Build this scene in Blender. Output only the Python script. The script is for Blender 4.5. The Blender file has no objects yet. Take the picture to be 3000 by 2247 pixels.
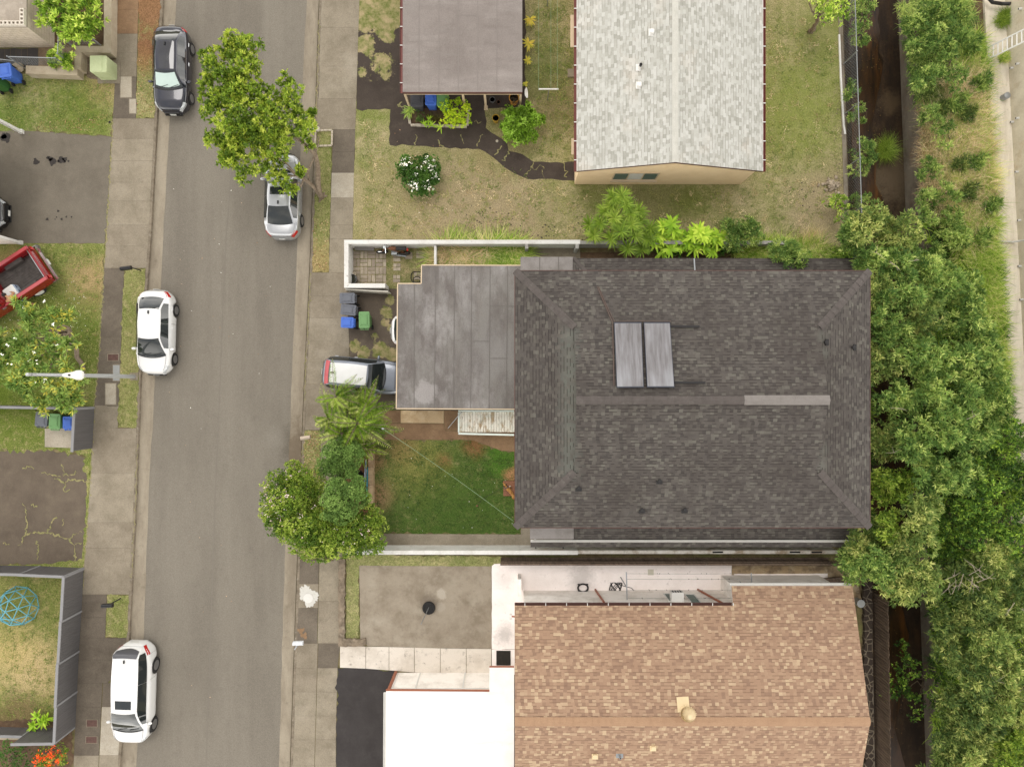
import bpy, math, random
import numpy as np
from mathutils import Vector, Matrix
R = math.radians
random.seed(7)
SC = bpy.context.scene
COL = SC.collection

# ------------------------------------------------------------------ camera, sky, sun, exposure
CAMZ, FOC, CU, CV = 36.0, 1980.0, 1500.0, 1123.5      # aerial view straight down from 36 m
cd = bpy.data.cameras.new("Camera")
cam = bpy.data.objects.new("Camera", cd); COL.objects.link(cam)
cam.location = (0, 0, CAMZ); cam.rotation_euler = (0, 0, 0)
cd.sensor_fit = 'HORIZONTAL'; cd.sensor_width = 36.0; cd.lens = 36.0 * FOC / 3000.0
cd.clip_start = 0.1; cd.clip_end = 2000
SC.camera = cam
SUN_EL, SUN_AZ = 66.0, 338.0          # azimuth clockwise from +Y (top of the photo)
w = bpy.data.worlds.new("World"); SC.world = w; w.use_nodes = True
nt = w.node_tree; nt.nodes.clear()
out = nt.nodes.new('ShaderNodeOutputWorld'); bg = nt.nodes.new('ShaderNodeBackground')
sky = nt.nodes.new('ShaderNodeTexSky'); sky.sky_type = 'NISHITA'; sky.sun_disc = False
sky.sun_elevation = R(SUN_EL); sky.sun_rotation = R(SUN_AZ); sky.dust_density = 2.5; sky.air_density = 1.0
tc = nt.nodes.new('ShaderNodeTexCoord')
cn = nt.nodes.new('ShaderNodeTexNoise'); cn.inputs['Scale'].default_value = 2.6; cn.inputs['Detail'].default_value = 7
cr = nt.nodes.new('ShaderNodeValToRGB'); cr.color_ramp.elements[0].position = 0.34; cr.color_ramp.elements[1].position = 0.56
cr.color_ramp.elements[0].color = (0.42, 0.42, 0.42, 1)
mx = nt.nodes.new('ShaderNodeMix'); mx.data_type = 'RGBA'
cc = nt.nodes.new('ShaderNodeMix'); cc.data_type = 'RGBA'
cn2 = nt.nodes.new('ShaderNodeTexNoise'); cn2.inputs['Scale'].default_value = 5; cn2.inputs['Detail'].default_value = 6
nt.links.new(tc.outputs['Generated'], cn.inputs['Vector']); nt.links.new(tc.outputs['Generated'], cn2.inputs['Vector'])
nt.links.new(cn.outputs['Fac'], cr.inputs['Fac']); nt.links.new(cr.outputs['Color'], mx.inputs[0])
nt.links.new(cn2.outputs['Fac'], cc.inputs[0])
cc.inputs[6].default_value = (5.2, 5.0, 4.75, 1); cc.inputs[7].default_value = (13.0, 12.5, 11.7, 1)
nt.links.new(sky.outputs['Color'], mx.inputs[6]); nt.links.new(cc.outputs[2], mx.inputs[7])
sz = nt.nodes.new('ShaderNodeSeparateXYZ'); nt.links.new(tc.outputs['Generated'], sz.inputs[0])
hz = nt.nodes.new('ShaderNodeMapRange'); nt.links.new(sz.outputs[2], hz.inputs[0])
for i_, v_ in ((1, 0.0), (2, 0.7), (3, 3.3), (4, 0.62)): hz.inputs[i_].default_value = v_      # brightness added low in the sky to fill walls and tree undersides
hm_ = nt.nodes.new('ShaderNodeVectorMath'); hm_.operation = 'SCALE'; nt.links.new(cc.outputs[2], hm_.inputs[0]); nt.links.new(hz.outputs[0], hm_.inputs['Scale'])
nt.links.new(hm_.outputs[0], mx.inputs[7])
nt.links.new(mx.outputs[2], bg.inputs['Color']); bg.inputs['Strength'].default_value = 0.10
nt.links.new(bg.outputs[0], out.inputs[0])
sd = bpy.data.lights.new("Sun", 'SUN'); sd.energy = 0.6; sd.angle = R(26); sd.color = (1.0, 0.96, 0.9)
so = bpy.data.objects.new("Sun", sd); COL.objects.link(so)
sdir = Vector((math.sin(R(SUN_AZ)) * math.cos(R(SUN_EL)), math.cos(R(SUN_AZ)) * math.cos(R(SUN_EL)), math.sin(R(SUN_EL))))
so.rotation_euler = sdir.to_track_quat('Z', 'Y').to_euler(); so.location = (0, 0, 60)
vs = SC.view_settings; vs.view_transform = 'Standard'; vs.look = 'None'; vs.gamma = 1; vs.exposure = 0.83
SC.cycles.max_bounces = 8; SC.cycles.diffuse_bounces = 5

# ------------------------------------------------------------------ small helpers
def P(u, v, z=0.0):
    k = (CAMZ - z) / FOC
    return Vector(((u - CU) * k, (CV - v) * k, z))
def L2(u, v, z=0.0):
    p = P(u, v, z); return (p.x, p.y)
def px(n, z=0.0): return n * (CAMZ - z) / FOC
ORG = {}
def tag(o, label=None, cat=None, group=None, kind=None):
    if label: o['label'] = label
    if cat: o['category'] = cat
    if group: o['group'] = group
    if kind: o['kind'] = kind
    return o
def thing(name, label, cat, loc, group=None, rz=0.0):
    o = bpy.data.objects.new(name, None); COL.objects.link(o)
    o.location = loc; o.rotation_euler = (0, 0, rz); o.empty_display_size = 0.3
    ORG[o] = Vector(loc)
    return tag(o, label, cat, group)
def copy_thing(root, loc=None, rz=None, label=None, group=None, swap=None):
    def rec(o, par):
        c = o.copy(); COL.objects.link(c)
        c.parent = par
        if swap and c.type == 'MESH' and c.data.materials and c.data.materials[0] in swap:
            c.data = c.data.copy(); c.data.materials[0] = swap[c.data.materials[0]]
        for ch in list(o.children): rec(ch, c)
        return c
    c = rec(root, None)
    if loc is not None: c.location = loc
    if rz is not None: c.rotation_euler = (0, 0, rz)
    if label: c['label'] = label
    if group: c['group'] = group
    ORG[c] = Vector(c.location)
    return c
class MB:
    def __init__(s): s.v = []; s.f = []; s.m = []; s.uv = []
    def add(s, vs, fs, mat=0, uvs=None):
        b = len(s.v); s.v += [tuple(p) for p in vs]
        for i, f in enumerate(fs):
            s.f.append([b + k for k in f]); s.m.append(mat); s.uv.append(uvs[i] if uvs else None)
    def hexa(s, p, mat=0):       # 8 corners: bottom 4 ccw, top 4 ccw
        s.add(p, [(3, 2, 1, 0), (4, 5, 6, 7), (0, 1, 5, 4), (1, 2, 6, 5), (2, 3, 7, 6), (3, 0, 4, 7)], mat)
    def box(s, c, d, rz=0.0, mat=0, taper=1.0, ry=0.0, rx=0.0):
        M = Matrix.Rotation(rz, 3, 'Z') @ Matrix.Rotation(ry, 3, 'Y') @ Matrix.Rotation(rx, 3, 'X'); c = Vector(c); x, y, z = d[0] / 2, d[1] / 2, d[2] / 2
        q = [(-x * taper, -y * taper, -z), (x * taper, -y * taper, -z), (x * taper, y * taper, -z), (-x * taper, y * taper, -z), (-x, -y, z), (x, -y, z), (x, y, z), (-x, y, z)]
        s.hexa([c + M @ Vector(p) for p in q], mat)
    def rbox(s, c, d, r, rz=0.0, mat=0, seg=3, taper=1.0, bev=0.0):   # box with rounded vertical corners, optional top bevel
        x, y, z = d[0] / 2, d[1] / 2, d[2] / 2; ring = []
        for cx, cy, a0 in ((x - r, y - r, 0), (-x + r, y - r, 90), (-x + r, -y + r, 180), (x - r, -y + r, 270)):
            for i in range(seg + 1):
                a = R(a0 + 90 * i / seg); ring.append((cx + r * math.cos(a), cy + r * math.sin(a)))
        M = Matrix.Rotation(rz, 3, 'Z'); c = Vector(c); n = len(ring)
        lv = [(-z, taper), (z - bev, 1.0)] + ([(z, 1.0 - bev / max(x, y))] if bev else [])
        vs = [c + M @ Vector((p[0] * t, p[1] * t, h)) for h, t in lv for p in ring]
        fs = [tuple(range(n))[::-1], tuple(range((len(lv) - 1) * n, len(lv) * n))]
        for k in range(len(lv) - 1):
            fs += [(k * n + i, k * n + (i + 1) % n, (k + 1) * n + (i + 1) % n, (k + 1) * n + i) for i in range(n)]
        s.add(vs, fs, mat)
    def beam(s, a, b, w, h, mat=0, up=(0, 0, 1)):
        a, b = Vector(a), Vector(b); d = (b - a).normalized(); upv = Vector(up)
        if abs(d.dot(upv)) > 0.99: upv = Vector((1, 0, 0))
        sx = d.cross(upv).normalized() * w / 2; uz = sx.cross(d).normalized() * h / 2
        s.hexa([a - sx - uz, a + sx - uz, b + sx - uz, b - sx - uz, a - sx + uz, a + sx + uz, b + sx + uz, b - sx + uz], mat)
    def prism(s, pts, z0, z1, mat=0):
        n = len(pts); vs = [(p[0], p[1], z0) for p in pts] + [(p[0], p[1], z1) for p in pts]
        a = sum(pts[i][0] * pts[(i + 1) % n][1] - pts[(i + 1) % n][0] * pts[i][1] for i in range(n))
        top = list(range(n, 2 * n)); bot = list(range(n))[::-1]
        sd = [(i, (i + 1) % n, n + (i + 1) % n, n + i) for i in range(n)]
        if a < 0: top = top[::-1]; bot = bot[::-1]; sd = [f[::-1] for f in sd]
        s.add(vs, [top, bot] + sd, mat)
    def sheet(s, pts, z, mat=0):
        n = len(pts); a = sum(pts[i][0] * pts[(i + 1) % n][1] - pts[(i + 1) % n][0] * pts[i][1] for i in range(n))
        f = list(range(n)); s.add([(p[0], p[1], z) for p in pts], [f if a > 0 else f[::-1]], mat)
    def tube(s, pts, rad, seg=8, mat=0, cap=True):
        pts = [Vector(p) for p in pts]; n = len(pts)
        if not hasattr(rad, '__len__'): rad = [rad] * n
        vs = []; ref = None
        for i, p in enumerate(pts):
            d = (pts[min(i + 1, n - 1)] - pts[max(i - 1, 0)]).normalized()
            if ref is None: ref = Vector((0, 0, 1)) if abs(d.z) < .9 else Vector((1, 0, 0))
            x = d.cross(ref).normalized(); y = x.cross(d).normalized(); ref = y
            for k in range(seg):
                a = 2 * math.pi * k / seg; vs.append(p + (x * math.cos(a) + y * math.sin(a)) * rad[i])
        fs = [(i * seg + k, (i + 1) * seg + k, (i + 1) * seg + (k + 1) % seg, i * seg + (k + 1) % seg) for i in range(n - 1) for k in range(seg)]
        if cap: fs += [tuple(range(seg)), tuple(range((n - 1) * seg, n * seg))[::-1]]
        s.add(vs, fs, mat)
    def lathe(s, prof, c, seg=20, mat=0, M=None):      # prof = [(r, h)...], axis z unless M
        c = Vector(c); vs = []; n = len(prof)
        for r, h in prof:
            for k in range(seg):
                a = 2 * math.pi * k / seg; p = Vector((r * math.cos(a), r * math.sin(a), h)); vs.append(c + (M @ p if M else p))
        fs = [(i * seg + k, i * seg + (k + 1) % seg, (i + 1) * seg + (k + 1) % seg, (i + 1) * seg + k) for i in range(n - 1) for k in range(seg)]
        fs += [tuple(range(seg))[::-1], tuple(range((n - 1) * seg, n * seg))]
        s.add(vs, fs, mat)
    def ball(s, c, r, seg=10, rings=7, mat=0, M=None):
        rx, ry, rz = r if hasattr(r, '__len__') else (r, r, r); c = Vector(c); vs = []
        for i in range(rings + 1):
            t = math.pi * i / rings - math.pi / 2
            for k in range(seg):
                a = 2 * math.pi * k / seg; p = Vector((rx * math.cos(t) * math.cos(a), ry * math.cos(t) * math.sin(a), rz * math.sin(t)))
                vs.append(c + (M @ p if M else p))
        s.add(vs, [(i * seg + k, i * seg + (k + 1) % seg, (i + 1) * seg + (k + 1) % seg, (i + 1) * seg + k) for i in range(rings) for k in range(seg)], mat)
    def roof(s, pts, mat=0, udir=None):      # planar face with UV in metres, u along eave
        pts = [Vector(p) for p in pts]; n = Vector((0, 0, 0))
        for i in range(len(pts)): n += (pts[i] - pts[0]).cross(pts[(i + 1) % len(pts)] - pts[0])
        n.normalize(); f = list(range(len(pts)))
        if n.z < 0: n = -n; f = f[::-1]
        u = Vector(udir) if udir else Vector((1, 0, 0)); u.normalize(); vv = n.cross(u).normalized()
        if vv.z < 0: vv = -vv
        s.add(pts, [f], mat, [[(pts[i].dot(u), pts[i].dot(vv)) for i in f]])
    def build(s, name, mats, parent=None, smooth=False, local=False, org=None):
        if not hasattr(mats, '__len__'): mats = [mats]
        a = np.array(s.v, dtype=float)
        if parent is not None: o0 = Vector((0, 0, 0)) if local else ORG[parent]
        elif org is not None: o0 = Vector(org)
        else:
            mn, mxx = a.min(0), a.max(0); o0 = Vector(((mn[0] + mxx[0]) / 2, (mn[1] + mxx[1]) / 2, mn[2]))
        a = a - np.array(o0)
        me = bpy.data.meshes.new(name); me.from_pydata(a.tolist(), [], s.f)
        for m in mats: me.materials.append(m)
        me.polygons.foreach_set('material_index', s.m)
        if any(q is not None for q in s.uv):
            ul = me.uv_layers.new(name='UVMap'); dat = []
            for f, q in zip(s.f, s.uv): dat += [c for p in (q or [(0, 0)] * len(f)) for c in p]
            ul.data.foreach_set('uv', dat)
        if smooth:
            me.polygons.foreach_set('use_smooth', [True] * len(me.polygons))
            if smooth != 'all':
                try: me.set_sharp_from_angle(angle=R(38))
                except Exception: pass
        me.update()
        o = bpy.data.objects.new(name, me); COL.objects.link(o)
        if parent is not None: o.parent = parent; ORG[o] = Vector((0, 0, 0)) if local else ORG[parent]
        else: o.location = o0; ORG[o] = o0
        return o
def struct(name, mb, m, **k):
    return tag(mb.build(name, m, **k), kind='structure')
def rough(pts, amp=0.05, step=0.3, seed=0, closed=True):
    rn = random.Random(seed); o = []; n = len(pts)
    for i in range(n if closed else n - 1):
        a, b = pts[i], pts[(i + 1) % n]; L = math.hypot(b[0] - a[0], b[1] - a[1]); k = max(1, int(L / step))
        for j in range(k):
            t = j / k; d = rn.gauss(0, amp) if j else 0
            o.append((a[0] + (b[0] - a[0]) * t - (b[1] - a[1]) / max(L, 1e-6) * d, a[1] + (b[1] - a[1]) * t + (b[0] - a[0]) / max(L, 1e-6) * d))
    if not closed: o.append(pts[-1])
    return o
def pol(pts, z=0.0): return [L2(u, v, z) for u, v in pts]
def strip(mb, pts, w, z, mat=0, rn=None, jit=0.0):       # ribbon along a ground polyline
    n = len(pts); l = []; r = []
    for i in range(n):
        a, b = pts[max(i - 1, 0)], pts[min(i + 1, n - 1)]; d = math.hypot(b[0] - a[0], b[1] - a[1]) or 1
        nx, ny = -(b[1] - a[1]) / d, (b[0] - a[0]) / d; ww = w / 2 * (1 + (rn.uniform(-jit, jit) if rn else 0))
        l.append((pts[i][0] + nx * ww, pts[i][1] + ny * ww, z)); r.append((pts[i][0] - nx * ww, pts[i][1] - ny * ww, z))
    mb.add(l + r, [(i, n + i, n + i + 1, i + 1) for i in range(n - 1)], mat)

# ------------------------------------------------------------------ materials (base colours picked as surface albedo)
KA = 0.74
def C(r, g, b, k=KA):
    f = lambda x: (x / 255 / 12.92 if x <= 10 else ((x / 255 + .055) / 1.055) ** 2.4)
    return (f(r) * k, f(g) * k, f(b) * k, 1)
class NG:
    def __init__(s, name):
        s.m = bpy.data.materials.new(name); s.m.use_nodes = True; s.t = s.m.node_tree; s.t.nodes.clear()
        s.o = s.n('OutputMaterial'); s.pos = None
    def n(s, t, **k):
        x = s.t.nodes.new('ShaderNode' + t)
        for a, b in k.items(): setattr(x, a, b)
        return x
    def l(s, a, b): s.t.links.new(a, b)
    def setin(s, node, i, val):
        if hasattr(val, 'is_output') or isinstance(val, bpy.types.NodeSocket): s.l(val, node.inputs[i])
        else: node.inputs[i].default_value = val
    def math(s, op, a, b=0.0, c=None, clamp=False):
        x = s.n('Math', operation=op, use_clamp=clamp); s.setin(x, 0, a); s.setin(x, 1, b)
        if c is not None: s.setin(x, 2, c)
        return x.outputs[0]
    def position(s, obj=False):
        if obj: return s.n('TexCoord').outputs['Object']
        if s.pos is None: s.pos = s.n('NewGeometry').outputs['Position']
        return s.pos
    def noise(s, scale, detail=4, rough=.55, stretch=None, obj=False, rot=0):
        v = s.position(obj)
        if stretch or rot:
            mp = s.n('Mapping'); s.l(v, mp.inputs['Vector']); mp.inputs['Scale'].default_value = stretch or (1, 1, 1); mp.inputs['Rotation'].default_value = (0, 0, rot); v = mp.outputs[0]
        x = s.n('TexNoise'); s.l(v, x.inputs['Vector']); x.inputs['Scale'].default_value = scale; x.inputs['Detail'].default_value = detail; x.inputs['Roughness'].default_value = rough
        return x.outputs['Fac']
    def ramp(s, fac, lo, hi, a=0.0, b=1.0):
        x = s.n('MapRange'); s.setin(x, 0, fac); x.inputs[1].default_value = lo; x.inputs[2].default_value = hi; x.inputs[3].default_value = a; x.inputs[4].default_value = b
        return x.outputs[0]
    def mix(s, fac, a, b, mode='MIX'):
        x = s.n('Mix', data_type='RGBA', blend_type=mode); s.setin(x, 0, fac); s.setin(x, 6, a); s.setin(x, 7, b); return x.outputs[2]
    def bsdf(s, col, rough=.8, metal=0.0, spec=.4, coat=0.0, bump=None, bstr=.3, bdist=.02, alpha=None):
        p = s.n('BsdfPrincipled'); s.setin(p, 'Base Color', col); s.setin(p, 'Roughness', rough); p.inputs['Metallic'].default_value = metal
        p.inputs['Specular IOR Level'].default_value = spec; p.inputs['Coat Weight'].default_value = coat
        if coat: p.inputs['Coat Roughness'].default_value = .04
        if bump is not None:
            b = s.n('Bump'); b.inputs['Strength'].default_value = bstr; b.inputs['Distance'].default_value = bdist; s.l(bump, b.inputs['Height']); s.l(b.outputs[0], p.inputs['Normal'])
        s.l(p.outputs[0], s.o.inputs[0]); return p
def mat(name, base, layers=(), spots=(), rough=.85, metal=0.0, spec=.3, coat=0.0, bump=None, fine=.06, fscale=30, bstr=.3):
    """layers: (colour, scale, lo, hi, strength[, stretch]); spots: (colour, u, v, radius m, soft m, strength[, z])"""
    g = NG(name); col = base
    for L in layers:
        f = g.ramp(g.noise(L[1], 9, .68, L[5] if len(L) > 5 else None), L[2], L[3], 0, L[4]); col = g.mix(f, col, L[0])
    for S in spots:
        d = g.n('VectorMath', operation='DISTANCE'); g.l(g.position(), d.inputs[0]); d.inputs[1].default_value = P(S[1], S[2], S[6] if len(S) > 6 else 0)
        nz = g.math('ADD', g.math('MULTIPLY', g.math('SUBTRACT', g.noise(1.6, 9, .75), .5), S[3] * 2.6), g.math('MULTIPLY', g.math('SUBTRACT', g.noise(9, 3, .7), .5), S[4] * 2.2))
        f = g.ramp(g.math('ADD', d.outputs['Value'], nz), S[3] - S[4], S[3] + S[4], S[5], 0); col = g.mix(f, col, S[0])
    if fine:
        f = g.ramp(g.noise(fscale, 3, .7), .32, .68, 1 - fine * 1.6, 1 + fine * 1.6)
        hv = g.n('HueSaturation'); g.setin(hv, 'Color', col); g.l(f, hv.inputs['Value']); col = hv.outputs[0]
    b = g.noise(bump, 4, .6) if bump else None
    g.bsdf(col, rough, metal, spec, coat, b, bstr)
    return g.m
def plain(name, base, rough=.6, metal=0.0, spec=.4, coat=0.0, var=.05):
    g = NG(name); hv = g.n('HueSaturation'); hv.inputs['Color'].default_value = base
    g.l(g.ramp(g.noise(3.0, 5, .6, obj=True), .3, .7, 1 - var, 1 + var), hv.inputs['Value'])
    g.bsdf(hv.outputs[0], rough, metal, spec, coat); return g.m
def leafmat(name, cols, trans=.25, rough=.5):
    g = NG(name); at = g.n('Attribute', attribute_name='tint'); cr = g.n('ValToRGB'); e = cr.color_ramp.elements
    e[0].color = cols[0]; e[1].color = cols[-1]; e[0].position = 0.05; e[1].position = .95
    for i, c in enumerate(cols[1:-1]): k = e.new(.05 + .9 * (i + 1) / (len(cols) - 1)); k.color = c
    g.l(at.outputs['Fac'], cr.inputs[0])
    p = g.n('BsdfPrincipled'); g.l(cr.outputs[0], p.inputs['Base Color']); p.inputs['Roughness'].default_value = rough; p.inputs['Specular IOR Level'].default_value = .25
    t = g.n('BsdfTranslucent'); g.l(cr.outputs[0], t.inputs['Color']); ms = g.n('MixShader'); ms.inputs[0].default_value = trans
    g.l(p.outputs[0], ms.inputs[1]); g.l(t.outputs[0], ms.inputs[2]); g.l(ms.outputs[0], g.o.inputs[0]); return g.m
def shingle(name, cols, band, tabw=.27, exp=.143, bandf=.16, stain=None, spots=()):
    """architectural shingles: courses of tabs of random width and tone with tab-edge shadows painted as dark bands; UV in metres"""
    g = NG(name); uv = g.n('UVMap').outputs[0]; sp = g.n('SeparateXYZ'); g.l(uv, sp.inputs[0])
    rv = g.math('DIVIDE', sp.outputs[1], exp); row = g.math('FLOOR', rv); fr = g.math('FRACT', rv)
    wn = g.n('TexWhiteNoise', noise_dimensions='1D'); g.l(row, wn.inputs['W'])
    uu = g.math('ADD', g.math('DIVIDE', sp.outputs[0], tabw), g.math('MULTIPLY', wn.outputs['Value'], 7.3))
    wob = g.n('TexNoise', noise_dimensions='2D'); cb = g.n('CombineXYZ'); g.l(uu, cb.inputs[0]); g.l(g.math('MULTIPLY', row, 3.7), cb.inputs[1]); g.l(cb.outputs[0], wob.inputs['Vector'])
    wob.inputs['Scale'].default_value = .9; wob.inputs['Detail'].default_value = 1
    uu = g.math('ADD', uu, g.math('MULTIPLY', g.math('SUBTRACT', wob.outputs['Fac'], .5), .3)); cell = g.math('FLOOR', uu)
    c2 = g.n('CombineXYZ'); g.l(cell, c2.inputs[0]); g.l(row, c2.inputs[1])
    w2 = g.n('TexWhiteNoise', noise_dimensions='2D'); g.l(c2.outputs[0], w2.inputs['Vector'])
    cr = g.n('ValToRGB'); e = cr.color_ramp.elements; e[0].color = cols[0]; e[1].color = cols[-1]
    for i, c in enumerate(cols[1:-1]): k = e.new((i + 1) / (len(cols) - 1)); k.color = c
    g.l(w2.outputs['Value'], cr.inputs[0]); col = cr.outputs[0]
    w3 = g.n('TexWhiteNoise', noise_dimensions='2D'); o2 = g.n('VectorMath', operation='ADD'); g.l(c2.outputs[0], o2.inputs[0]); o2.inputs[1].default_value = (37, 11, 0); g.l(o2.outputs[0], w3.inputs['Vector'])
    bf = g.math('MULTIPLY', g.math('LESS_THAN', fr, bandf), g.math('GREATER_THAN', w3.outputs['Value'], .5))  # painted shade: dark dash along the lower edge of some tabs
    if stain: 
        for st in stain: col = g.mix(g.ramp(g.noise(st[1], 6, .6, st[5] if len(st) > 5 else None), st[2], st[3], 0, st[4]), col, st[0])
    for S in spots:
        d = g.n('VectorMath', operation='DISTANCE'); g.l(g.position(), d.inputs[0]); d.inputs[1].default_value = P(S[1], S[2], S[6])
        f = g.ramp(g.math('ADD', d.outputs['Value'], g.math('MULTIPLY', g.math('SUBTRACT', w2.outputs['Value'], .5), S[3] * 1.2)), S[3] - S[4], S[3] + S[4], S[5], 0); col = g.mix(f, col, S[0])
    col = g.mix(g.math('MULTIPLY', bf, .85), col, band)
    f = g.ramp(g.noise(34, 3, .7), .25, .75, .88, 1.12); hv = g.n('HueSaturation'); g.l(col, hv.inputs['Color']); g.l(f, hv.inputs['Value'])
    g.bsdf(hv.outputs[0], .95, 0, .15, bump=g.math('ADD', g.math('MULTIPLY', w3.outputs['Value'], .5), fr), bstr=.35, bdist=.012)
    return g.m
# ------------------------------------------------------------------ foliage builders
DENS = 2.0
def _norm(a): return a / np.maximum(np.linalg.norm(a, axis=1, keepdims=True), 1e-9)
def fast_mesh(name, verts, faces_n, idx, mat_, tint, parent=None, org=None):
    """verts (V,3), idx flat loop indices, faces_n verts per face (constant), tint per face"""
    o0 = np.array(ORG[parent] if parent is not None else org, dtype=float)
    me = bpy.data.meshes.new(name); nf = len(idx) // faces_n
    me.vertices.add(len(verts)); me.vertices.foreach_set('co', (verts - o0).astype(np.float32).ravel())
    me.loops.add(len(idx)); me.loops.foreach_set('vertex_index', idx.astype(np.int32))
    me.polygons.add(nf); me.polygons.foreach_set('loop_start', (np.arange(nf) * faces_n).astype(np.int32))
    try: me.polygons.foreach_set('loop_total', np.full(nf, faces_n, np.int32))
    except Exception: pass
    for m in (mat_ if isinstance(mat_, (list, tuple)) else [mat_]): me.materials.append(m)
    at = me.attributes.new('tint', 'FLOAT', 'FACE'); at.data.foreach_set('value', np.clip(tint, 0, 1).astype(np.float32))
    me.update(calc_edges=True)
    o = bpy.data.objects.new(name, me); COL.objects.link(o)
    if parent is not None: o.parent = parent; ORG[o] = ORG[parent]
    else: o.location = org; ORG[o] = Vector(org)
    return o
def leaf_arrays(b, d, L, W, rg, fold=.25):
    """diamond leaves at bases b along unit d"""
    n = len(b); r = _norm(rg.normal(size=(n, 3)) + np.array([0, 0, .9])); s = _norm(np.cross(d, r)); nn = np.cross(s, d)
    L = L[:, None]; W = W[:, None]
    m = b + d * L * .55
    v = np.stack([b, m + s * W / 2 + nn * W * fold, b + d * L - nn * L * .08, m - s * W / 2 + nn * W * fold], 1).reshape(-1, 3)
    return v, np.arange(4 * n)
def blob_points(blobs, dens, rg, sub=.42, nsub=15, inner=.25, low=-.35):
    """points on clumps that sit on blobs. blobs: (x,y,z,r) or (x,y,z,rx,ry,rz). returns pts, outward dirs, clump tint"""
    P_, D_, T_ = [], [], []
    for bl in blobs:
        c = np.array(bl[:3], float); r = np.array(bl[3:6] if len(bl) >= 6 else [bl[3], bl[3], bl[3] * .8], float)
        k = max(5, int(nsub * (0.6 + r[0] * r[1])))
        d = _norm(rg.normal(size=(k, 3))); d = d[d[:, 2] > low]
        cc = c + d * r * rg.uniform(.45, .98, (len(d), 1)); rs = np.mean(r) * sub * rg.uniform(.6, 1.25, len(d))
        for ci, ri, di in zip(cc, rs, d):
            m = max(5, int(DENS * dens * 6 * ri * ri)); q = _norm(rg.normal(size=(m, 3))); q = q[q[:, 2] > -.5]
            fr = np.where(rg.random(len(q)) < inner, rg.uniform(.3, .9, len(q)), rg.uniform(.82, 1.12, len(q)))
            P_.append(ci + q * ri * fr[:, None] * np.array([1, 1, .75])); D_.append(_norm(q * .7 + di * .5 + np.array([0, 0, .45])))
            T_.append(np.full(len(q), rg.uniform(.12, .82)))
    return np.concatenate(P_), np.concatenate(D_), np.concatenate(T_)
def rosettes(p, d, t, k, L, W, rg, spread=(.5, 1.3), jit=.18):
    n = len(p); p = np.repeat(p, k, 0); d = np.repeat(d, k, 0); t = np.repeat(t, k)
    a = _norm(rg.normal(size=(n * k, 3))); ax = _norm(np.cross(d, a)); sp = rg.uniform(spread[0], spread[1], n * k)[:, None]
    dd = d * np.cos(sp) + ax * np.sin(sp)
    ll = L * rg.uniform(.65, 1.25, n * k); ww = W * rg.uniform(.7, 1.2, n * k)
    v, i = leaf_arrays(p, dd, ll, ww, rg)
    return v, i, t + rg.normal(0, jit, n * k)
def crown(parent, mat_, blobs, dens, k, L, W, seed, name='crown', sub=.42, nsub=15, inner=.25, spread=(.5, 1.3), low=-.35, jit=.18):
    rg = np.random.default_rng(seed); p, d, t = blob_points(blobs, dens, rg, sub, nsub, inner, low)
    v, i, tt = rosettes(p, d, t, k, L, W, rg, spread, jit)
    return fast_mesh(name, v, 4, i, mat_, tt, parent)
def limb(mb, a, b, r0, r1, rn, wob=.12, seg=7, n=6):
    a, b = Vector(a), Vector(b); pts = []
    for i in range(n + 1):
        t = i / n; q = a.lerp(b, t)
        if 0 < i < n: q += Vector((rn.gauss(0, wob), rn.gauss(0, wob), rn.gauss(0, wob * .5)))
        pts.append(q)
    mb.tube(pts, [r0 + (r1 - r0) * i / n for i in range(n + 1)], seg)
def tree(name, label, cat, base, blobs, leaf, bark, group=None, seed=1, dens=30, k=5, L=.14, W=.05, trunk_r=.12, limbs=7, fork=None, **kw):
    """blobs in pixels: (u,v,z,r_px[,rz factor])"""
    t = thing(name, label, cat, P(*base), group); rn = random.Random(seed)
    bl = []
    for b in blobs:
        p = P(b[0], b[1], b[2]); r = px(b[3], b[2]); bl.append((p.x, p.y, p.z, r, r, r * (b[4] if len(b) > 4 else .75)))
    crown(t, leaf, bl, dens, k, L, W, seed, **kw)
    if trunk_r:
        mb = MB(); b0 = P(*base); fk = P(*fork) if fork else b0 + Vector((0, 0, min(q[2] for q in bl) * .45))
        limb(mb, b0 - Vector((0, 0, .05)), fk, trunk_r, trunk_r * .75, rn, .05, 9)
        for q in sorted(bl, key=lambda q: -q[3])[:limbs]: limb(mb, fk, (q[0], q[1], q[2] - q[5] * .1), trunk_r * .6, trunk_r * .15, rn, .1)
        mb.build('trunk', bark, t, smooth='all')
    return t
def blades(p, d0, L, W, bend, rg, nseg=3):
    """curved strips from p leaning along d0, returns verts, idx, faces"""
    n = len(p); az = rg.uniform(0, 2 * np.pi, n); out_ = np.stack([np.cos(az), np.sin(az), np.zeros(n)], 1)
    lean = _norm(out_ * rg.uniform(.2, 1, (n, 1)) + d0); V = []; side = _norm(np.cross(lean, np.array([0, 0, 1.0])) + 1e-6)
    for i in range(nseg + 1):
        t = i / nseg; q = p + np.array([0, 0, 1]) * (L * t * (1 - .55 * bend * t))[:, None] + lean * (L * bend * t * t * .85 + L * .15 * t)[:, None]
        ww = (W * (1 - t * .93) * (.6 + .4 * min(1, t * 4)))[:, None] / 2; V += [q - side * ww, q + side * ww]
    v = np.stack(V, 1).reshape(-1, 3); m = 2 * (nseg + 1); b = (np.arange(n) * m)[:, None]
    f = np.concatenate([b + np.array([2 * i, 2 * i + 1, 2 * i + 3, 2 * i + 2]) for i in range(nseg)], 1)
    return v, f.ravel()
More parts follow.
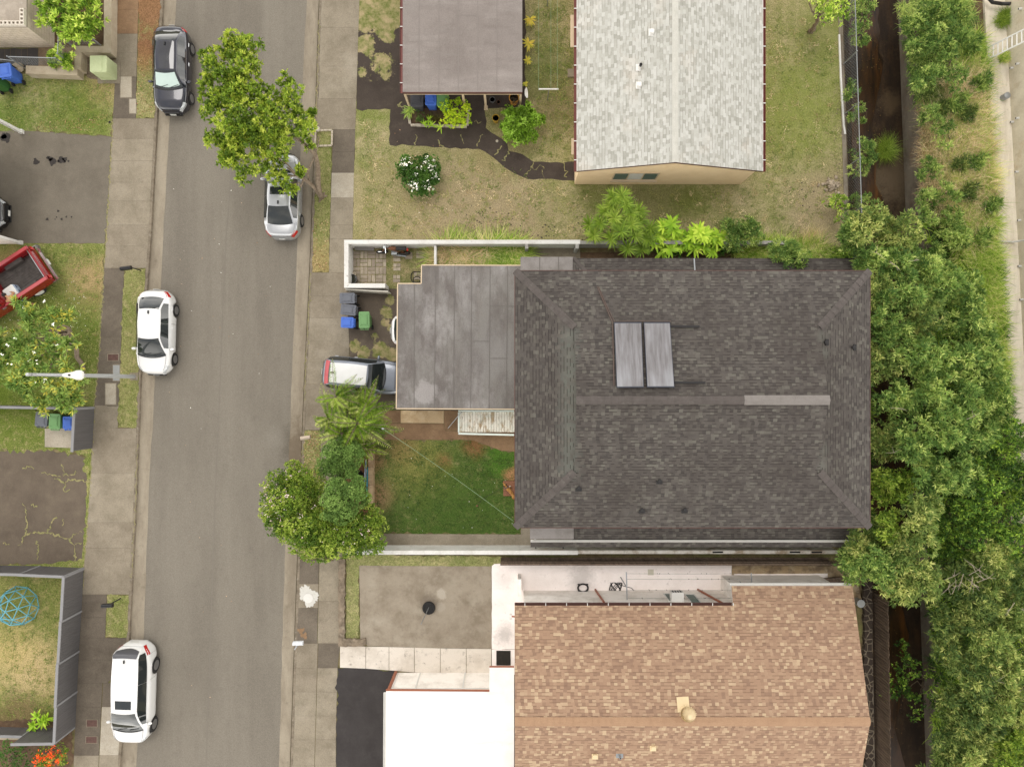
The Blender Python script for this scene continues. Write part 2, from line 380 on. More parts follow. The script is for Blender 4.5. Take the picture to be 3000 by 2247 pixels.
def grass(name, mat_, pts, L, W, seed, parent=None, org=None, bend=(.4, 1.1), wind=(0, 0, 0), tint=None, jit=.15):
    rg = np.random.default_rng(seed); p = np.array(pts, float); n = len(p); LL = L * rg.uniform(.5, 1.2, n)
    v, i = blades(p, np.array(wind, float), LL, W * rg.uniform(.7, 1.2, n), rg.uniform(bend[0], bend[1], n), rg)
    tt = np.repeat((rg.random(n) if tint is None else np.asarray(tint)) + rg.normal(0, jit, n), 3)
    return fast_mesh(name, v, 4, i, mat_, tt, parent, org)
def scatter_poly(poly, n, rg):
    a = np.array(poly); mn, mx_ = a.min(0), a.max(0); o = []
    while len(o) < n:
        q = rg.uniform(mn, mx_, (n * 3, 2)); x, y = q[:, 0], q[:, 1]; ins = np.zeros(len(q), bool); j = len(a) - 1
        for i in range(len(a)):
            xi, yi, xj, yj = a[i, 0], a[i, 1], a[j, 0], a[j, 1]
            ins ^= ((yi > y) != (yj > y)) & (x < (xj - xi) * (y - yi) / (yj - yi + 1e-12) + xi); j = i
        o += q[ins].tolist()
    return np.array(o[:n])
def strap_plant(name, label, cat, u, v, z, n, L, W, mat_, seed, group=None, up=.6, stem=None, heads=None, droop=.5, bark=None):
    """rosettes of strap leaves (dracaena, ti, fern, bromeliad); heads in pixels (u,v,z)"""
    t = thing(name, label, cat, P(u, v, 0), group); rg = np.random.default_rng(seed); V = []; I = []; T = []; off = 0
    for h in (heads or [(u, v, z)]):
        c = np.array(P(*h)); az = rg.uniform(0, 2 * np.pi, n); el = rg.uniform(-.1, 1.2, n) * up
        d = np.stack([np.cos(az) * np.cos(el), np.sin(az) * np.cos(el), np.sin(el)], 1); ll = L * rg.uniform(.7, 1.15, n)
        side = _norm(np.cross(d, np.array([0, 0, 1.0]))); q = []
        for s in range(4):
            f = s / 3; pp = c + d * (ll * f)[:, None] - np.array([0, 0, 1]) * (droop * ll * f * f * .5)[:, None]
            ww = W * (math.sin(math.pi * (.12 + .83 * f)) if W > .03 else (1 - .9 * f)) / 2; q += [pp - side * ww, pp + side * ww]
        V.append(np.stack(q, 1).reshape(-1, 3)); b = (np.arange(n) * 8)[:, None] + off
        I.append(np.concatenate([b + np.array([2 * i, 2 * i + 1, 2 * i + 3, 2 * i + 2]) for i in range(3)], 1).ravel()); off += n * 8
        T.append(np.repeat(np.clip(rg.uniform(.1, .9) * .5 + rg.random(n) * .5, 0, 1), 3))
    fast_mesh('leaves', np.concatenate(V), 4, np.concatenate(I), mat_, np.concatenate(T), t)
    if stem:
        mb = MB(); rn = random.Random(seed); b0 = P(u, v, 0)
        for h in (heads or [(u, v, z)]): limb(mb, b0 + Vector((rn.gauss(0, .06), rn.gauss(0, .06), -.03)), P(*h), stem, stem * .7, rn, .03, 6, 4)
        mb.build('stem', bark, t, smooth='all')
    return t
def palm(label, u, v, heads, leaf, bark, seed, group=None, n=11, L=1.35):
    """heads (u,v,z): crowns of arching feather fronds"""
    t = thing('palm_tree', label, 'palm', P(u, v, 0), group); rg = np.random.default_rng(seed); B, D, LL, WW, T = [], [], [], [], []; mb = MB(); rn = random.Random(seed)
    for h in heads:
        hb = rg.uniform(0, 6.28); c = np.array(P(*h)); base = P(u, v, 0) + Vector((rn.uniform(-.35, .35), rn.uniform(-.35, .35), 0)); limb(mb, base, Vector(c) - Vector((0, 0, .1)), .06, .045, rn, .03, 7, 5)
        for j in range(n):
            az = hb + rg.normal(0, 1.25) if j % 3 else rg.uniform(0, 6.28); el = rg.uniform(.15, 1.3); l = L * rg.uniform(.7, 1.25); o = np.array([math.cos(az), math.sin(az), 0]); sd_ = np.array([-math.sin(az), math.cos(az), 0])
            tw = rg.uniform(-.5, .5); ft = rg.uniform(.1, .9); pts = []
            for s in range(26):
                f = s / 25; p = c + o * l * (f * math.cos(el) + .35 * f * f) + np.array([0, 0, 1]) * l * (f * math.sin(el) - .85 * f * f); pts.append(p)
                if s < 2: continue
                ln = .32 * math.sin(math.pi * min(1, .12 + f * .9)) ** .6 * (L / 1.35); tg = pts[-1] - pts[-2]; tg /= np.linalg.norm(tg)
                for sg in (1, -1):
                    d = sd_ * sg * (.85) + tg * .65 + np.array([0, 0, .42 + tw * sg]); d /= np.linalg.norm(d)
                    for e in (0,):
                        B.append(p + tg * e * l / 25); D.append(d); LL.append(ln * rg.uniform(.9, 1.1)); WW.append(.04); T.append(ft + rg.normal(0, .08))
            mb.tube([Vector(q) for q in pts[::5]], .012, 4)
    v_, i_ = leaf_arrays(np.array(B), np.array(D), np.array(LL), np.array(WW), rg, .1)
    fast_mesh('fronds', v_, 4, i_, leaf, np.array(T), t); mb.build('trunk', bark, t, smooth='all'); return t
_C0 = C
def C(r, g, b, k=1.5): return _C0(r, g, b, k)
LEAF = {
 'street': leafmat('LeafStreet', [C(70, 92, 30), C(108, 132, 42), C(144, 162, 56), C(182, 188, 84)], .35),
 'bright': leafmat('LeafBright', [C(66, 96, 28), C(110, 140, 44), C(158, 182, 72), C(206, 214, 112)], .3),
 'glossy': leafmat('LeafGlossy', [C(62, 86, 28), C(94, 120, 40), C(130, 150, 54), C(168, 178, 86)], .3),
 'pink': leafmat('PetalPink', [C(236, 210, 214), C(250, 236, 238)], .3),
 'white': leafmat('PetalWhite', [C(240, 238, 230), C(252, 250, 244)], .3),
 'orange': leafmat('PetalOrange', [C(226, 96, 40), C(242, 132, 62)], .3),
 'cypress': leafmat('LeafCypress', [C(60, 82, 34), C(80, 106, 46), C(102, 128, 60), C(128, 150, 80)], .12, .75),
 'haole': leafmat('LeafHaole', [C(66, 92, 44), C(96, 124, 60), C(132, 154, 78), C(184, 194, 112)], .4, .6),
 'haole_low': leafmat('LeafHaoleLow', [C(54, 76, 38), C(80, 100, 50), C(110, 126, 64), C(166, 170, 98)], .4, .6),
 'haole_dry': leafmat('LeafHaoleDry', [C(72, 94, 46), C(104, 124, 62), C(142, 154, 82), C(190, 190, 118)], .4, .6),
 'dark': leafmat('LeafDark', [C(36, 58, 22), C(60, 88, 32), C(92, 124, 44), C(158, 182, 72)], .3),
 'plumeria': leafmat('LeafPlumeria', [C(70, 96, 38), C(98, 124, 54), C(122, 144, 70), C(144, 162, 84), C(186, 174, 72)], .25),
 'lime': leafmat('LeafLime', [C(128, 160, 30), C(168, 190, 44), C(204, 212, 62)], .3),
 'shrub': leafmat('LeafShrub', [C(70, 96, 24), C(100, 132, 36), C(130, 164, 50), C(168, 196, 92)], .25),
 'gard': leafmat('LeafGardenia', [C(44, 72, 26), C(66, 98, 38), C(96, 128, 56)], .2),
 'ti': leafmat('LeafTi', [C(104, 142, 32), C(148, 180, 50), C(194, 208, 82)], .3),
 'tiyellow': leafmat('LeafTiYellow', [C(112, 132, 40), C(176, 168, 62), C(200, 170, 74)], .3),
 'drac': leafmat('LeafDracaena', [C(76, 100, 30), C(110, 134, 44), C(150, 166, 70)], .3),
 'palm': leafmat('LeafPalm', [C(54, 78, 20), C(84, 112, 28), C(122, 144, 44), C(176, 182, 108)], .35),
 'tall': leafmat('BladeTall', [C(92, 122, 38), C(128, 156, 54), C(160, 178, 80), C(204, 196, 134)], .4),
 'dry': leafmat('BladeDry', [C(150, 132, 98), C(186, 168, 128), C(216, 200, 164)], .35),
 'lawn': leafmat('BladeLawn', [C(86, 104, 46), C(114, 128, 62), C(148, 146, 86)], .3),
 'lawn_deep': leafmat('BladeLawnDeep', [C(50, 72, 28), C(66, 88, 36), C(90, 104, 48)], .3),
 'brown': leafmat('LeafDead', [C(112, 82, 56), C(156, 116, 84), C(190, 160, 130)], .2),
 'fern': leafmat('LeafFern', [C(84, 112, 40), C(126, 148, 62), C(176, 176, 90)], .25),
}
C = _C0
BARK = mat('Bark', C(128, 112, 92), [(C(84, 70, 56), 9, .42, .62, .8), (C(160, 148, 128), 4, .55, .7, .5)], bump=18, bstr=.5)
BARKP = mat('BarkPale', C(158, 142, 122), [(C(112, 96, 80), 8, .42, .62, .8)], bump=18, bstr=.5)
# ------------------------------------------------------------------ setting: ground, creek, road, pavements, lawns
SOIL = mat('Soil', C(112, 88, 66), [(C(84, 66, 50), 1.2, .4, .65, .8), (C(150, 128, 98), 3, .5, .7, .5)], bump=12, bstr=.6)
SOILG = mat('RoughGround', C(128, 112, 80), [(C(112, 118, 64), .5, .4, .6, .9), (C(92, 76, 56), 1.4, .46, .64, .7), (C(164, 150, 108), 2.4, .5, .66, .6)], bump=12, bstr=.6, fine=.2)
REDSOIL = mat('RedSoil', C(128, 88, 62), [(C(104, 70, 50), 2, .4, .6, .7)], bump=12)
ROADM = mat('RoadAsphalt', C(138, 131, 119), [(C(124, 117, 106), .35, .42, .62, .7, (1, .25, 1)), (C(150, 143, 130), .22, .48, .7, .55, (2.2, .12, 1)), (C(116, 109, 99), 2.0, .55, .75, .35)],
            [(C(98, 90, 78), 848, 1275, .42, .3, .6), (C(98, 90, 78), 846, 1320, .38, .25, .6), (C(156, 150, 138), 800, 1288, .5, .35, .45)], rough=.95, spec=.2, bump=70, fine=.14, fscale=26)
CONC = [mat('Concrete%s' % n, C(*b), [(C(*d), .8, .42, .66, .75), (C(*l), .5, .5, .72, .6), (C(*d), 4.5, .52, .72, .45)], rough=.93, spec=.2, bump=30, fine=.12)
        for n, b, d, l in (('Aged', (164, 153, 134), (134, 124, 106), (186, 176, 158)), ('Brown', (156, 145, 127), (128, 117, 100), (176, 165, 145)), ('Dark', (122, 112, 99), (98, 89, 78), (142, 131, 116)), ('Pale', (194, 184, 166), (166, 155, 136), (212, 204, 190)), ('Rust', (158, 128, 98), (124, 98, 76), (192, 166, 132)))]
CA, CB, CD, CP, CRU = CONC
GUT = mat('GutterConcrete', C(172, 161, 142), [(C(138, 126, 109), 1.3, .4, .62, .7, (1, .3, 1)), (C(112, 100, 84), 3, .56, .75, .5)], [(C(104, 88, 70), 868, 1330, 1.4, .8, .7)], rough=.95, spec=.2, bump=30)
CURB = mat('CurbConcrete', C(150, 138, 120), [(C(104, 94, 80), 2.2, .42, .62, .7), (C(186, 178, 164), 6, .56, .7, .6)], rough=.95, spec=.2, bump=30)
DRIVE = mat('DriveAsphalt', C(130, 122, 109), [(C(114, 106, 94), .6, .42, .64, .7), (C(144, 135, 121), 1.4, .5, .7, .4)], rough=.95, spec=.2, bump=60, fine=.1)
DRIVEB = mat('DriveAsphaltBrown', C(118, 106, 92), [(C(98, 87, 76), .6, .42, .64, .7), (C(136, 124, 106), 1.4, .5, .7, .4)], rough=.95, spec=.2, bump=60, fine=.1)
PATHM = mat('PathAsphalt', C(84, 75, 68), [(C(70, 62, 56), .9, .42, .64, .7), (C(102, 92, 82), 2, .54, .72, .5)], rough=.95, spec=.2, bump=60, fine=.12)
def weedy(name, base, layers, weeds, spots, thr=.5):
    g = NG(name); col = base
    for L in layers: col = g.mix(g.ramp(g.noise(L[1], 6, .6), L[2], L[3], 0, L[4]), col, L[0])
    m = None
    for u, v, r, s in spots:
        d = g.n('VectorMath', operation='DISTANCE'); g.l(g.position(), d.inputs[0]); d.inputs[1].default_value = P(u, v); f = g.ramp(d.outputs['Value'], r * .3, r * 1.25, s, 0); m = f if m is None else g.math('MAXIMUM', m, f)
    n = g.math('ADD', g.math('MULTIPLY', g.noise(1.3, 9, .72), .75), g.math('MULTIPLY', g.noise(6, 6, .7), .25))
    k = g.ramp(g.math('ADD', n, g.math('MULTIPLY', g.math('SUBTRACT', m, .5), .62)), thr, thr + .05)
    wc_ = g.mix(g.ramp(g.noise(5, 5, .6), .4, .62), weeds[0], weeds[1]); wc_ = g.mix(g.ramp(g.noise(2, 4, .6), .45, .65), wc_, weeds[2]); col = g.mix(k, col, wc_)
    hv = g.n('HueSaturation'); g.l(col, hv.inputs['Color']); g.l(g.ramp(g.noise(24, 3, .7), .25, .75, .78, 1.22), hv.inputs['Value'])
    g.bsdf(hv.outputs[0], .95, 0, .15, bump=g.math('ADD', g.math('MULTIPLY', k, .6), g.math('MULTIPLY', g.noise(30, 4), .4)), bstr=.6); return g.m
WD3 = (C(118, 126, 68), C(160, 154, 104), C(188, 170, 130))
PATHW = weedy('PathAsphaltWeedy', C(84, 75, 68), [(C(70, 62, 56), .9, .42, .64, .7), (C(102, 92, 82), 2, .54, .72, .5)], WD3, [(1075, 40, 1.5, 1.0), (1140, 30, 1.5, 1.0), (1070, 130, .9, .8), (1130, 100, .9, .72), (1120, 195, 1.2, .66), (1060, 210, .6, .6), (1095, 230, .7, .55), (1330, 380, .1, 0)])
DRIVEW = weedy('DriveAsphaltWeedy', C(112, 101, 89), [(C(94, 84, 74), .7, .42, .64, .7), (C(134, 122, 105), 1.6, .52, .72, .5)], WD3, [(1040, 1015, .55, .85), (1065, 1030, .6, .8), (1115, 1028, .75, .85), (1150, 1040, .6, .75), (1130, 915, .6, .68), (1140, 880, .5, .6), (1100, 985, .5, .55), (1150, 960, .5, .6), (1125, 945, .5, .55)])
BLACKTOP = mat('Blacktop', C(72, 68, 67), [(C(62, 58, 57), .9, .42, .64, .7), (C(84, 80, 78), 1.5, .5, .7, .5)], rough=.93, spec=.2, bump=60, fine=.06)
WHITEC = mat('PaintedConcrete', C(252, 243, 238, .92), [(C(238, 227, 220, .9), .7, .44, .68, .7), (C(178, 168, 158), 2.6, .6, .76, .6)], [(C(178, 172, 166), 1478, 1858, .45, .3, .6), (C(184, 178, 172), 1700, 1690, .6, .35, .5), (C(190, 184, 176), 1480, 1700, .4, .3, .3)], rough=.8, fine=.03)
def lawnmat(name, green, mid, dry, amt, spots=(), deep=None, sc=.45):
    ly = [(mid, sc, .38, .62, .9), (dry, sc * 1.7, .62 - amt * .25, .82 - amt * .25, .9), (dry, 3.2, .52, .62, .5), (deep or green, 2.2, .55, .63, .65), (deep or green, 6.5, .55, .62, .5), (green, 11, .53, .6, .45), (dry, 15, .56, .63, .5)]
    return mat(name, green, ly, spots, rough=1, spec=.05, bump=24, fine=.27, fscale=17, bstr=1)
LAWN_N = lawnmat('LawnNorth', C(140, 142, 88), C(170, 162, 116), C(194, 178, 140), .62,
   [(C(138, 148, 74), 2330, 330, 2.6, 1.6, .8), (C(138, 146, 78), 2440, 120, 2.2, 1.2, .6), (C(122, 136, 64), 1070, 330, .7, .4, .7), (C(122, 136, 64), 1130, 350, .5, .3, .6), (C(122, 136, 64), 1055, 470, .5, .4, .5), (C(118, 130, 60), 1750, 575, .9, .5, .6), (C(112, 126, 54), 2020, 585, .9, .5, .7), (C(176, 156, 126), 1400, 660, 3.6, 1.4, .7), (C(176, 160, 120), 1150, 640, 2.6, 1.4, .5), (C(172, 154, 124), 2420, 600, 2.0, .9, .7), (C(150, 140, 92), 1440, 440, 1.5, .8, .5), (C(118, 120, 72), 1920, 590, 1.9, .8, .6), (C(138, 124, 88), 1640, 300, 1.5, .8, .6), (C(108, 118, 64), 1568, 200, 1.6, .8, .6)], C(108, 116, 62))
LAWN_NW = lawnmat('LawnNorthwest', C(130, 138, 78), C(158, 156, 104), C(190, 176, 134), .5, [(C(110, 130, 48), 250, 320, 1.8, 1, .7), (C(104, 130, 50), 20, 340, 1.2, .8, .7), (C(176, 156, 112), 320, 240, 1.3, .6, .7)], C(96, 114, 56))
LAWN_W = lawnmat('LawnWest', C(120, 132, 66), C(142, 148, 84), C(190, 172, 128), .3, [(C(184, 158, 116), 265, 830, 1.3, .6, .8), (C(180, 156, 110), 30, 790, 1.0, .5, .7), (C(94, 116, 40), 200, 960, 2.0, 1, .6), (C(100, 122, 40), 60, 1150, 2.0, 1, .7)], C(90, 108, 50))
LAWN_SW = lawnmat('LawnSouthwest', C(118, 130, 66), C(148, 146, 88), C(196, 174, 126), .45, [(C(208, 184, 138), 90, 1960, 1.5, .8, .85), (C(198, 178, 120), 40, 1900, 1.2, .7, .7), (C(128, 110, 78), 60, 2110, 1.3, .4, .75)], C(102, 118, 56))
LAWN_V = lawnmat('LawnVerge', C(130, 138, 78), C(158, 154, 102), C(190, 174, 132), .4, [(C(150, 110, 82), 440, 10, 1.5, .5, .9), (C(146, 104, 78), 425, 140, .75, .3, .9), (C(164, 128, 88), 420, 180, .6, .3, .6), (C(176, 150, 106), 920, 770, 1.0, .5, .6)], C(108, 120, 58))
LAWN_M = lawnmat('LawnMain', C(88, 110, 54), C(104, 120, 64), C(156, 146, 100), .2, [(C(164, 134, 100), 1110, 1450, .75, .45, .9), (C(156, 124, 94), 1100, 1350, .55, .3, .8), (C(146, 102, 72), 1300, 1352, .42, .2, .9), (C(154, 124, 88), 1180, 1315, .8, .35, .7), (C(146, 102, 72), 1390, 1308, .6, .25, .8), (C(158, 150, 86), 1230, 1370, 1.6, .8, .6), (C(74, 100, 42), 1350, 1530, 3.2, 1.2, .7), (C(84, 124, 44), 1470, 1350, .8, .3, .7), (C(186, 140, 100), 1500, 1395, .4, .2, .9)], C(70, 98, 40))
LAWN_S = lawnmat('LawnSouth', C(136, 142, 88), C(164, 160, 110), C(192, 180, 134), .4, (), C(124, 134, 74))
LAWN_E = lawnmat('CourtGrass', C(122, 128, 76), C(156, 146, 104), C(188, 168, 130), .55, (), C(102, 114, 56), sc=1.1)

# creek alignment in pixels at several rows
def creekL(v): return float(np.interp(v, [-900, 0, 640, 1300, 1750, 2247, 3100], [2462, 2466, 2486, 2525, 2553, 2562, 2600]))
def toe(v): return 2630 + .037 * v                    # at z = -2
VR = [-900, -200, 0, 150, 300, 450, 640, 900, 1100, 1300, 1500, 1750, 2000, 2247, 2500, 3100]
mb = MB()
W_ = [L2(creekL(v), v) for v in VR]
mb.sheet([(-400, W_[0][1] + 400), (W_[0][0], W_[0][1] + 400)] + W_ + [(W_[-1][0], W_[-1][1] - 400), (-400, W_[-1][1] - 400)], -.19)
struct('ground', mb, SOILG)
mb = MB(); mb.sheet([(-600, 600), (-600, -600), (600, -600), (600, 600)], -2.35); struct('terrain', mb, SOILG)
BEDM = mat('CreekBed', C(62, 46, 30), [(C(40, 29, 20), 1.4, .38, .6, .85, (1, .3, 1)), (C(96, 66, 32), 1.1, .54, .72, .65, (1, .22, 1)), (C(120, 104, 82), 5, .62, .72, .5), (C(88, 70, 46), 2.2, .5, .7, .5)], [(C(118, 102, 80), 2620, 520, 1.5, .8, .7, -2), (C(112, 92, 66), 2610, 300, .6, .3, .6, -2)], bump=14, bstr=.9)
WATERM = NG('CreekWater'); _c = WATERM.mix(WATERM.ramp(WATERM.noise(1.0, 7, .65, (1.2, .25, 1)), .42, .62), C(70, 46, 22), C(34, 24, 14)); _c = WATERM.mix(WATERM.ramp(WATERM.noise(.9, 6, .65, (1.5, .2, 1)), .52, .7, 0, .8), _c, C(112, 72, 30))
WATERM.bsdf(_c, .3, 0, .4, bump=WATERM.noise(5, 4, .5, (1, .4, 1)), bstr=.3); WATERM = WATERM.m
mb = MB(); E_ = [L2(toe(v), v, -2) for v in VR]
for i in range(len(VR) - 1): mb.add([(W_[i][0], W_[i][1], -2), (E_[i][0], E_[i][1], -2), (E_[i + 1][0], E_[i + 1][1], -2), (W_[i + 1][0], W_[i + 1][1], -2)], [(0, 3, 2, 1)])
struct('creek_bed', mb, BEDM)
mb = MB(); rn = random.Random(3); VF = list(range(-900, 3101, 30)); wl0 = []; wr0 = []
for v in VF: wl0.append(L2(creekL(v) + 18 + rn.uniform(-5, 5), v, -1.96)); wr0.append(L2(creekL(v) + (toe(v) - creekL(v)) * (.58 + .10 * math.sin(v * .011) + .05 * math.sin(v * .031 + 1)) + rn.uniform(-5, 5), v, -1.96))
for k in range(len(VF) - 1): mb.add([(*wl0[k], -1.96), (*wr0[k], -1.96), (*wr0[k + 1], -1.96), (*wl0[k + 1], -1.96)], [(0, 3, 2, 1)])
struct('creek_water', mb, WATERM)
mb = MB()
for i in range(len(VR) - 1):
    if VR[i] >= 640: break
    a, b = W_[i], W_[i + 1]; mb.add([(a[0] + .002, a[1], -.25), (a[0] + 1.05, a[1], -1.94), (b[0] + 1.05, b[1], -1.94), (b[0] + .002, b[1], -.25)], [(0, 3, 2, 1)])
struct('creek_bank', mb, mat('BankSoil', C(128, 104, 76), [(C(92, 74, 52), 1.6, .42, .62, .8), (C(120, 128, 70), 1.2, .52, .66, .8)], bump=12))
# bank walls of the channel and the overgrown shelf
WALLC = mat('ChannelConcrete', C(150, 140, 124), [(C(112, 100, 86), .9, .42, .62, .8, (3, .5, 1)), (C(176, 166, 150), 2.5, .54, .7, .5), (C(156, 126, 92), 1.0, .55, .7, .5)], bump=20)
mb = MB()
for i in range(len(VR) - 1):
    a, b, c, d = W_[i], W_[i + 1], E_[i], E_[i + 1]
    mb.hexa([(a[0] - .22, a[1], -2.05), (a[0], a[1], -2.05), (b[0], b[1], -2.05), (b[0] - .22, b[1], -2.05), (a[0] - .22, a[1], .03), (a[0], a[1], .03), (b[0], b[1], .03), (b[0] - .22, b[1], .03)][::1])
wl = mb.build('channel_wall', WALLC); tag(wl, 'concrete creek wall under the chain-link fence, facing the water', 'channel wall')
mb = MB()
for i in range(len(VR) - 1):
    c, d = E_[i], E_[i + 1]
    mb.hexa([(c[0], c[1], -2.05), (c[0] + .5, c[1], -2.05), (d[0] + .5, d[1], -2.05), (d[0], d[1], -2.05), (c[0] + .12, c[1], -.35), (c[0] + .5, c[1], -.35), (d[0] + .5, d[1], -.35), (d[0] + .12, d[1], -.35)])
wl = mb.build('channel_wall', WALLC); tag(wl, 'stained concrete creek wall on the overgrown far side of the water', 'channel wall')
def ledgeL(v): return float(np.interp(v, [-900, 100, 700, 1200, 2247, 3100], [2850, 2888, 2925, 2946, 3000, 3045]))
def hillL(v): return float(np.interp(v, [-900, 100, 700, 1200, 2247, 3100], [2890, 2946, 2978, 3004, 3060, 3110]))
mb = MB(); LG = [L2(ledgeL(v), v) for v in VR]; HL = [L2(hillL(v), v) for v in VR]
for i in range(len(VR) - 1):
    mb.add([(E_[i][0] + .45, E_[i][1], -.38), (LG[i][0] + .2, LG[i][1], -.12), (LG[i + 1][0] + .2, LG[i + 1][1], -.12), (E_[i + 1][0] + .45, E_[i + 1][1], -.38)], [(0, 3, 2, 1)])
struct('creek_bank', mb, SOIL)
LEDGE = mat('LedgeConcrete', C(246, 236, 216), [(C(210, 196, 172), 1.0, .45, .65, .7, (2.5, .5, 1)), (C(220, 212, 196), .7, .5, .7, .7), (C(120, 108, 92), 4, .62, .74, .7)], bump=20)
mb = MB()
for i in range(len(VR) - 1):
    a, b, c, d = LG[i], LG[i + 1], HL[i], HL[i + 1]
    mb.hexa([(a[0], a[1], -1), (c[0] + .3, c[1], -1), (d[0] + .3, d[1], -1), (b[0], b[1], -1), (a[0], a[1], 0), (c[0] + .3, c[1], 0), (d[0] + .3, d[1], 0), (b[0], b[1], 0)])
struct('concrete_path', mb, LEDGE)
RETW = mat('RetainingConcrete', C(226, 216, 192), [(C(196, 184, 160), .7, .42, .64, .7), (C(204, 168, 122), .5, .56, .72, .6), (C(176, 170, 154), 2, .52, .7, .5)], bump=16, bstr=.5)
rw = thing('retaining_wall', 'tall mottled concrete retaining wall with weep holes beyond the creek', 'retaining wall', (27.5, 0, 0)); mb = MB()
for i in range(len(VR) - 1):
    c, d = HL[i], HL[i + 1]
    mb.hexa([(c[0], c[1], -.9), (c[0] + 1.2, c[1], -.9), (d[0] + 1.2, d[1], -.9), (d[0], d[1], -.9), (c[0] + .35, c[1], 4), (c[0] + 1.2, c[1], 4), (d[0] + 1.2, d[1], 4), (d[0] + .35, d[1], 4)])
mb.build('wall', RETW, rw)
DARK = plain('DarkHole', C(26, 24, 22), .9); PIPEW = plain('WhitePipe', C(214, 212, 206), .5); PIPEB = plain('BlackPipe', C(44, 42, 42), .5)
def wallx(v, z): return P(hillL(v), v).x + .35 * z / 4
for u, v in ((2988, 27), (2980, 188), (2963, 200), (2980, 347), (2962, 358), (2978, 504), (2985, 646), (2983, 780), (2992, 878)):
    z = .3; x = wallx(v, z)
    for _ in range(6): z = CAMZ - x * FOC / (u - CU); z = max(.1, z); x = wallx(v, z)
    p = P(u, v, z); m2 = MB(); m2.tube([(x + .1, p.y, z + .02), (x - .07, p.y, z - .01)], .06, 10); m2.build('weep_pipe', PIPEW, rw)
    m3 = MB(); m3.tube([(x - .06, p.y, z), (x - .075, p.y, z - .002)], .045, 10)
    m3.build('pipe_mouth', DARK, rw)
mb = MB(); mb.sheet([(28.5, 60), (400, 400), (400, -400), (30.5, -60)], 4.01); struct('hilltop_ground', mb, SOILG)

# road, gutters, kerbs
def rl(v): return float(np.interp(v, [-900, 0, 700, 1107, 1450, 1864, 2247, 3100], [560, 516, 478, 455, 436, 421, 399, 356]))
def rr(v): return float(np.interp(v, [-900, 0, 281, 724, 1167, 1345, 1635, 1800, 2247, 3100], [945, 898, 886, 870, 853, 847, 835, 829, 817, 790]))
def cl(v): return float(np.interp(v, [-900, 0, 339, 700, 1107, 1450, 1873, 2247, 3100], [525, 479, 462, 443, 413, 401, 380, 353, 308]))
def crr(v): return float(np.interp(v, [-900, 0, 362, 750, 1167, 1500, 1700, 2247, 3100], [985, 934, 922, 908, 888, 876, 868, 849, 820]))
VV = list(range(-900, 3101, 50)); ZR = -.125
def band(name, fa, fb, z, m, zz=None, drop=0):
    mb = MB()
    for i in range(len(VV) - 1):
        a, b = VV[i], VV[i + 1]; z2 = z if zz is None else zz
        mb.add([P(fa(a), a, z), P(fa(b), b, z), P(fb(b), b, z2), P(fb(a), a, z2)], [(0, 1, 2, 3)])
    struct(name, mb, m)
rj = {v: random.Random(v * 7).uniform(-1, 1) * 1.3 for v in VV}
band('road', lambda v: rl(v) - 3, lambda v: rr(v) + 3, ZR, ROADM)
band('gutter', lambda v: cl(v), lambda v: rl(v) + rj[v], ZR + .006, GUT)
band('gutter', lambda v: rr(v) + rj[v], lambda v: crr(v), ZR + .006, GUT)
for nm, fn, sg in (('kerb', cl, -1), ('kerb', crr, 1)):
    mb = MB()
    for i in range(len(VV) - 1):
        a, b = VV[i], VV[i + 1]; q = [P(fn(a), a), P(fn(b), b)]; x = [(q[0].x, q[0].y), (q[1].x, q[1].y), (q[1].x + sg * .17, q[1].y), (q[0].x + sg * .17, q[0].y)]
        t = [(q[0].x + sg * .03, q[0].y), (q[1].x + sg * .03, q[1].y)] + x[2:]
        mb.add([(p[0], p[1], ZR - .05) for p in x] + [(p[0], p[1], .012) for p in t], [(3, 2, 1, 0), (4, 5, 6, 7), (0, 1, 5, 4), (1, 2, 6, 5), (2, 3, 7, 6), (3, 0, 4, 7)] if sg < 0 else [(0, 1, 2, 3), (7, 6, 5, 4), (4, 5, 1, 0), (5, 6, 2, 1), (6, 7, 3, 2), (7, 4, 0, 3)])
    struct(nm, mb, CURB)
SEAM = plain('RoadSeam', C(131, 124, 113), .95)
mb = MB(); rn = random.Random(5)
strip(mb, [L2(np.interp(v, [-200, 0, 500, 700, 1450, 2247, 2500], [712, 703, 679, 662, 631, 604, 594]) + rn.uniform(-.8, .8), v, ZR) for v in range(-200, 2500, 25)], .05, ZR + .005, rn=rn, jit=.4)
struct('road_seam', mb, SEAM)
# yards (soil level sheets under lawns) on both sides of the street
mb = MB(); mb.sheet([(-400, P(0, -900).y)] + [L2(cl(v) - 8, v) for v in VV] + [(-400, P(0, 3100).y)], -.006); struct('yard_soil', mb, SOILG)
mb = MB(); mb.sheet([L2(crr(v) + 8, v) for v in VV] + [(x - .1, y) for x, y in W_[::-1]], -.006); struct('yard_soil', mb, SOILG)
def lawn(pts, m, seed, z=.004, amp=.05, name='lawn'):
    mb = MB(); mb.sheet(rough(pol(pts), amp, .18, seed), z); return struct(name, mb, m)
def pave(pts, m, z=.012, name='pavement', amp=.006): 
    mb = MB(); mb.sheet(rough(pol(pts), amp, .3, 2), z); return struct(name, mb, m)
def sw(v): return float(np.interp(v, [-900, 0, 249, 403, 750, 1044, 1193, 1450, 1666, 2118, 2247, 3100], [390, 346, 337, 328, 308, 290, 276, 263, 246, 221, 216, 172]))
def vg(v): return float(np.interp(v, [-900, 0, 226, 344, 786, 1254, 1741, 1868, 2247], [440, 406, 400, 398, 364, 345, 313, 308, 290]))
def ce(v): return cl(v) - 8.5
def seg(f, a, b, n=6): return [(f(a + (b - a) * i / n), a + (b - a) * i / n) for i in range(n + 1)]
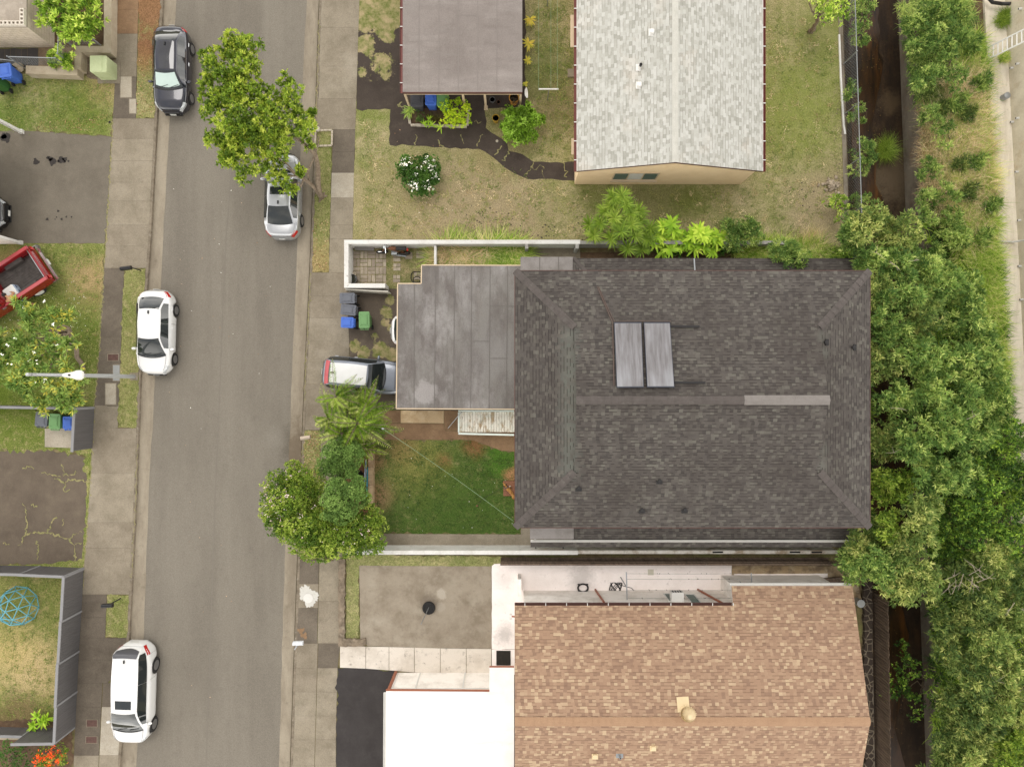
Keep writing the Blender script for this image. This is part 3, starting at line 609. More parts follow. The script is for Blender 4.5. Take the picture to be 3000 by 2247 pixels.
# left pavement: slabs with joints
def slabs(fl, fr, cuts, mats, seed, name='pavement', gap=.2):
    for i in range(len(cuts) - 1):
        a, b = cuts[i] + gap, cuts[i + 1] - gap; mb = MB()
        mb.prism([L2(fl(a), a), L2(fl(b), b), L2(fr(b), b), L2(fr(a), a)], -.05, .012 + (i % 3) * .001); struct(name, mb, mats[i % len(mats)] if len(mats) != len(cuts) - 1 else mats[i])
slabs(sw, vg, [-120, -60, 30, 100, 155, 226, 348], [CRU, CRU, CRU, CB, CB, CD], 1)
slabs(sw, ce, [348, 407, 472, 535, 590, 660, 722, 786], [CB, CA, CA, CA, CA, CB, CB], 2)
slabs(sw, vg, [786, 860, 987, 1040, 1125, 1190, 1254], [CD, CD, CD, CD, CD, CB], 3)
slabs(sw, ce, [1254, 1387, 1530, 1605, 1741], [CB, CA, CB, CB], 4)
slabs(sw, vg, [1741, 1808, 1868], [CD, CD], 5)
slabs(sw, lambda v: min(ce(v), 320 - (v - 1868) * .03) if v > 1990 else ce(v), [1868, 1932, 2000], [CD, CD], 6)
slabs(sw, lambda v: 297 - (v - 2070) * .05, [2000, 2070, 2140, 2212, 2280, 2340], [CD, CD, CD, CA, CA], 7)
slabs(lambda v: 299 - (v - 2070) * .05, ce, [2000, 2070], [CD], 7)
slabs(lambda v: 299 - (v - 2070) * .05, ce, [2070, 2211, 2340], [CP, CA], 8)
for a, b, s in ((-120, 348, 1), (786, 1254, 2), (1741, 1868, 3)):
    lawn([(vg(v) + 1, v) for v in (a + 2, (a + b) / 2, b - 2)] + [(ce(v) - .5, v) for v in (b - 2, (a + b) / 2, a + 2)], LAWN_V, s, .018, .035, 'verge')
# right pavement
slabs(lambda v: crr(v) + 8.5, lambda v: float(np.interp(v, [-200, 0, 226, 380], [1060, 1053, 1046, 1041])), [-120, -20, 82, 195, 290, 380], [CA, CA, CA, CA, CB], 9)
slabs(lambda v: float(np.interp(v, [380, 634, 800], [976, 968, 964])), lambda v: float(np.interp(v, [380, 507, 700, 800], [1041, 1037, 1033, 1012])), [380, 445, 507, 580, 660, 700, 799], [CD, CD, CP, CA, CA, CA], 10)
slabs(lambda v: crr(v) + 8.5, lambda v: float(np.interp(v, [799, 840, 968, 1040, 1260], [1014, 1014, 1022, 1024, 1000])), [799, 868, 932, 1000, 1060, 1125, 1190, 1260], [CB, CB, CA, CA, CA, CB, CB], 11)
slabs(lambda v: 940, lambda v: 1003, [1262, 1330, 1400, 1470, 1545, 1640], [CB, CA, CA, CB, CB], 12)
slabs(lambda v: crr(v) + 9, lambda v: float(np.interp(v, [1640, 1884], [935, 929])), [1640, 1710, 1780, 1884], [CD, CB, CD], 13)
slabs(lambda v: float(np.interp(v, [1640, 1884], [936.5, 930.5])), lambda v: 993, [1640, 1760, 1884], [CA, CB], 14)
slabs(lambda v: crr(v) + 9, lambda v: float(np.interp(v, [1884, 1956, 2247, 2400], [931, 929, 921, 918])), [1884, 1956, 2026, 2096, 2166, 2240, 2320], [CB, CB, CA, CA, CA, CA], 15)
slabs(lambda v: float(np.interp(v, [1884, 1956, 2247, 2400], [932.5, 930.5, 922.5, 919.5])), lambda v: float(np.interp(v, [1884, 1955, 2140, 2247, 2400], [997, 989, 984, 984, 984])), [1884, 1956, 2026, 2096, 2166, 2240, 2320], [CD, CA, CA, CA, CA, CA], 16)
lawn([(crr(v) + 9, v) for v in (382, 500, 650, 797)] + [(963, 797), (967, 634), (975, 382)], LAWN_V, 4, .018, .03, 'verge')
lawn([(crr(v) + 9, v) for v in (1262, 1400, 1500, 1638)] + [(939, 1638), (939, 1262)], LAWN_V, 5, .018, .03, 'verge')
# lots: left
lawn([(-700, 212), (300, 222), (sw(245) - 1, 236), (sw(300) - 1, 300), (sw(400) - 1, 401), (70, 384), (-700, 384)], LAWN_NW, 10)
pave([(-700, 384), (70, 384), (150, 388), (sw(403) - .5, 402), (sw(560) - .5, 560), (308, 714), (70, 713), (-700, 713)], DRIVE, .008, 'driveway', .02)
lawn([(-700, 714), (307, 714), (sw(900) - 1, 900), (sw(1050) - 1, 1050), (277, 1190), (-700, 1196)], LAWN_W, 11)
lawn([(-700, 1198), (276, 1193), (272, 1320), (265, 1450), (240, 1330), (150, 1322), (-700, 1318)], LAWN_W, 12, .006, .09)
pave([(-700, 1316), (150, 1318), (225, 1330), (266, 1352), (262, 1460), (248, 1650), (150, 1653), (-700, 1660)], DRIVEB, .005, 'driveway', .05)
lawn([(-700, 1655), (90, 1655), (246, 1640), (246, 1668), (150, 1668), (-700, 1672)], LAWN_W, 14, .010, .05)
lawn([(247, 1652), (240, 1640), (252, 1500), (256, 1352), (266, 1352), (263, 1500)], LAWN_W, 15, .011, .03)
lawn([(-700, 1672), (242, 1668), (214, 2120), (160, 2160), (-700, 2160)], LAWN_SW, 13)
# lots: north
lawn([(1053, -300), (1046, 226), (1036, 507), (1032, 703), (1700, 712), (2440, 740)] + [(creekL(v) - 3, v) for v in (740, 640, 300, 0, -300)], LAWN_N, 20)
pave([(1060, -260), (1046, 200), (1044, 320), (1144, 322), (1142, 426), (1250, 429), (1402, 437), (1450, 466), (1504, 507), (1545, 525), (1600, 525), (1684, 531), (1684, 474), (1612, 477), (1563, 475), (1531, 453), (1490, 443), (1486, 421), (1423, 376), (1420, 318), (1540, 316), (1540, -260)], PATHW, .008, 'driveway', .03)
# lots: main house
lawn([(1030, 716), (1535, 712), (1535, 900), (1130, 850), (1030, 840)], LAWN_E, 30)
pave([(1014, 838), (1135, 846), (1190, 846), (1190, 1200), (1022, 1203), (1024, 1040), (1022, 968), (1014, 900)], DRIVEW, .008, 'driveway')
pave([(1190, 840), (1520, 840), (1520, 1203), (1190, 1203)], CD, .008, 'carport_floor')
lawn([(1092, 1288), (1384, 1290), (1470, 1322), (1520, 1326), (1526, 1564), (1092, 1562)], LAWN_M, 31)
pave([(1115, 1203), (1173, 1203), (1173, 1239), (1127, 1239)], CRU, .012, 'walkway')
pave([(1174, 1203), (1300, 1203), (1300, 1240), (1174, 1239)], mat('OrangeSlab', C(220, 192, 152), [(C(186, 152, 110), 1.6, .48, .66, .7), (C(236, 214, 178), 3, .5, .66, .6)], bump=20), .014, 'walkway')
pave([(1127, 1240), (1300, 1241), (1305, 1262), (1540, 1262), (1540, 1324), (1471, 1321), (1384, 1289), (1127, 1288)], CRU, .010, 'walkway')
pave([(1301, 1203), (1540, 1203), (1540, 1261), (1306, 1261), (1301, 1239)], CRU, .013, 'walkway')
pave([(1092, 1563), (1526, 1565), (1526, 1545), (1560, 1545), (2480, 1548), (2480, 1597), (1000, 1597), (1000, 1590), (1092, 1590)], CA, .012, 'walkway')
lawn([(1004, 1262), (1092, 1262), (1092, 1590), (1004, 1590)], REDSOIL, 33, .004, .03, 'planting_bed')
mb = MB(); mb.sheet(pol([(1190, 740), (2480, 740), (2480, 850), (1540, 850)]), -.001); struct('planting_bed', mb, SOIL)
pave([(1540, 722), (1700, 722), (1700, 800), (1540, 800)], CB, .010, 'walkway')
# lots: south
lawn([(1014, 1624), (1470, 1630), (1470, 1660), (1052, 1660), (1052, 1866), (1014, 1872)], LAWN_S, 40, .03, .03)
pave([(1053, 1656), (1439, 1658), (1441, 1899), (1250, 1897), (1078, 1891), (1056, 1872)], mat('PadConcrete', C(170, 158, 140), [(C(140, 127, 109), .7, .42, .62, .8), (C(186, 176, 158), .9, .5, .7, .7), (C(124, 112, 96), 3.5, .56, .74, .5)], [(C(192, 182, 166), 1293, 1741, .26, .04, .9), (C(186, 176, 160), 1294, 1778, .24, .05, .5), (C(120, 108, 94), 1255, 1762, .4, .25, .6)], rough=.93, bump=30), .036, 'patio')
pave([(1441, 1657), (1448, 1651), (2143, 1655), (2143, 1800), (1520, 1800), (1520, 1900), (1441, 1900)], WHITEC, .040, 'walkway')
pave([(2143, 1655), (2500, 1658), (2525, 1760), (2143, 1745)], mat('WornConcrete', C(184, 160, 124), [(C(122, 104, 84), 1.4, .45, .6, .85), (C(208, 190, 158), 2, .5, .65, .7)], bump=20), .030, 'walkway')
pave([(2150, 1681), (2424, 1679), (2424, 1722), (2150, 1722)], WHITEC, .036, 'walkway')
WHITED = mat('WornPaintConcrete', C(238, 228, 214), [(C(200, 188, 172), .8, .45, .68, .7), (C(150, 140, 128), 2.4, .57, .7, .85), (C(116, 106, 98), 6, .62, .7, .6)], rough=.85)
slu = [(996, 1890, 1954), (1072, 1893, 1957), (1140, 1894, 1962), (1214, 1896, 1968), (1290, 1898, 1972), (1366, 1899, 1972), (1440, 1900, 1972)]
for a, b in zip(slu[:-1], slu[1:]):
    mb = MB(); mb.prism(pol([(a[0] + .7, a[1]), (b[0] - .7, b[1]), (b[0] - .7, b[2]), (a[0] + .7, a[2])]), -.02, .034); struct('walkway', mb, WHITED)
pave([(1441, 1901), (1520, 1901), (1520, 1975), (1441, 1975)], WHITEC, .036, 'walkway')
mb = MB(); mb.sheet(rough(pol([(989, 1956), (1040, 1953), (1080, 1958), (1157, 1966), (1157, 2000), (1540, 2000), (1540, 2420), (983, 2420), (985, 2140)]), .04, .2, 9), .020); struct('driveway', mb, BLACKTOP)
STONEW = mat('RubbleStone', C(150, 134, 114), [(C(104, 92, 78), 2.2, .42, .6, .85), (C(178, 164, 142), 4, .5, .66, .6)], bump=9, bstr=1)
mb = MB(); mb.prism(rough(pol([(994, 1636), (1012, 1636), (1012, 1868), (1060, 1870), (1072, 1866), (1074, 1884), (1066, 1890), (994, 1890)]), .025, .12, 4), -.05, .16)
tag(mb.build('garden_edging', STONEW), 'low rough mortared edging beside the south pavement strips', 'edging')
# gravel and stains
STAIN = plain('OilStain', C(58, 52, 48), .8); rn = random.Random(21)
def blot(name, u, v, r, m, z, n=26, irr=.35, parent=None):
    pts = []; ph = rn.uniform(0, 6)
    for k in range(n):
        a = 2 * math.pi * k / n; q = r * (1 + irr * .5 * math.sin(3 * a + ph) + irr * rn.uniform(-.6, .6)); pts.append((u + q * math.cos(a), v + q * math.sin(a)))
    mb = MB(); mb.sheet(pol(pts), z); return struct(name, mb, m)
for u, v, r in ((106, 475, 9), (148, 466, 7), (155, 474, 11), (140, 463, 4), (180, 470, 10), (190, 468, 7), (201, 473, 3), (172, 473, 3), (18, 405, 13), (12, 400, 9), (171, 619, 3.5), (139, 643, 4), (181, 643, 3.5), (195, 636, 2.5), (210, 636, 2.5), (166, 637, 2), (162, 643, 1.6)): blot('oil_stain', u, v, r, STAIN, .016)
PAINT = mat('SpiltPaint', C(222, 219, 210), [(C(190, 184, 174), 6, .5, .7, .5)], rough=.6)
blot('paint_spill', 900, 1737, 20, PAINT, .020, 40, .5); blot('paint_spill', 908, 1752, 24, PAINT, .024, 40, .3); blot('paint_spill', 890, 1738, 14, PAINT, .022, 40, .5)
MHOLE = mat('WhiteCover', C(236, 233, 226), rough=.5)
mb = MB(); mb.lathe([(.0, 0), (px(14), 0), (px(14), .012), (px(12), .014), (.0, .014)], P(903, 1752, .026), 24); tag(mb.build('utility_cover', MHOLE), 'round white paint-covered lid in the splash of white paint', 'utility cover')
blot('rust_stain', 882, 1848, 9, CRU, .020, 30, .6); blot('rust_stain', 892, 1862, 8, CRU, .021, 30, .6)
# weedy cracks in the old driveways
CRACKG = mat('CrackWeeds', C(158, 150, 106), [(C(128, 132, 78), 6, .45, .6, .8), (C(190, 172, 120), 9, .5, .66, .7)], bump=30, bstr=.8)
rc = random.Random(8); mb = MB()
def crack(pts, wpx=4, z=.018):
    q = rough(pol(pts), .05, .08, rc.randint(0, 999), closed=False); strip(mb, q, px(wpx * .62), z, rn=rc, jit=1.0)
for pts, wp in (([(66, 1474), (74, 1490), (80, 1540), (76, 1565), (66, 1592), (52, 1597)], 5), ([(78, 1567), (100, 1560), (140, 1560), (180, 1572), (205, 1580), (218, 1596), (222, 1622), (220, 1642)], 6), ([(140, 1556), (152, 1530), (168, 1516)], 5), ([(205, 1576), (215, 1564), (240, 1558)], 5), ([(106, 1583), (112, 1610), (110, 1640)], 6), ([(10, 1592), (28, 1594)], 4), ([(180, 1360), (188, 1380), (186, 1395), (205, 1390), (228, 1386)], 4), ([(122, 1385), (150, 1390), (178, 1396)], 5), ([(66, 1372), (90, 1366), (100, 1374)], 4), ([(160, 1402), (185, 1412), (215, 1405), (262, 1412)], 5), ([(188, 1413), (190, 1440), (206, 1432)], 4), ([(240, 1590), (222, 1594)], 4), ([(92, 1480), (110, 1483)], 4), ([(186, 1520), (182, 1540)], 3)): crack(pts, wp)
struct('crack_weeds', mb, CRACKG); mb = MB()
for pts, wp in (([(1217, 395), (1219, 410), (1217, 426)], 4), ([(1283, 410), (1288, 425), (1300, 430)], 4), ([(1350, 395), (1355, 412), (1359, 422)], 3), ([(1415, 395), (1405, 410), (1398, 430)], 3), ([(1470, 428), (1458, 440), (1448, 456)], 4), ([(1488, 444), (1478, 462), (1470, 470)], 4), ([(1563, 476), (1556, 490), (1545, 510), (1536, 518)], 5), ([(1560, 490), (1572, 497), (1582, 484), (1592, 490), (1590, 512), (1596, 522)], 3), ([(1646, 477), (1654, 496), (1661, 520)], 3), ([(1390, 358), (1410, 357)], 3), ([(1195, 322), (1165, 308), (1178, 300)], 5)): crack(pts, wp, .016)
struct('crack_weeds', mb, CRACKG); mb = MB()
for f in (crr,): 
    for a, b in ((800, 1180), (1300, 1400), (60, 360)): crack([(f(v) + 4, v) for v in range(a, b, 15)], 2.6, .017)
for a, b in ((350, 780), (1260, 1730), (790, 1250)): crack([(sw(v), v) for v in range(a, b, 15)], 4, .017)
for a, b in ((1300, 1700),): crack([(cl(v) - 3, v) for v in range(a, b, 15)], 2.2, .017)
struct('crack_weeds', mb, CRACKG)
# ------------------------------------------------------------------ buildings, walls, fences
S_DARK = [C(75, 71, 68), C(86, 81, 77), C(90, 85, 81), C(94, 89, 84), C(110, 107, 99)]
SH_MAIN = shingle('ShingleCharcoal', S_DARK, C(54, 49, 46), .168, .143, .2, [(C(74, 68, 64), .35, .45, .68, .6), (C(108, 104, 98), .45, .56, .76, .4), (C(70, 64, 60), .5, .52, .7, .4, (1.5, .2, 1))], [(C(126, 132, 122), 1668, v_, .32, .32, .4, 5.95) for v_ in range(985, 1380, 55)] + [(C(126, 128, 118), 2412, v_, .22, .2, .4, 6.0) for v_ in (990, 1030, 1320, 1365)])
SH_TAN = shingle('ShingleTan', [C(148, 120, 101), C(165, 135, 112), C(170, 140, 116), C(175, 146, 121), C(200, 175, 144)], C(122, 96, 79), .17, .147, .18)
SH_PALE = shingle('ShinglePale', [C(168, 167, 157), C(186, 185, 176), C(194, 193, 185), C(205, 204, 197)], C(146, 144, 134), .2, .145, .16, [(C(226, 212, 196), .4, .55, .75, .5)])
CAPM = mat('RidgeCap', C(94, 87, 83), [(C(82, 76, 72), 2.2, .42, .62, .7), (C(118, 113, 107), 3, .54, .7, .5)], bump=30)
CAPT = mat('RidgeCapTan', C(178, 144, 114), [(C(166, 132, 104), 2.2, .42, .62, .6)], bump=30)
CAPP = mat('RidgeCapPale', C(206, 204, 194), [(C(190, 188, 178), 2.2, .42, .62, .6)], bump=30)
MEMB = mat('RoofMembraneGrey', C(134, 130, 125), [(C(108, 101, 97), .9, .43, .6, .85, (1.1, .3, 1)), (C(166, 162, 159), .5, .5, .66, .85, (1, .5, 1)), (C(118, 111, 106), 2.2, .54, .64, .5), (C(104, 97, 93), 1.1, .54, .72, .6, (1.6, .16, 1)), (C(134, 128, 122), 1.6, .54, .7, .5)],
    [(C(168, 163, 160), 1243, 1150, .55, .12, .7, 2.7), (C(96, 89, 85), 1175, 900, .9, .7, .6, 2.7), (C(146, 142, 140), 1460, 1040, 1.0, .9, .5, 2.7), (C(98, 92, 88), 1330, 1160, .6, .4, .4, 2.7)], bump=20, fine=.09, fscale=26)
MEMB2 = mat('RoofMembraneBrown', C(146, 137, 131), [(C(130, 121, 115), .5, .4, .62, .8), (C(172, 164, 158), .5, .5, .7, .7, (.25, 1.2, 1)), (C(118, 109, 103), 1.5, .58, .74, .6, (.4, 1.6, 1)), (C(146, 140, 134), 1.2, .54, .7, .4, (.3, 1.5, 1))], bump=20, fine=.09, fscale=26)
MEMB3 = mat('RoofMembranePale', C(152, 146, 142), [(C(124, 118, 112), 1.4, .42, .62, .7)], bump=20)
MSEAM = plain('MembraneSeam', C(116, 111, 106), .9); MSEAMP = plain('MembraneSeamPale', C(140, 132, 126), .9)
STUCCOW = mat('StuccoWhite', C(252, 246, 238, .9), [(C(202, 192, 176), .9, .45, .7, .6)], bump=30, fine=.03)
STUCCOT = mat('StuccoMint', C(212, 218, 206), [(C(188, 190, 176), .9, .45, .7, .6)], bump=30, fine=.03)
TANW = mat('TanBlock', C(250, 222, 182, .9), [(C(236, 206, 164, .9), 1.2, .45, .65, .5)], bump=30, fine=.03)
TRIMW = plain('TrimWhite', C(238, 236, 230), .5); TRIMT = plain('TrimTan', C(220, 198, 166), .6); REDG = plain('GutterRed', C(118, 54, 46), .4, .2); BROWNF = plain('FasciaBrown', C(92, 58, 50), .6); COPPER = plain('TrimCopper', C(164, 98, 70), .5)
WROOF = mat('RoofCoatWhite', C(250, 248, 244, .80), [(C(232, 228, 220, .8), .5, .46, .7, .7), (C(216, 208, 196, .8), 1.3, .56, .74, .5, (.3, 1.4, 1)), (C(206, 198, 186, .8), 5, .62, .72, .4)], rough=.7, fine=.015)
GLASS = plain('WindowGlass', (.02, .026, .026, 1), .06, 0, .7); SCREEN = plain('WindowScreen', C(96, 118, 110), .5)
ALU = plain('Aluminium', C(186, 188, 190), .35, .6); STEEL = plain('GalvanisedSteel', C(168, 172, 174), .4, .5); BLK = plain('BlackRubber', C(40, 38, 38), .7); BLKG = plain('BlackGloss', C(30, 29, 30), .25)
def gutter(mb, a, b, w=.1, h=.1, mat=0):
    """open trough gutter between a and b"""
    a, b = Vector(a), Vector(b); d = (b - a).normalized(); s = d.cross(Vector((0, 0, 1))) * w / 2
    mb.beam(a - s + Vector((0, 0, h / 2)), b - s + Vector((0, 0, h / 2)), .012, h, mat); mb.beam(a + s + Vector((0, 0, h / 2)), b + s + Vector((0, 0, h / 2)), .012, h, mat); mb.beam(a, b, w - .013, .012, mat)
def window(parent, c, w, h, nrm, frame=None, lites=2, glass=None, name='window'):
    """window on a wall with outward normal nrm: frame with panes"""
    c, n = Vector(c), Vector(nrm); s = Vector((0, 0, 1)).cross(n).normalized(); z = Vector((0, 0, 1)); mb = MB(); c = c + n * .012
    for sg in (1, -1):
        mb.beam(c + s * sg * (w / 2 - .03) - z * h / 2, c + s * sg * (w / 2 - .03) + z * h / 2, .06, .05, up=n)
        mb.beam(c + z * sg * (h / 2 - .03) - s * (w / 2 - .061), c + z * sg * (h / 2 - .03) + s * (w / 2 - .061), .06, .05, up=n)
    for i in range(1, lites):
        q = c + s * (-w / 2 + w * i / lites); mb.beam(q - z * (h / 2 - .061), q + z * (h / 2 - .061), .05, .045, up=n)
    f = mb.build(name, frame or TRIMW, parent)
    for i in range(lites):
        q = c + s * (-w / 2 + w * (i + .5) / lites); g = MB(); g.beam(q - z * (h / 2 - .05) - n * .005, q + z * (h / 2 - .05) - n * .005, w / lites - .055, .012, up=n)
        o = g.build('pane', (glass[i] if isinstance(glass, (list, tuple)) else glass) or GLASS, f)
    return f
def ridge_strip(mb, pts, w=.3, th=.03):
    for a, b in zip(pts[:-1], pts[1:]):
        a, b = Vector(a), Vector(b); n = max(1, int((b - a).length / .3))
        for i in range(n):
            p, q = a.lerp(b, i / n), a.lerp(b, (i + .985) / n); d = (q - p).normalized(); s = d.cross(Vector((0, 0, 1))).normalized() * w / 2; up = Vector((0, 0, th + .002 * (i % 3))); dn = Vector((0, 0, -w * .16))
            mb.add([p - s + dn + up, p + up, p + s + dn + up, q - s + dn + up * 1.4, q + up * 1.4, q + s + dn + up * 1.4], [(0, 1, 4, 3), (1, 2, 5, 4)])
# --- main house
mh = thing('house', 'two-storey house under a big charcoal shingle hip roof with a solar heater', 'house', (8.2, -.7, 0))
ze, zg, zr = 5.2, 5.977, 6.92
A, B_, Cc, D = Vector((.14, 5.13, ze)), Vector((16.32, 5.13, ze)), Vector((16.32, -6.56, ze)), Vector((.14, -6.56, ze))
gx0, gx1, gn, gs = 2.78, 13.68, 2.49, -3.92
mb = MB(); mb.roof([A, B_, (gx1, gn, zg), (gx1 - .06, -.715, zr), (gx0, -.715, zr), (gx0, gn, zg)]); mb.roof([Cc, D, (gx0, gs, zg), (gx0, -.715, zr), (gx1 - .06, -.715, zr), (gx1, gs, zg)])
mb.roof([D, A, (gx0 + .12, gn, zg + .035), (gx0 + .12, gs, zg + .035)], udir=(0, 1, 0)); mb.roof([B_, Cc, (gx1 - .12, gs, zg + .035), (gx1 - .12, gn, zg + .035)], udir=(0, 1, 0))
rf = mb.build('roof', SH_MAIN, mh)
mb = MB(); ridge_strip(mb, [A + Vector((0, 0, .01)), (gx0, gn, zg + .01)], .34); ridge_strip(mb, [D + Vector((0, 0, .01)), (gx0, gs, zg + .01)], .34); ridge_strip(mb, [B_ + Vector((0, 0, .01)), (gx1, gn, zg + .01)], .34); ridge_strip(mb, [Cc + Vector((0, 0, .01)), (gx1, gs, zg + .01)], .34)
ridge_strip(mb, [(gx0 - .02, -.715, zr + .015), (10.0, -.715, zr + .015)], .36); mb.build('ridge_cap', CAPM, rf); mb = MB(); ridge_strip(mb, [(10.0, -.715, zr + .017), (gx1, -.715, zr + .017)], .42); tag(mb.build('ridge_cap', mat('RidgeCapNew', C(136, 130, 125), [(C(120, 114, 109), 3, .45, .65, .6)], bump=30), rf), 'paler newer length of ridge cap')
mb = MB()
for sx, x in ((-1, gx0 + .1), (1, gx1 - .16)):
    mb = MB(); mb.add([(x, gn - .1, zg), (x, gs + .1, zg), (x, -.715, zr - .03)], [(0, 1, 2) if sx < 0 else (0, 2, 1)]); mb.build('gablet', STUCCOT, rf)
mb = MB()
for a, b in ((A, B_), (B_, Cc), (Cc, D), (D, A)):
    d = (b - a).normalized(); nn = Vector((d.y, -d.x, 0)) ; mb.beam(a - nn * .015 - Vector((0, 0, .10)), b - nn * .015 - Vector((0, 0, .10)), .03, .18)
mb.add([p - Vector((0, 0, .03)) for p in (A, B_, Cc, D)], [(3, 2, 1, 0)]); mb.build('fascia', BROWNF, rf)
mb = MB()
for u, v, kx in ((1695, 1434, 0), (1931, 1413, 0), (1880, 1498, 0), (2005, 1498, 0), (2422, 1003, 1), (2503, 1018, 1)):
    z = 5.5
    for _ in range(8):
        p = P(u, v, z); z = ze + .2943 * (min(p.y + 6.56, 5.13 - p.y) if not kx else (16.32 - p.x) if p.x > gx1 else min(p.y + 6.56, 5.13 - p.y))
    p = P(u, v, z); m2 = MB(); m2.box(p + Vector((0, 0, .03)), (.28 if not kx else .14, .14 if not kx else .28, .05)); m2.lathe([(.07, 0), (.07, .12), (.085, .13), (.07, .17), (0, .18)], p + (Vector((0, .09, 0)) if p.y < 0 else Vector((-.09, 0, 0)) if kx else Vector((0, 0, 0))), 12); m2.build('roof_vent', BLK, rf)
m2 = MB(); p = P(1712, 1405, 5.9)
wl = MB(); wl.box((8.35, -.7, 3.95), (14.9, 10.4, 2.36)); wl.build('wall', STUCCOT, mh)
wl = MB(); wl.box((8.65, -.8, 1.38), (15.5, 12.2, 2.75)); wl.build('wall', STUCCOT, mh)
for x in (3, 6.5, 10, 13.4): window(mh, (x, 4.5, 4.2), 1.5, 1.0, (0, 1, 0)); window(mh, (x, -5.9, 4.2), 1.5, 1.0, (0, -1, 0)); window(mh, (x, -6.9, 1.5), 1.4, 1.0, (0, -1, 0))
for y in (-4.2, -1.8, 2.2): window(mh, (.9, y, 4.2), 1.6, 1.1, (-1, 0, 0), lites=3)
for y in (-4.5, 0, 3): window(mh, (15.8, y, 4.2), 1.4, 1.0, (1, 0, 0))
# lower skirt roof
mb = MB(); z1, z2 = 3.12, 2.62; x0, x1, yn, ys = 2.98, 17.35, 6.18, -7.72
mb.roof([(x0, yn, z2), (x1, yn, z2), (15.8, 4.5, z1), (4.4, 4.5, z1)]); mb.roof([(x0, yn, z2), (4.4, 4.5, z1), (3.4, 4.5, z1), (2.98, 4.9, z1 - .05)], udir=(0, 1, 0))
mb.roof([(x1, yn, z2), (x1, ys, z2), (15.8, -5.9, z1), (15.8, 4.5, z1)], udir=(0, 1, 0)); mb.roof([(x1, ys, z2), (3.0, ys, z2), (3.0, -5.9, z1), (15.8, -5.9, z1)])
for y, s in ((yn, 1), (ys, -1)): mb.add([(x0, y, z2), (x1, y, z2), (x1, y, z2 - .16), (x0, y, z2 - .16)], [(0, 1, 2, 3) if s < 0 else (3, 2, 1, 0)])
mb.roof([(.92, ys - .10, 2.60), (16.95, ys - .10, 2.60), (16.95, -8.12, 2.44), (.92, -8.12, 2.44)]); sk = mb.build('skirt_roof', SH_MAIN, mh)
mb = MB(); ridge_strip(mb, [(x0, yn, z2 + .01), (4.4, 4.5, z1 + .01)], .3); ridge_strip(mb, [(x1, yn, z2 + .01), (15.8, 4.5, z1 + .01)], .3); mb.build('ridge_cap', CAPM, sk)
mb = MB(); p = P(2034, 775, 2.7); mb.beam((p.x, 6.16, 2.66), (p.x - .02, 5.2, 2.95), .06, .05); mb.build('vent_pipe', STEEL, sk)
mb = MB(); gutter(mb, (.92, ys - .05, 2.58), (17.2, ys - .05, 2.60), .09, .09); mb.build('gutter', TRIMW, sk)
mb = MB(); mb.box((8.93, -8.06, 2.36), (16.0, .04, .14)); mb.build('fascia', BROWNF, sk)
mb = MB()
for x in (1.2, 4.4, 7.6, 10.8, 14, 16.7): mb.box((x, -8.02, 1.15), (.09, .09, 2.3))
mb.build('post', TRIMW, mh)
flat = MB(); flat.prism(pol([(1525, 753), (1678, 753), (1678, 800), (1525, 800)], 2.78), 2.66, 2.78); flat.build('flat_roof', MEMB3, mh); flat = MB()
flat.prism(pol([(1553, 1538), (1681, 1538), (1681, 1579), (1553, 1579)], 2.80), 2.69, 2.80); fl = flat.build('flat_roof', MEMB3, mh)
fs = MB()
for u, v0, v1 in ((1581, 753, 796), (1636, 753, 796), (1603, 1540, 1578), (1657, 1540, 1578)):
    a, b = P(u, v0, 2.785), P(u, v1, 2.785); fs.beam(a, b, .04, .012)
fs.build('seam', MSEAM, fl)
# solar water heater on the north slope
def on_n(u, v, lift=0):
    z = 6.3
    for _ in range(10): y = (CV - v) * (CAMZ - z) / FOC; z = ze + .2943 * (5.13 - y) + lift
    return P(u, v, z)
so_ = thing('solar_water_heater', 'pair of grey solar collector panels lying on the charcoal shingle roof', 'solar panel', on_n(1890, 1040))
COLL = NG('CollectorGlass'); cg = COLL.mix(COLL.ramp(COLL.noise(1.2, 6, .65, (7, .5, 1)), .35, .75, 0, 1), C(108, 104, 104), C(150, 149, 152)); cg = COLL.mix(COLL.ramp(COLL.noise(.8, 3, .5, (1.5, .5, 1)), .5, .7, 0, .6), cg, C(164, 166, 170))
COLL.bsdf(cg, .28, 0, .5); COLL = COLL.m; FRM = plain('CollectorFrame', C(70, 74, 84), .4, .5)
for q in ([(1799, 944), (1879, 944), (1886, 1135), (1807, 1136)], [(1886, 944), (1963, 944), (1976, 1135), (1896, 1135)]):
    t = [on_n(u, v, .16) for u, v in q]; b = [on_n(u, v, .04) - Vector((0, 0, 0)) for u, v in q]; b = [Vector((a.x, a.y, a.z - .11)) for a in t]
    mb = MB(); mb.hexa([b[3], b[2], b[1], b[0], t[3], t[2], t[1], t[0]]); p0 = mb.build('collector', FRM, so_)
    cx = sum(t, Vector()) / 4; g = MB(); ii = [a + (cx - a) * .035 + Vector((0, 0, .006)) for a in t]; g.add([ii[3], ii[2], ii[1], ii[0]], [(0, 1, 2, 3)]); g.build('glazing', COLL, p0)
mb = MB()
for a, b in (((1962, 956), (2049, 957)), ((1976, 1120), (2066, 1121))): mb = MB(); mb.beam(on_n(*a, .06), on_n(*b, .06), .09, .07); mb.build('mounting_rail', BLK, so_)
mb = MB(); mb.tube([on_n(1750, 840, .06), on_n(1771, 890, .06), on_n(1795, 946, .08), on_n(1799, 1130, .05)], .026, 6); mb.tube([on_n(1754, 840, .05), on_n(1775, 890, .05), on_n(1800, 942, .12), on_n(1870, 941, .12), on_n(1966, 942, .12)], .022, 6)
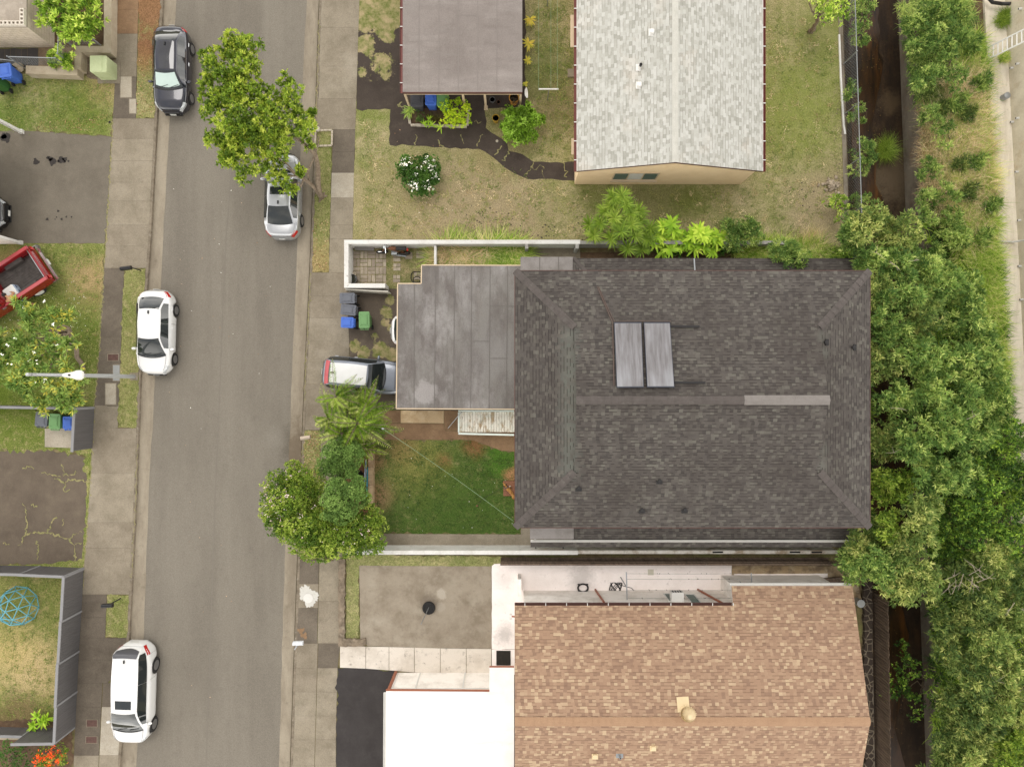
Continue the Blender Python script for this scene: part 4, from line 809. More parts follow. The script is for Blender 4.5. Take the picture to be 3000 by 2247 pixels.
mb.build('pipe', plain('CopperPipe', C(98, 82, 74), .5, .3), so_)
# --- main carport with flat membrane roof
mc = thing('carport', 'dark grey flat-roofed carport joined to the charcoal-roofed house', 'carport', (-3, 2.5, 0))
cp = [(1235, 777), (1530, 778), (1530, 1199), (1161, 1197), (1165, 831), (1234, 831)]
mb = MB(); mb.prism(pol(cp, 2.7), 2.56, 2.7); r_ = mb.build('roof', MEMB, mc)
mb = MB(); 
for a, b in zip(cp, cp[1:] + cp[:1]):
    if a[0] == 1530 and b[0] == 1530: continue
    p, q = P(*a, 2.7), P(*b, 2.7); mb.beam((p.x, p.y, 2.70), (q.x, q.y, 2.70), .05, .03)
mb.build('roof_edge', TRIMT, r_)
mb = MB(); rn = random.Random(4)
for u in (1276, 1332, 1382, 1436, 1487): 
    mb.beam(P(u, 779, 2.704), P(u - 3 + rn.uniform(-1, 1), 1196, 2.704), .032, .012)
for u in (1214,): mb.beam(P(u, 833, 2.704), P(u - 1, 1196, 2.704), .04, .012)
mb.beam(P(1436, 896, 2.704), P(1530, 898, 2.704), .03, .01); mb.beam(P(1382, 1000, 2.704), P(1436, 1000, 2.704), .03, .01); mb.beam(P(1436, 1050, 2.704), P(1487, 1050, 2.704), .03, .01)
mb.build('seam', MSEAM, r_)
for u, v in ((1185, 850), (1250, 790), (1185, 1180), (1182, 1010), (1350, 1185), (1480, 790)):
    p = P(u, v, 2.6); m2 = MB(); m2.box((p.x, p.y, 1.28), (.1, .1, 2.56)); m2.build('post', TRIMT, mc)
# stair deck with peeling white boards
dk = thing('porch_deck', 'peeling white slatted porch deck beside the dark grey carport', 'deck', P(1420, 1240)); mb = MB(); rn = random.Random(9)
PEEL = mat('PeelingPaint', C(250, 244, 230, .85), [(C(190, 160, 118), 5, .5, .6, .85, (1, .3, 1)), (C(120, 96, 74), 9, .58, .68, .8, (1, .35, 1)), (C(212, 222, 208), 2, .5, .7, .6)], bump=24)
x = P(1346, 0, .9).x
while x < P(1506, 0, .9).x: 
    wd = .125; a, b = P(0, 1207 + rn.uniform(-.6, .6), .9).y, P(0, 1266 + rn.uniform(-.6, .6), .9).y; mb.box((x + wd / 2, (a + b) / 2, .885 + rn.uniform(-.004, .004)), (wd, a - b, .035)); x += .138
mb.build('decking', PEEL, dk); mb = MB(); MINT = plain('PaintMint', C(232, 242, 234, .85), .6, var=.1)
for v in (1204, 1270): mb.beam(P(1343, v, .98), P(1506, v + (4 if v > 1250 else 0), .98), .09, .10)
mb.beam(P(1344, 1208, .96), P(1344, 1266, .96), .08, .08); mb.build('rail', MINT, dk); mb = MB()
for u, v in ((1350, 1210), (1350, 1262), (1430, 1262), (1500, 1264)): p = P(u, v, .9); mb.box((p.x, p.y, .43), (.09, .09, .86))
mb.build('post', MINT, dk); mb = MB(); mb.tube([P(1352, 1207, 1.2), P(1313, 1254, .3), P(1312, 1255, .02)], .022, 6); mb.tube([P(1352, 1207, 1.2), P(1352, 1208, .9)], .02, 6); mb.build('handrail', ALU, dk)
# --- white walls round the main yard
WHITEB = mat('BlockWallWhite', C(238, 236, 230), [(C(206, 200, 190), 1.2, .48, .7, .6), (C(126, 118, 108), 3.5, .62, .74, .8, (1, 1, .5)), (C(170, 164, 154), 7, .6, .72, .6)], rough=.9, bump=20)
WHITEG = mat('BlockWallGrey', C(178, 176, 170), [(C(140, 134, 126), 1.2, .45, .66, .7), (C(214, 210, 202), 2.5, .52, .7, .7)], rough=.9, bump=20)
nw = thing('wall', 'white painted block wall with black mildew along the north lawn', 'wall', (2, 7.3, 0))
mb = MB(); y0, y1 = 7.41, 7.20; xa, xb = P(1008, 0, 1.1).x, P(1700, 0, 1.1).x; mb.box(((xa + xb) / 2, (y0 + y1) / 2, .55), (xb - xa, y0 - y1, 1.1))
mb.box((xa + .11, (7.2 + 5.16) / 2, .545), (.22, 7.2 - 5.16, 1.09)); xc = P(1128, 0, 1.1).x; mb.box(((xa + xc) / 2, 5.05, .55), (xc - xa, .21, 1.1)); mb.build('wall', WHITEB, nw)
mb = MB(); mb.box(((xb + 14.3) / 2 + .002, 7.3, .5), (14.3 - xb, .18, 1.0)); mb.build('wall_section', WHITEG, nw)
for u in (1543, 1690): p = P(u, 712, 1.0); mb = MB(); mb.box((p.x, 7.06, .6), (.16, .24, 1.2)); mb.build('buttress', WHITEG, nw)
mb = MB(); mb.box((P(1275, 0, .9).x, 6.55, .45), (.12, 1.25, .9)); tag(mb.build('low_wall', WHITEB), 'short white wall end between the paver yard and the tall grass', 'wall')
mb = MB(); a, b = P(1012, 848, .9), P(1137, 851, .9); mb.beam((a.x, a.y, .45), (b.x, b.y - .05, .45), .05, .9); tag(mb.build('gate_panel', plain('GatePanelWhite', C(232, 226, 212), .6)), 'white flat panel leaning against the south face of the enclosure wall', 'panel')
sw_ = thing('wall', 'long white block wall south of the dark green lawn', 'wall', (4, -8.7, 0)); mb = MB(); x0_, xm, x1_ = P(1010, 0, 1.18).x, P(1693, 0, 1.18).x, P(2456, 0, 1.18).x
rn = random.Random(3); x = x0_
while x < xm - .05:
    e = min(x + .82, xm); mb.box(((x + e) / 2, -8.705, .59), (e - x - .006, .21, 1.18 + rn.uniform(0, .006))); x = e
mb.build('wall', WHITEB, sw_); mb = MB(); mb.box(((xm + x1_) / 2, -8.70, .55), (x1_ - xm, .18, 1.10)); o = mb.build('wall_section', mat('BlockWallWorn', C(214, 208, 196), [(C(150, 128, 100), 1.3, .5, .62, .8), (C(110, 100, 88), 3, .56, .7, .7), (C(236, 232, 224), 1.8, .5, .66, .7)], bump=20), sw_); tag(o, 'weathered stretch of the wall with open block cells')
mb = MB()
for u in (2103, 2329, 2393): p = P(u, 1624, 1.1); mb.box((p.x, -8.70, 1.104), (.55, .09, .006))
mb.build('block_cell', DARK, sw_)
# --- board fence behind the south house
BOARD = mat('WeatheredBoard', C(124, 106, 90), [(C(78, 65, 55), 2.5, .42, .62, .8, (3, 3, .4)), (C(138, 126, 112), 3, .55, .72, .6, (3, 3, .4))], rough=.95, bump=24)
def board_fence(label, a, b, h, wd, seed, gapf=.01, rail=True, cap=None, th=.025, m=BOARD, lean=0):
    """upright boards from a to b (ground points)"""
    f = thing('fence', label, 'fence', (a + b) / 2); mb = MB(); rn = random.Random(seed); d = (b - a); n = int(d.length / wd); d.normalize(); rz = math.atan2(d.y, d.x)
    for i in range(n):
        hh = h + rn.uniform(-.05, .04); c = a + d * (i + .5) * wd; mb.box((c.x, c.y, hh / 2), (wd - gapf, th, hh), rz)
    mb.build('board', m, f); nrm = Vector((-d.y, d.x, 0)); mb = MB()
    for z in (.3, h - .25): mb.beam(a + nrm * .045 + Vector((0, 0, z)), b + nrm * .045 + Vector((0, 0, z)), .05, .09)
    mb.build('rail', m, f)
    if cap: mb = MB(); mb.beam(a + Vector((0, 0, h + .06)), b + Vector((0, 0, h + .06)), cap, .04); mb.build('cap', m, f)
    return f
board_fence('dark weathered board fence between the white wall and the tan-roofed house', Vector((-.6, -9.27, 0)), Vector((16.75, -9.27, 0)), 1.28, .14, 5, .012, cap=.10)
board_fence('long leaning weathered board fence above the dark creek', Vector((P(2561, 0).x, P(0, 1735).y, 0)), Vector((P(2570, 0).x, P(0, 2330).y, 0)), 1.35, .15, 6, .03, lean=.1)
# rough stone retaining wall east of the tan house
mb = MB(); mb.prism(rough(pol([(2524, 1700), (2548, 1700), (2556, 2330), (2530, 2330)]), .03, .2, 3), -1.9, .22)
DSTONE = NG('LavaStone'); vor = DSTONE.n('TexVoronoi', feature='DISTANCE_TO_EDGE'); DSTONE.l(DSTONE.position(), vor.inputs['Vector']); vor.inputs['Scale'].default_value = 2.6
dc = DSTONE.mix(DSTONE.ramp(vor.outputs['Distance'], .03, .07), C(134, 122, 104), C(66, 55, 46)); DSTONE.bsdf(DSTONE.mix(DSTONE.ramp(DSTONE.noise(5, 5), .4, .65, 0, .5), dc, C(48, 40, 34)), .95, bump=DSTONE.noise(10, 5), bstr=.8); DSTONE = DSTONE.m
tag(mb.build('stone_wall', DSTONE), 'dark lava-stone wall with pale mortar beside the tan-roofed house', 'stone wall')
# --- tan house
th = thing('house', 'house under a tan shingle gable roof with a ball-shaped turbine vent', 'house', (8.3, -15.8, 0)); sl = .2811; RY, RZ = -15.83, 4.35
yA, yB = -10.85, -9.96; zA, zB = RZ - sl * (RY - yA) * -1, RZ - sl * (yB - RY)
zA = RZ - sl * (yA - RY); ys2 = -21.8; zS = RZ - sl * (RY - ys2)
mb = MB(); X0, XN, X1 = .13, 10.82, 16.78
mb.roof([(X0, yA, zA), (XN, yA, zA), (XN, yB, zB), (X1, yB, zB), (X1, RY, RZ), (X0, RY, RZ)]); mb.roof([(X0, ys2, zS), (X1, ys2, zS), (X1, RY, RZ), (X0, RY, RZ)]); rf = mb.build('roof', SH_TAN, th)
mb = MB(); ridge_strip(mb, [(X0, RY, RZ + .015), (X1, RY, RZ + .015)], .42); mb.build('ridge_cap', CAPT, rf)
mb = MB(); mb.add([(X0, yA, zA - .03), (XN, yA, zA - .03), (XN, yB, zB - .03), (X1, yB, zB - .03), (X1, RY, RZ - .03), (X0, RY, RZ - .03)], [(5, 4, 3, 2, 1, 0)]); mb.add([(X0, ys2, zS - .03), (X1, ys2, zS - .03), (X1, RY, RZ - .03), (X0, RY, RZ - .03)], [(3, 2, 1, 0)][::1])
mb.beam((X0 + .012, yA, zA - .09), (X0 + .012, RY, RZ - .09), .025, .16); mb.beam((X1 - .012, yB, zB - .09), (X1 - .012, RY, RZ - .09), .025, .16); mb.beam((X0 + .012, RY, RZ - .092), (X0 + .012, ys2, zS - .092), .025, .16); mb.beam((X1 - .012, RY, RZ - .092), (X1 - .012, ys2, zS - .092), .025, .16); mb.build('fascia', COPPER, rf)
mb = MB(); gutter(mb, (X0, yA + .06, zA - .11), (XN - .05, yA + .06, zA - .11), .11, .1); mb.build('gutter', BROWNF, rf); mb = MB(); gutter(mb, (XN - .05, yB + .06, zB - .11), (X1, yB + .06, zB - .11), .12, .1); mb.build('gutter', TRIMW, rf)
mb = MB()
for i in range(11): x = X0 + .5 + i * 1.02; mb.box((x, yA + .06, zA + .0), (.03, .13, .012))
mb.build('gutter_strap', TRIMW, rf)
mb = MB(); mb.box((8.4, -16.4, 1.3), (15.6, 10.8, 2.6)); mb.box((13.7, -10.6, 1.3), (5.2, .84, 2.6)); wl = mb.build('wall', STUCCOW, th)
mb = MB(); mb.add([(.6, -11.0, 2.6), (.6, -21.8, 2.6), (.6, RY, RZ - .12)], [(0, 1, 2)]); mb.add([(16.2, -11.0, 2.6), (16.2, -21.8, 2.6), (16.2, RY, RZ - .12)], [(0, 2, 1)]); mb.build('gable', STUCCOW, th)
def wz(u, v): z = CAMZ - 11.0 * FOC / (v - CV); return P(u, v, z)
for u0, u1, v0, v1 in ((1942, 1985, 1739, 1762), (2003, 2060, 1741, 1771)):
    a, b = wz(u0, v0), wz(u1, v1); window(th, ((a.x + b.x) / 2, -11.0, (a.z + b.z) / 2 if b.z > a.z else 1.5), abs(b.x - a.x), max(.8, b.z - a.z), (0, 1, 0), TRIMW, 1, SCREEN)
ac = MB(); p = P(1982, 1762, 1.7); ac.box((p.x, -10.78, 1.75), (.62, .5, .42)); ao = ac.build('air_conditioner', TRIMW, th); g = MB()
for i in range(4): g.box((p.x - .2 + i * .13, -10.525, 1.75), (.06, .012, .26))
g.build('grille', BLK, ao)
mb = MB()
for u, v, u2 in ((1745, 1738, 1757), (2047, 1727, 2085)): a = P(u, v, .3); mb.beam((a.x, -10.93, .1), (a.x + px(u2 - u), -10.93, 2.6), .09, .07)
mb.build('downspout', COPPER, th)
mb = MB(); p = P(1522, 1742, .6); mb.box((p.x, -10.55, .55), (.18, .9, 1.1)); mb.build('wing_wall', STUCCOW, th)
tv = thing('turbine_vent', 'cream ball-shaped turbine ventilator near the ridge of the tan roof', 'roof vent', P(2012, 2083, 4.2)); CREAM = plain('VentCream', C(232, 210, 168), .45)
pb = P(2000, 2062, 4.15); yb = P(0, 2062, 4.15).y; mb = MB(); q = [(1982, 2042), (2017, 2040), (2022, 2086), (1986, 2086)]; 
def on_t(u, v, lift=0):
    z = 4
    for _ in range(10): y = (CV - v) * (CAMZ - z) / FOC; z = RZ - sl * abs(y - RY) + lift
    return P(u, v, z)
t = [on_t(u, v, .03) for u, v in q]; mb.add(t + [a - Vector((0, 0, .035)) for a in t], [(3, 2, 1, 0), (0, 1, 5, 4), (1, 2, 6, 5), (2, 3, 7, 6), (3, 0, 4, 7)]); bc = on_t(2008, 2075); mb.lathe([(.17, 0), (.17, .32)], bc, 16); mb.build('flashing', CREAM, tv)
mb = MB(); c = bc + Vector((0, 0, .55)); nb = 26
for k in range(nb):
    a = 2 * math.pi * k / nb; prof = []
    for i in range(9):
        tt = math.pi * (i / 8) * .92 - math.pi / 2 + .06; r = .34 * math.cos(tt); aa = a + .25 * math.sin(tt); prof.append((Vector((r * math.cos(aa), r * math.sin(aa), .30 * math.sin(tt))), Vector((-math.sin(aa + .5), math.cos(aa + .5), 0)) * (.048 * max(.15, math.cos(tt)))))
    V = [];
    for p_, s_ in prof: V += [c + p_ - s_ * .8, c + p_ * .96 + s_ * .9]
    mb.add(V, [(2 * i, 2 * i + 1, 2 * i + 3, 2 * i + 2) for i in range(8)])
mb.lathe([(.12, .28), (.0, .305)], c, 16); mb.ball(c, (.29, .29, .25), 14, 8, 0); mb.build('turbine', CREAM, tv, smooth=True)
for (u, v, lab) in ((1743, 2212, 'small cream box vent on the tan roof, nearer the white carport roof'), (1913, 2188, 'small cream box vent on the tan roof, right of the pipe vent')):
    p = on_t(u, v); mb = MB(); mb.box(p + Vector((0, 0, .012)), (.3, .36, .02)); mb.rbox(p + Vector((0, 0, .1)), (.19, .2, .16), .04, bev=.02); tag(mb.build('box_vent', CREAM), lab, 'roof vent')
p = on_t(1815, 2211); mb = MB(); mb.box(p + Vector((0, 0, .012)), (.34, .26, .02)); mb.lathe([(.05, 0), (.05, .3), (.035, .3), (.035, .05)], p, 12); tag(mb.build('pipe_vent', STEEL), 'grey pipe vent with flashing on the tan roof', 'roof vent')
# white flat-roofed carport
wc = thing('carport', 'carport with a bright white flat roof and white panelled side', 'carport', (-4, -18, 0)); wp = [(1131, 2024), (1434, 2026), (1434, 1955), (1506, 1955), (1506, 2420), (1129, 2420)]
mb = MB(); mb.prism(pol(wp, 2.6), 2.46, 2.6); r_ = mb.build('roof', WROOF, wc)
mb = MB(); a, b = P(1131, 2023, 2.55), P(1434, 2025, 2.55); mb.beam(a + Vector((0, .05, 0)), b + Vector((0, .05, 0)), .06, .1); a, b = P(1434, 1954, 2.55), P(1506, 1954, 2.55); mb.beam(a + Vector((0, .03, 0)), b + Vector((0, .03, 0)), .05, .1); mb.build('fascia', COPPER, r_)
mb = MB(); gutter(mb, P(1128, 2027, 2.55), P(1126, 2420, 2.55), .11, .09); mb.build('gutter', TRIMW, r_)
yw = P(0, 1969).y; x0_, x1_ = P(1163, 0).x, P(1434, 0).x + .1; mb = MB(); mb.box(((x0_ + x1_) / 2, yw - .06, 1.23), (x1_ - x0_, .1, 2.46)); pw = mb.build('side_wall', STUCCOW, wc)
mb = MB()
for u in (1232, 1363): p = P(u, 1969); mb.box((p.x, yw + .005, 1.23), (.07, .03, 2.44))
mb.box(((x0_ + x1_) / 2, yw + .004, 1.9), (x1_ - x0_, .02, .06)); mb.build('panel_strip', TRIMW, pw)
p = P(1160, 1966); mb = MB(); mb.box((p.x, p.y - .05, 1.24), (.14, .14, 2.46)); mb.build('post', COPPER, wc); mb = MB(); mb.box((p.x + .16, p.y - .07, 1.0), (.05, .05, 1.6)); mb.build('downspout', TRIMW, wc)
p = P(1160, 2500); mb = MB(); mb.box((p.x, -22.5, 1.23), (.14, .14, 2.46)); mb.build('post', COPPER, wc)
# --- pale-roofed north house
nh = thing('house', 'tan block house under a pale grey-white shingle gable roof', 'house', (7.7, 18, 0)); mb = MB(); XW, XE, XR, YS, YN, ze2, zr2 = 3.17, 12.34, 7.70, 10.42, 30.0, 2.8, 4.13
mb.roof([(XW, YS, ze2), (XW, YN, ze2), (XR, YN, zr2), (XR, YS, zr2)], udir=(0, 1, 0)); mb.roof([(XE, YS, ze2), (XE, YN, ze2), (XR, YN, zr2), (XR, YS, zr2)], udir=(0, 1, 0)); rf = mb.build('roof', SH_PALE, nh)
mb = MB(); ridge_strip(mb, [(XR, YS, zr2 + .012), (XR, YN, zr2 + .012)], .3); mb.build('ridge_cap', CAPP, rf)
mb = MB(); mb.beam((XW, YS + .01, ze2 - .08), (XR, YS + .01, zr2 - .08), .025, .15); mb.beam((XE, YS + .01, ze2 - .08), (XR, YS + .01, zr2 - .08), .025, .15); mb.build('fascia', BROWNF, rf)
mb = MB(); mb.add([(XW, YS, ze2 - .02), (XW, YN, ze2 - .02), (XR, YN, zr2 - .02), (XR, YS, zr2 - .02), (XE, YN, ze2 - .02), (XE, YS, ze2 - .02)], [(3, 2, 1, 0)[::-1], (3, 2, 4, 5)]); mb.build('soffit', TRIMT, rf)
for x in (XW - .06, XE + .06):
    mb = MB(); gutter(mb, (x, YS, ze2 - .1), (x, YN, ze2 - .1), .11, .1); o = mb.build('gutter', REDG, rf); mb = MB()
    for i in range(20): mb.box((x, YS + .55 + i * .93, ze2 + .002), (.13, .035, .012))
    mb.build('gutter_strap', TRIMW, o)
mb = MB(); YW = 10.6; mb.box((7.75, 20.3, 1.32), (8.84, 19.4, 2.64)); mb.build('wall', TANW, nh)
mb = MB(); mb.add([(3.33, YW, 2.64), (12.17, YW, 2.64), (XR, YW, zr2 - .1)], [(0, 1, 2)]); 
for i in range(30): x = 3.5 + i * .29; zz = 2.64 + (1 - abs(x - XR) / 4.5) * 1.36; mb.box((x, YW - .006, (2.68 + zz) / 2 - .03), (.02, .012, max(.01, zz - 2.68)))
mb.build('gable', TANW, nh)
a, b = P(1803, 506, 2.0), P(1932, 527, .8); CURT = plain('Curtain', C(232, 230, 222), .8); window(nh, ((5.2 + 7.42) / 2, YW, 1.42), 2.3, 1.15, (0, -1, 0), TRIMT, 3, [SCREEN, CURT, SCREEN])
mb = MB(); mb.box((6.31, YW - .06, .80), (2.4, .12, .06)); mb.build('window_sill', TRIMT, nh)
for y in (13.5, 17, 20.5): window(nh, (3.33, y, 1.6), 1.5, 1.1, (-1, 0, 0), TRIMT); window(nh, (12.17, y, 1.6), 1.5, 1.1, (1, 0, 0), TRIMT)
mb = MB(); mb.box((3.12, P(0, 92, 2.2).y, 2.2), (.4, 1.6, .05)); mb.box((3.12, P(0, 430, 2.2).y, 2.2), (.3, .8, .05)); mb.build('awning', TRIMT, nh)
def on_p(u, v): 
    z = 3.5
    for _ in range(10): x = (u - CU) * (CAMZ - z) / FOC; z = zr2 - (zr2 - ze2) / (XR - XW) * abs(x - XR)
    return P(u, v, z)
for u, v, lab in ((1909, 96, 'white box vent on the pale roof, topmost of the three'), (1872, 251, 'white box vent on the pale roof below the black-topped pipe')):
    p = on_p(u, v); mb = MB(); mb.box(p + Vector((0, 0, .012)), (.3, .34, .02)); mb.rbox(p + Vector((0, 0, .1)), (.2, .2, .16), .04, bev=.02); tag(mb.build('box_vent', TRIMW), lab, 'roof vent')
p = on_p(1872, 199); t_ = thing('pipe_vent', 'white flashing with black-topped pipe on the pale roof', 'roof vent', p); mb = MB(); mb.box(p + Vector((0, 0, .012)), (.32, .32, .02)); mb.lathe([(.11, 0), (.07, .12), (.06, .2)], p, 14); mb.build('flashing', TRIMW, t_); mb = MB(); mb.lathe([(.06, .2), (.075, .34), (.05, .34), (.04, .3)], p + Vector((.03, 0, 0)), 14); mb.build('pipe', BLK, t_)
# north carport
nc = thing('carport', 'carport with a brownish grey membrane roof and tan posts beside the pale roof', 'carport', (-2.4, 20, 0)); mb = MB(); mb.box((-2.45, 22.2, 2.5), (5.92, 15.58, .1)); r_ = mb.build('roof', MEMB2, nc)
mb = MB()
for i, x in enumerate((-4.6, -3.62, -2.66, -1.7, -.75)): mb.box((x, 22.2, 2.553), (.035, 15.5, .008))
mb.box((-3.9, 20, 2.553), (.9, .03, .008)); mb.box((-2.2, 18.2, 2.553), (.9, .03, .008)); mb.build('seam', MSEAMP, r_)
mb = MB(); gutter(mb, (-5.49, 14.42, 2.38), (-5.49, 30, 2.38), .11, .1); o = mb.build('gutter', REDG, r_); mb = MB()
for i in range(16): mb.box((-5.49, 14.9 + i * .93, 2.483), (.14, .035, .012))
mb.build('gutter_strap', TRIMW, o); mb = MB(); mb.box((-2.45, 14.395, 2.47), (5.92, .03, .17)); mb.build('fascia', BROWNF, r_); mb = MB(); mb.box((-2.45, 14.5, 2.26), (5.75, .09, .24)); mb.build('beam', TRIMT, nc)
for u, v in ((1202, 312), (1363, 314), (1424, 318), (1524, 300)):
    p = P(u, v); mb = MB(); mb.box((p.x, 14.64, 1.07), (.11, .11, 2.14)); mb.box((p.x, 14.64, .06), (.2, .2, .12)); mb.build('post', TRIMT, nc)
mb = MB(); mb.lathe([(.0, -.03), (.16, 0), (.24, .06), (.25, .08), (.16, .03), (0, 0)], P(1533, 270, 2.2) + Vector((.1, -.05, 0)), 18, M=Matrix.Rotation(R(75), 3, 'Y')); tag(mb.build('satellite_dish', TRIMW), 'small white dish at the corner of the brownish carport roof', 'dish')
# --- block house top left
GBLOCK = NG('GreyBlock'); bt = GBLOCK.n('TexBrick'); GBLOCK.l(GBLOCK.position(), bt.inputs['Vector'])
BLOCK = mat('ConcreteBlock', C(222, 208, 188), [(C(172, 158, 138), 1.4, .45, .66, .5)], bump=30)
BROOF = mat('ConcreteRoof', C(188, 176, 160), [(C(150, 138, 124), .9, .42, .6, .8), (C(222, 214, 200), .9, .54, .7, .8)], bump=16)
bh = thing('house', 'flat-roofed grey block house with a pierced block parapet', 'house', P(0, 40)); zt = 2.0; q = P(160, 140); yb, xb = q.y, q.x
mb = MB(); mb.box((xb - 5, yb + 5, zt / 2), (10, 10, zt)); wl = mb.build('wall', BLOCK, bh); mb = MB(); MORT = plain('Mortar', C(196, 182, 160), .95)
for i in range(1, 10): mb.box((xb - 5, yb - .002, i * .2), (10.0, .012, .016)); mb.box((xb + .002, yb + 5, i * .2), (.012, 10.0, .016))
for i in range(10):
    for k in range(12): mb.box((xb - .2 - k * .4 - (i % 2) * .2, yb - .002, i * .2 + .1), (.012, .01, .18)); mb.box((xb + .002, yb + .2 + k * .4 + (i % 2) * .2, i * .2 + .1), (.01, .012, .18))
mb.build('mortar', MORT, wl); mb = MB(); mb.box((xb - 5, yb + 5, zt + .04), (10.0, 10.0, .08)); mb.build('roof', BROOF, bh)
def breeze(mb, c, s=.2, h=.2):
    c = Vector(c); t = .035
    for dx, dy, w_, d_ in ((0, s / 2 - t / 2, s, t), (0, -s / 2 + t / 2, s, t), (s / 2 - t / 2, 0, t, s - 2 * t), (-s / 2 + t / 2, 0, t, s - 2 * t)): mb.box(c + Vector((dx, dy, h / 2)), (w_ - .004, d_, h))
mb = MB()
for k in range(24): breeze(mb, (xb - .11 - k * .205, yb + .11, zt + .08))
for k in range(1, 4): breeze(mb, (xb - .11, yb + .11 + k * .205, zt + .08))
mb.build('parapet', plain('BreezeBlock', C(232, 222, 206), .8), bh)
mb = MB(); mb.sheet(rough(pol([(-200, 146), (113, 144), (113, 198), (-200, 198)]), .02, .3), .02); TARP = mat('TarMat', C(74, 70, 68), [(C(98, 92, 88), 2, .5, .7, .6)], rough=.6); struct('paved_strip', mb, TARP)
mb = MB(); 
for i in range(5): p = P(15 + 16.5 * i, 170); mb.box((p.x, p.y, .024), (.02, .95, .006))
struct('paved_strip', mb, plain('StripJoint', C(112, 100, 84), .9))
pave([(113, 150), (230, 140), (300, 130), (330, -100), (150, -100), (150, 140)], SOIL, .006, 'garden_bed')
pave([(113, 140), (225, 140), (225, 202), (113, 198)], mat('DirtTan', C(152, 130, 104), [(C(116, 96, 74), 2, .45, .62, .7)], bump=14), .012, 'garden_bed')
lw = thing('low_wall', 'low L-shaped concrete garden wall beside the green utility box', 'wall', P(270, 150)); LWM = mat('LowWallConcrete', C(190, 176, 152), [(C(158, 142, 118), 1.6, .45, .66, .6), (C(206, 196, 178), 3, .55, .7, .5)], bump=18)
mb = MB(); h = .55
for q in ([(305, -120), (327, -120), (326, 136), (304, 136)], [(220, 135), (326, 136.2), (324, 156), (222, 153)], [(216, 150), (238, 153.5), (236, 203), (219, 203)], [(76, 193), (227, 197), (226, 222), (75, 216)]): mb.prism(pol(q, h), -.05, h + random.uniform(0, .006))
mb.build('wall', LWM, lw)
def chain_link(label, pts, h, z0=0, mesh=True, seed=1, lean=0, density=.09, posts=None):
    """pts ground points; galvanised posts and top rail with diamond mesh"""
    f = thing('chain_link_fence', label, 'fence', pts[0]); mb = MB()
    for a, b in zip(pts[:-1], pts[1:]): mb.tube([a + Vector((0, 0, z0 + h)), b + Vector((0, 0, z0 + h))], .024, 6)
    mb.build('top_rail', STEEL, f)
    for a in (posts or pts): m2 = MB(); m2.tube([a + Vector((0, 0, z0 - .05)), a + Vector((0, 0, z0 + h + .04))], .03, 8); m2.ball(a + Vector((0, 0, z0 + h + .05)), .035, 8, 5); m2.build('post', STEEL, f)
    if mesh:
        mb = MB(); r = .0016
        for a, b in zip(pts[:-1], pts[1:]):
            d = b - a; L = d.length; d.normalize(); s = -h
            while s < L:
                for sg in (1, -1):
                    p0, p1 = (s, 0.0), (s + h, h)
                    t0 = max(0, -s / h); t1 = min(1, (L - s) / h)
                    if t1 > t0:
                        A_ = a + d * (s + t0 * h) + Vector((0, 0, z0 + (t0 * h if sg > 0 else h - t0 * h))); B2 = a + d * (s + t1 * h) + Vector((0, 0, z0 + (t1 * h if sg > 0 else h - t1 * h)))
                        mb.beam(A_, B2, r * 2, r * 2)
                s += density
        mb.build('mesh', STEEL, f)
    return f
zz = .55
chain_link('short chain-link fence on the low wall behind the green utility box', [P(312, 147), P(228, 148), P(226, 200)], 1.0, zz)
chain_link('chain-link gate fence on the low wall beside the blue bin', [P(215, 208), P(80, 204)], .85, zz)
chain_link('chain-link fence end with dark green cloth beside the blue bin', [P(78, 203), P(-30, 190)], .9, 0)
mb = MB(); a, b = P(62, 206), P(-30, 196); mb.beam(a + Vector((0, -.04, .5)), b + Vector((0, -.04, .5)), .012, .8); tag(mb.build('shade_cloth', plain('ShadeCloth', C(38, 48, 38), .8)), 'dark green shade cloth on the fence behind the blue bin', 'cloth')
mb = MB(); mb.ball(P(52, 199, .12), (.34, .28, .16), 12, 7); tag(mb.build('boulder', LWM, smooth='all'), 'pale rounded stone behind the blue bin, at the fence end', 'boulder')
# carport of the west house (its posts show)
wcp = thing('carport', 'white carport posts at the left edge, over the black car', 'carport', P(20, 550)); mb = MB()
for q in ((69, 388), (66, 712)): p = P(*q); m2 = MB(); m2.box((p.x - .09, p.y, 1.2), (.20, .13, 2.4)); m2.box((p.x - .05, p.y, .1), (.2, .2, .2)); m2.build('post', TRIMW, wcp)
p = P(66, 712); m2 = MB(); m2.box((p.x - 3.1, p.y, 1.2), (6.0, .12, 2.4)); m2.build('wall', STUCCOW, wcp)
mb = MB(); a, b = P(-30, 360, 2.5), P(-30, 730, 2.5); mb.box((a.x - 2.6, (a.y + b.y) / 2, 2.5), (5.2, a.y - b.y, .14)); mb.build('roof', TRIMW, wcp)
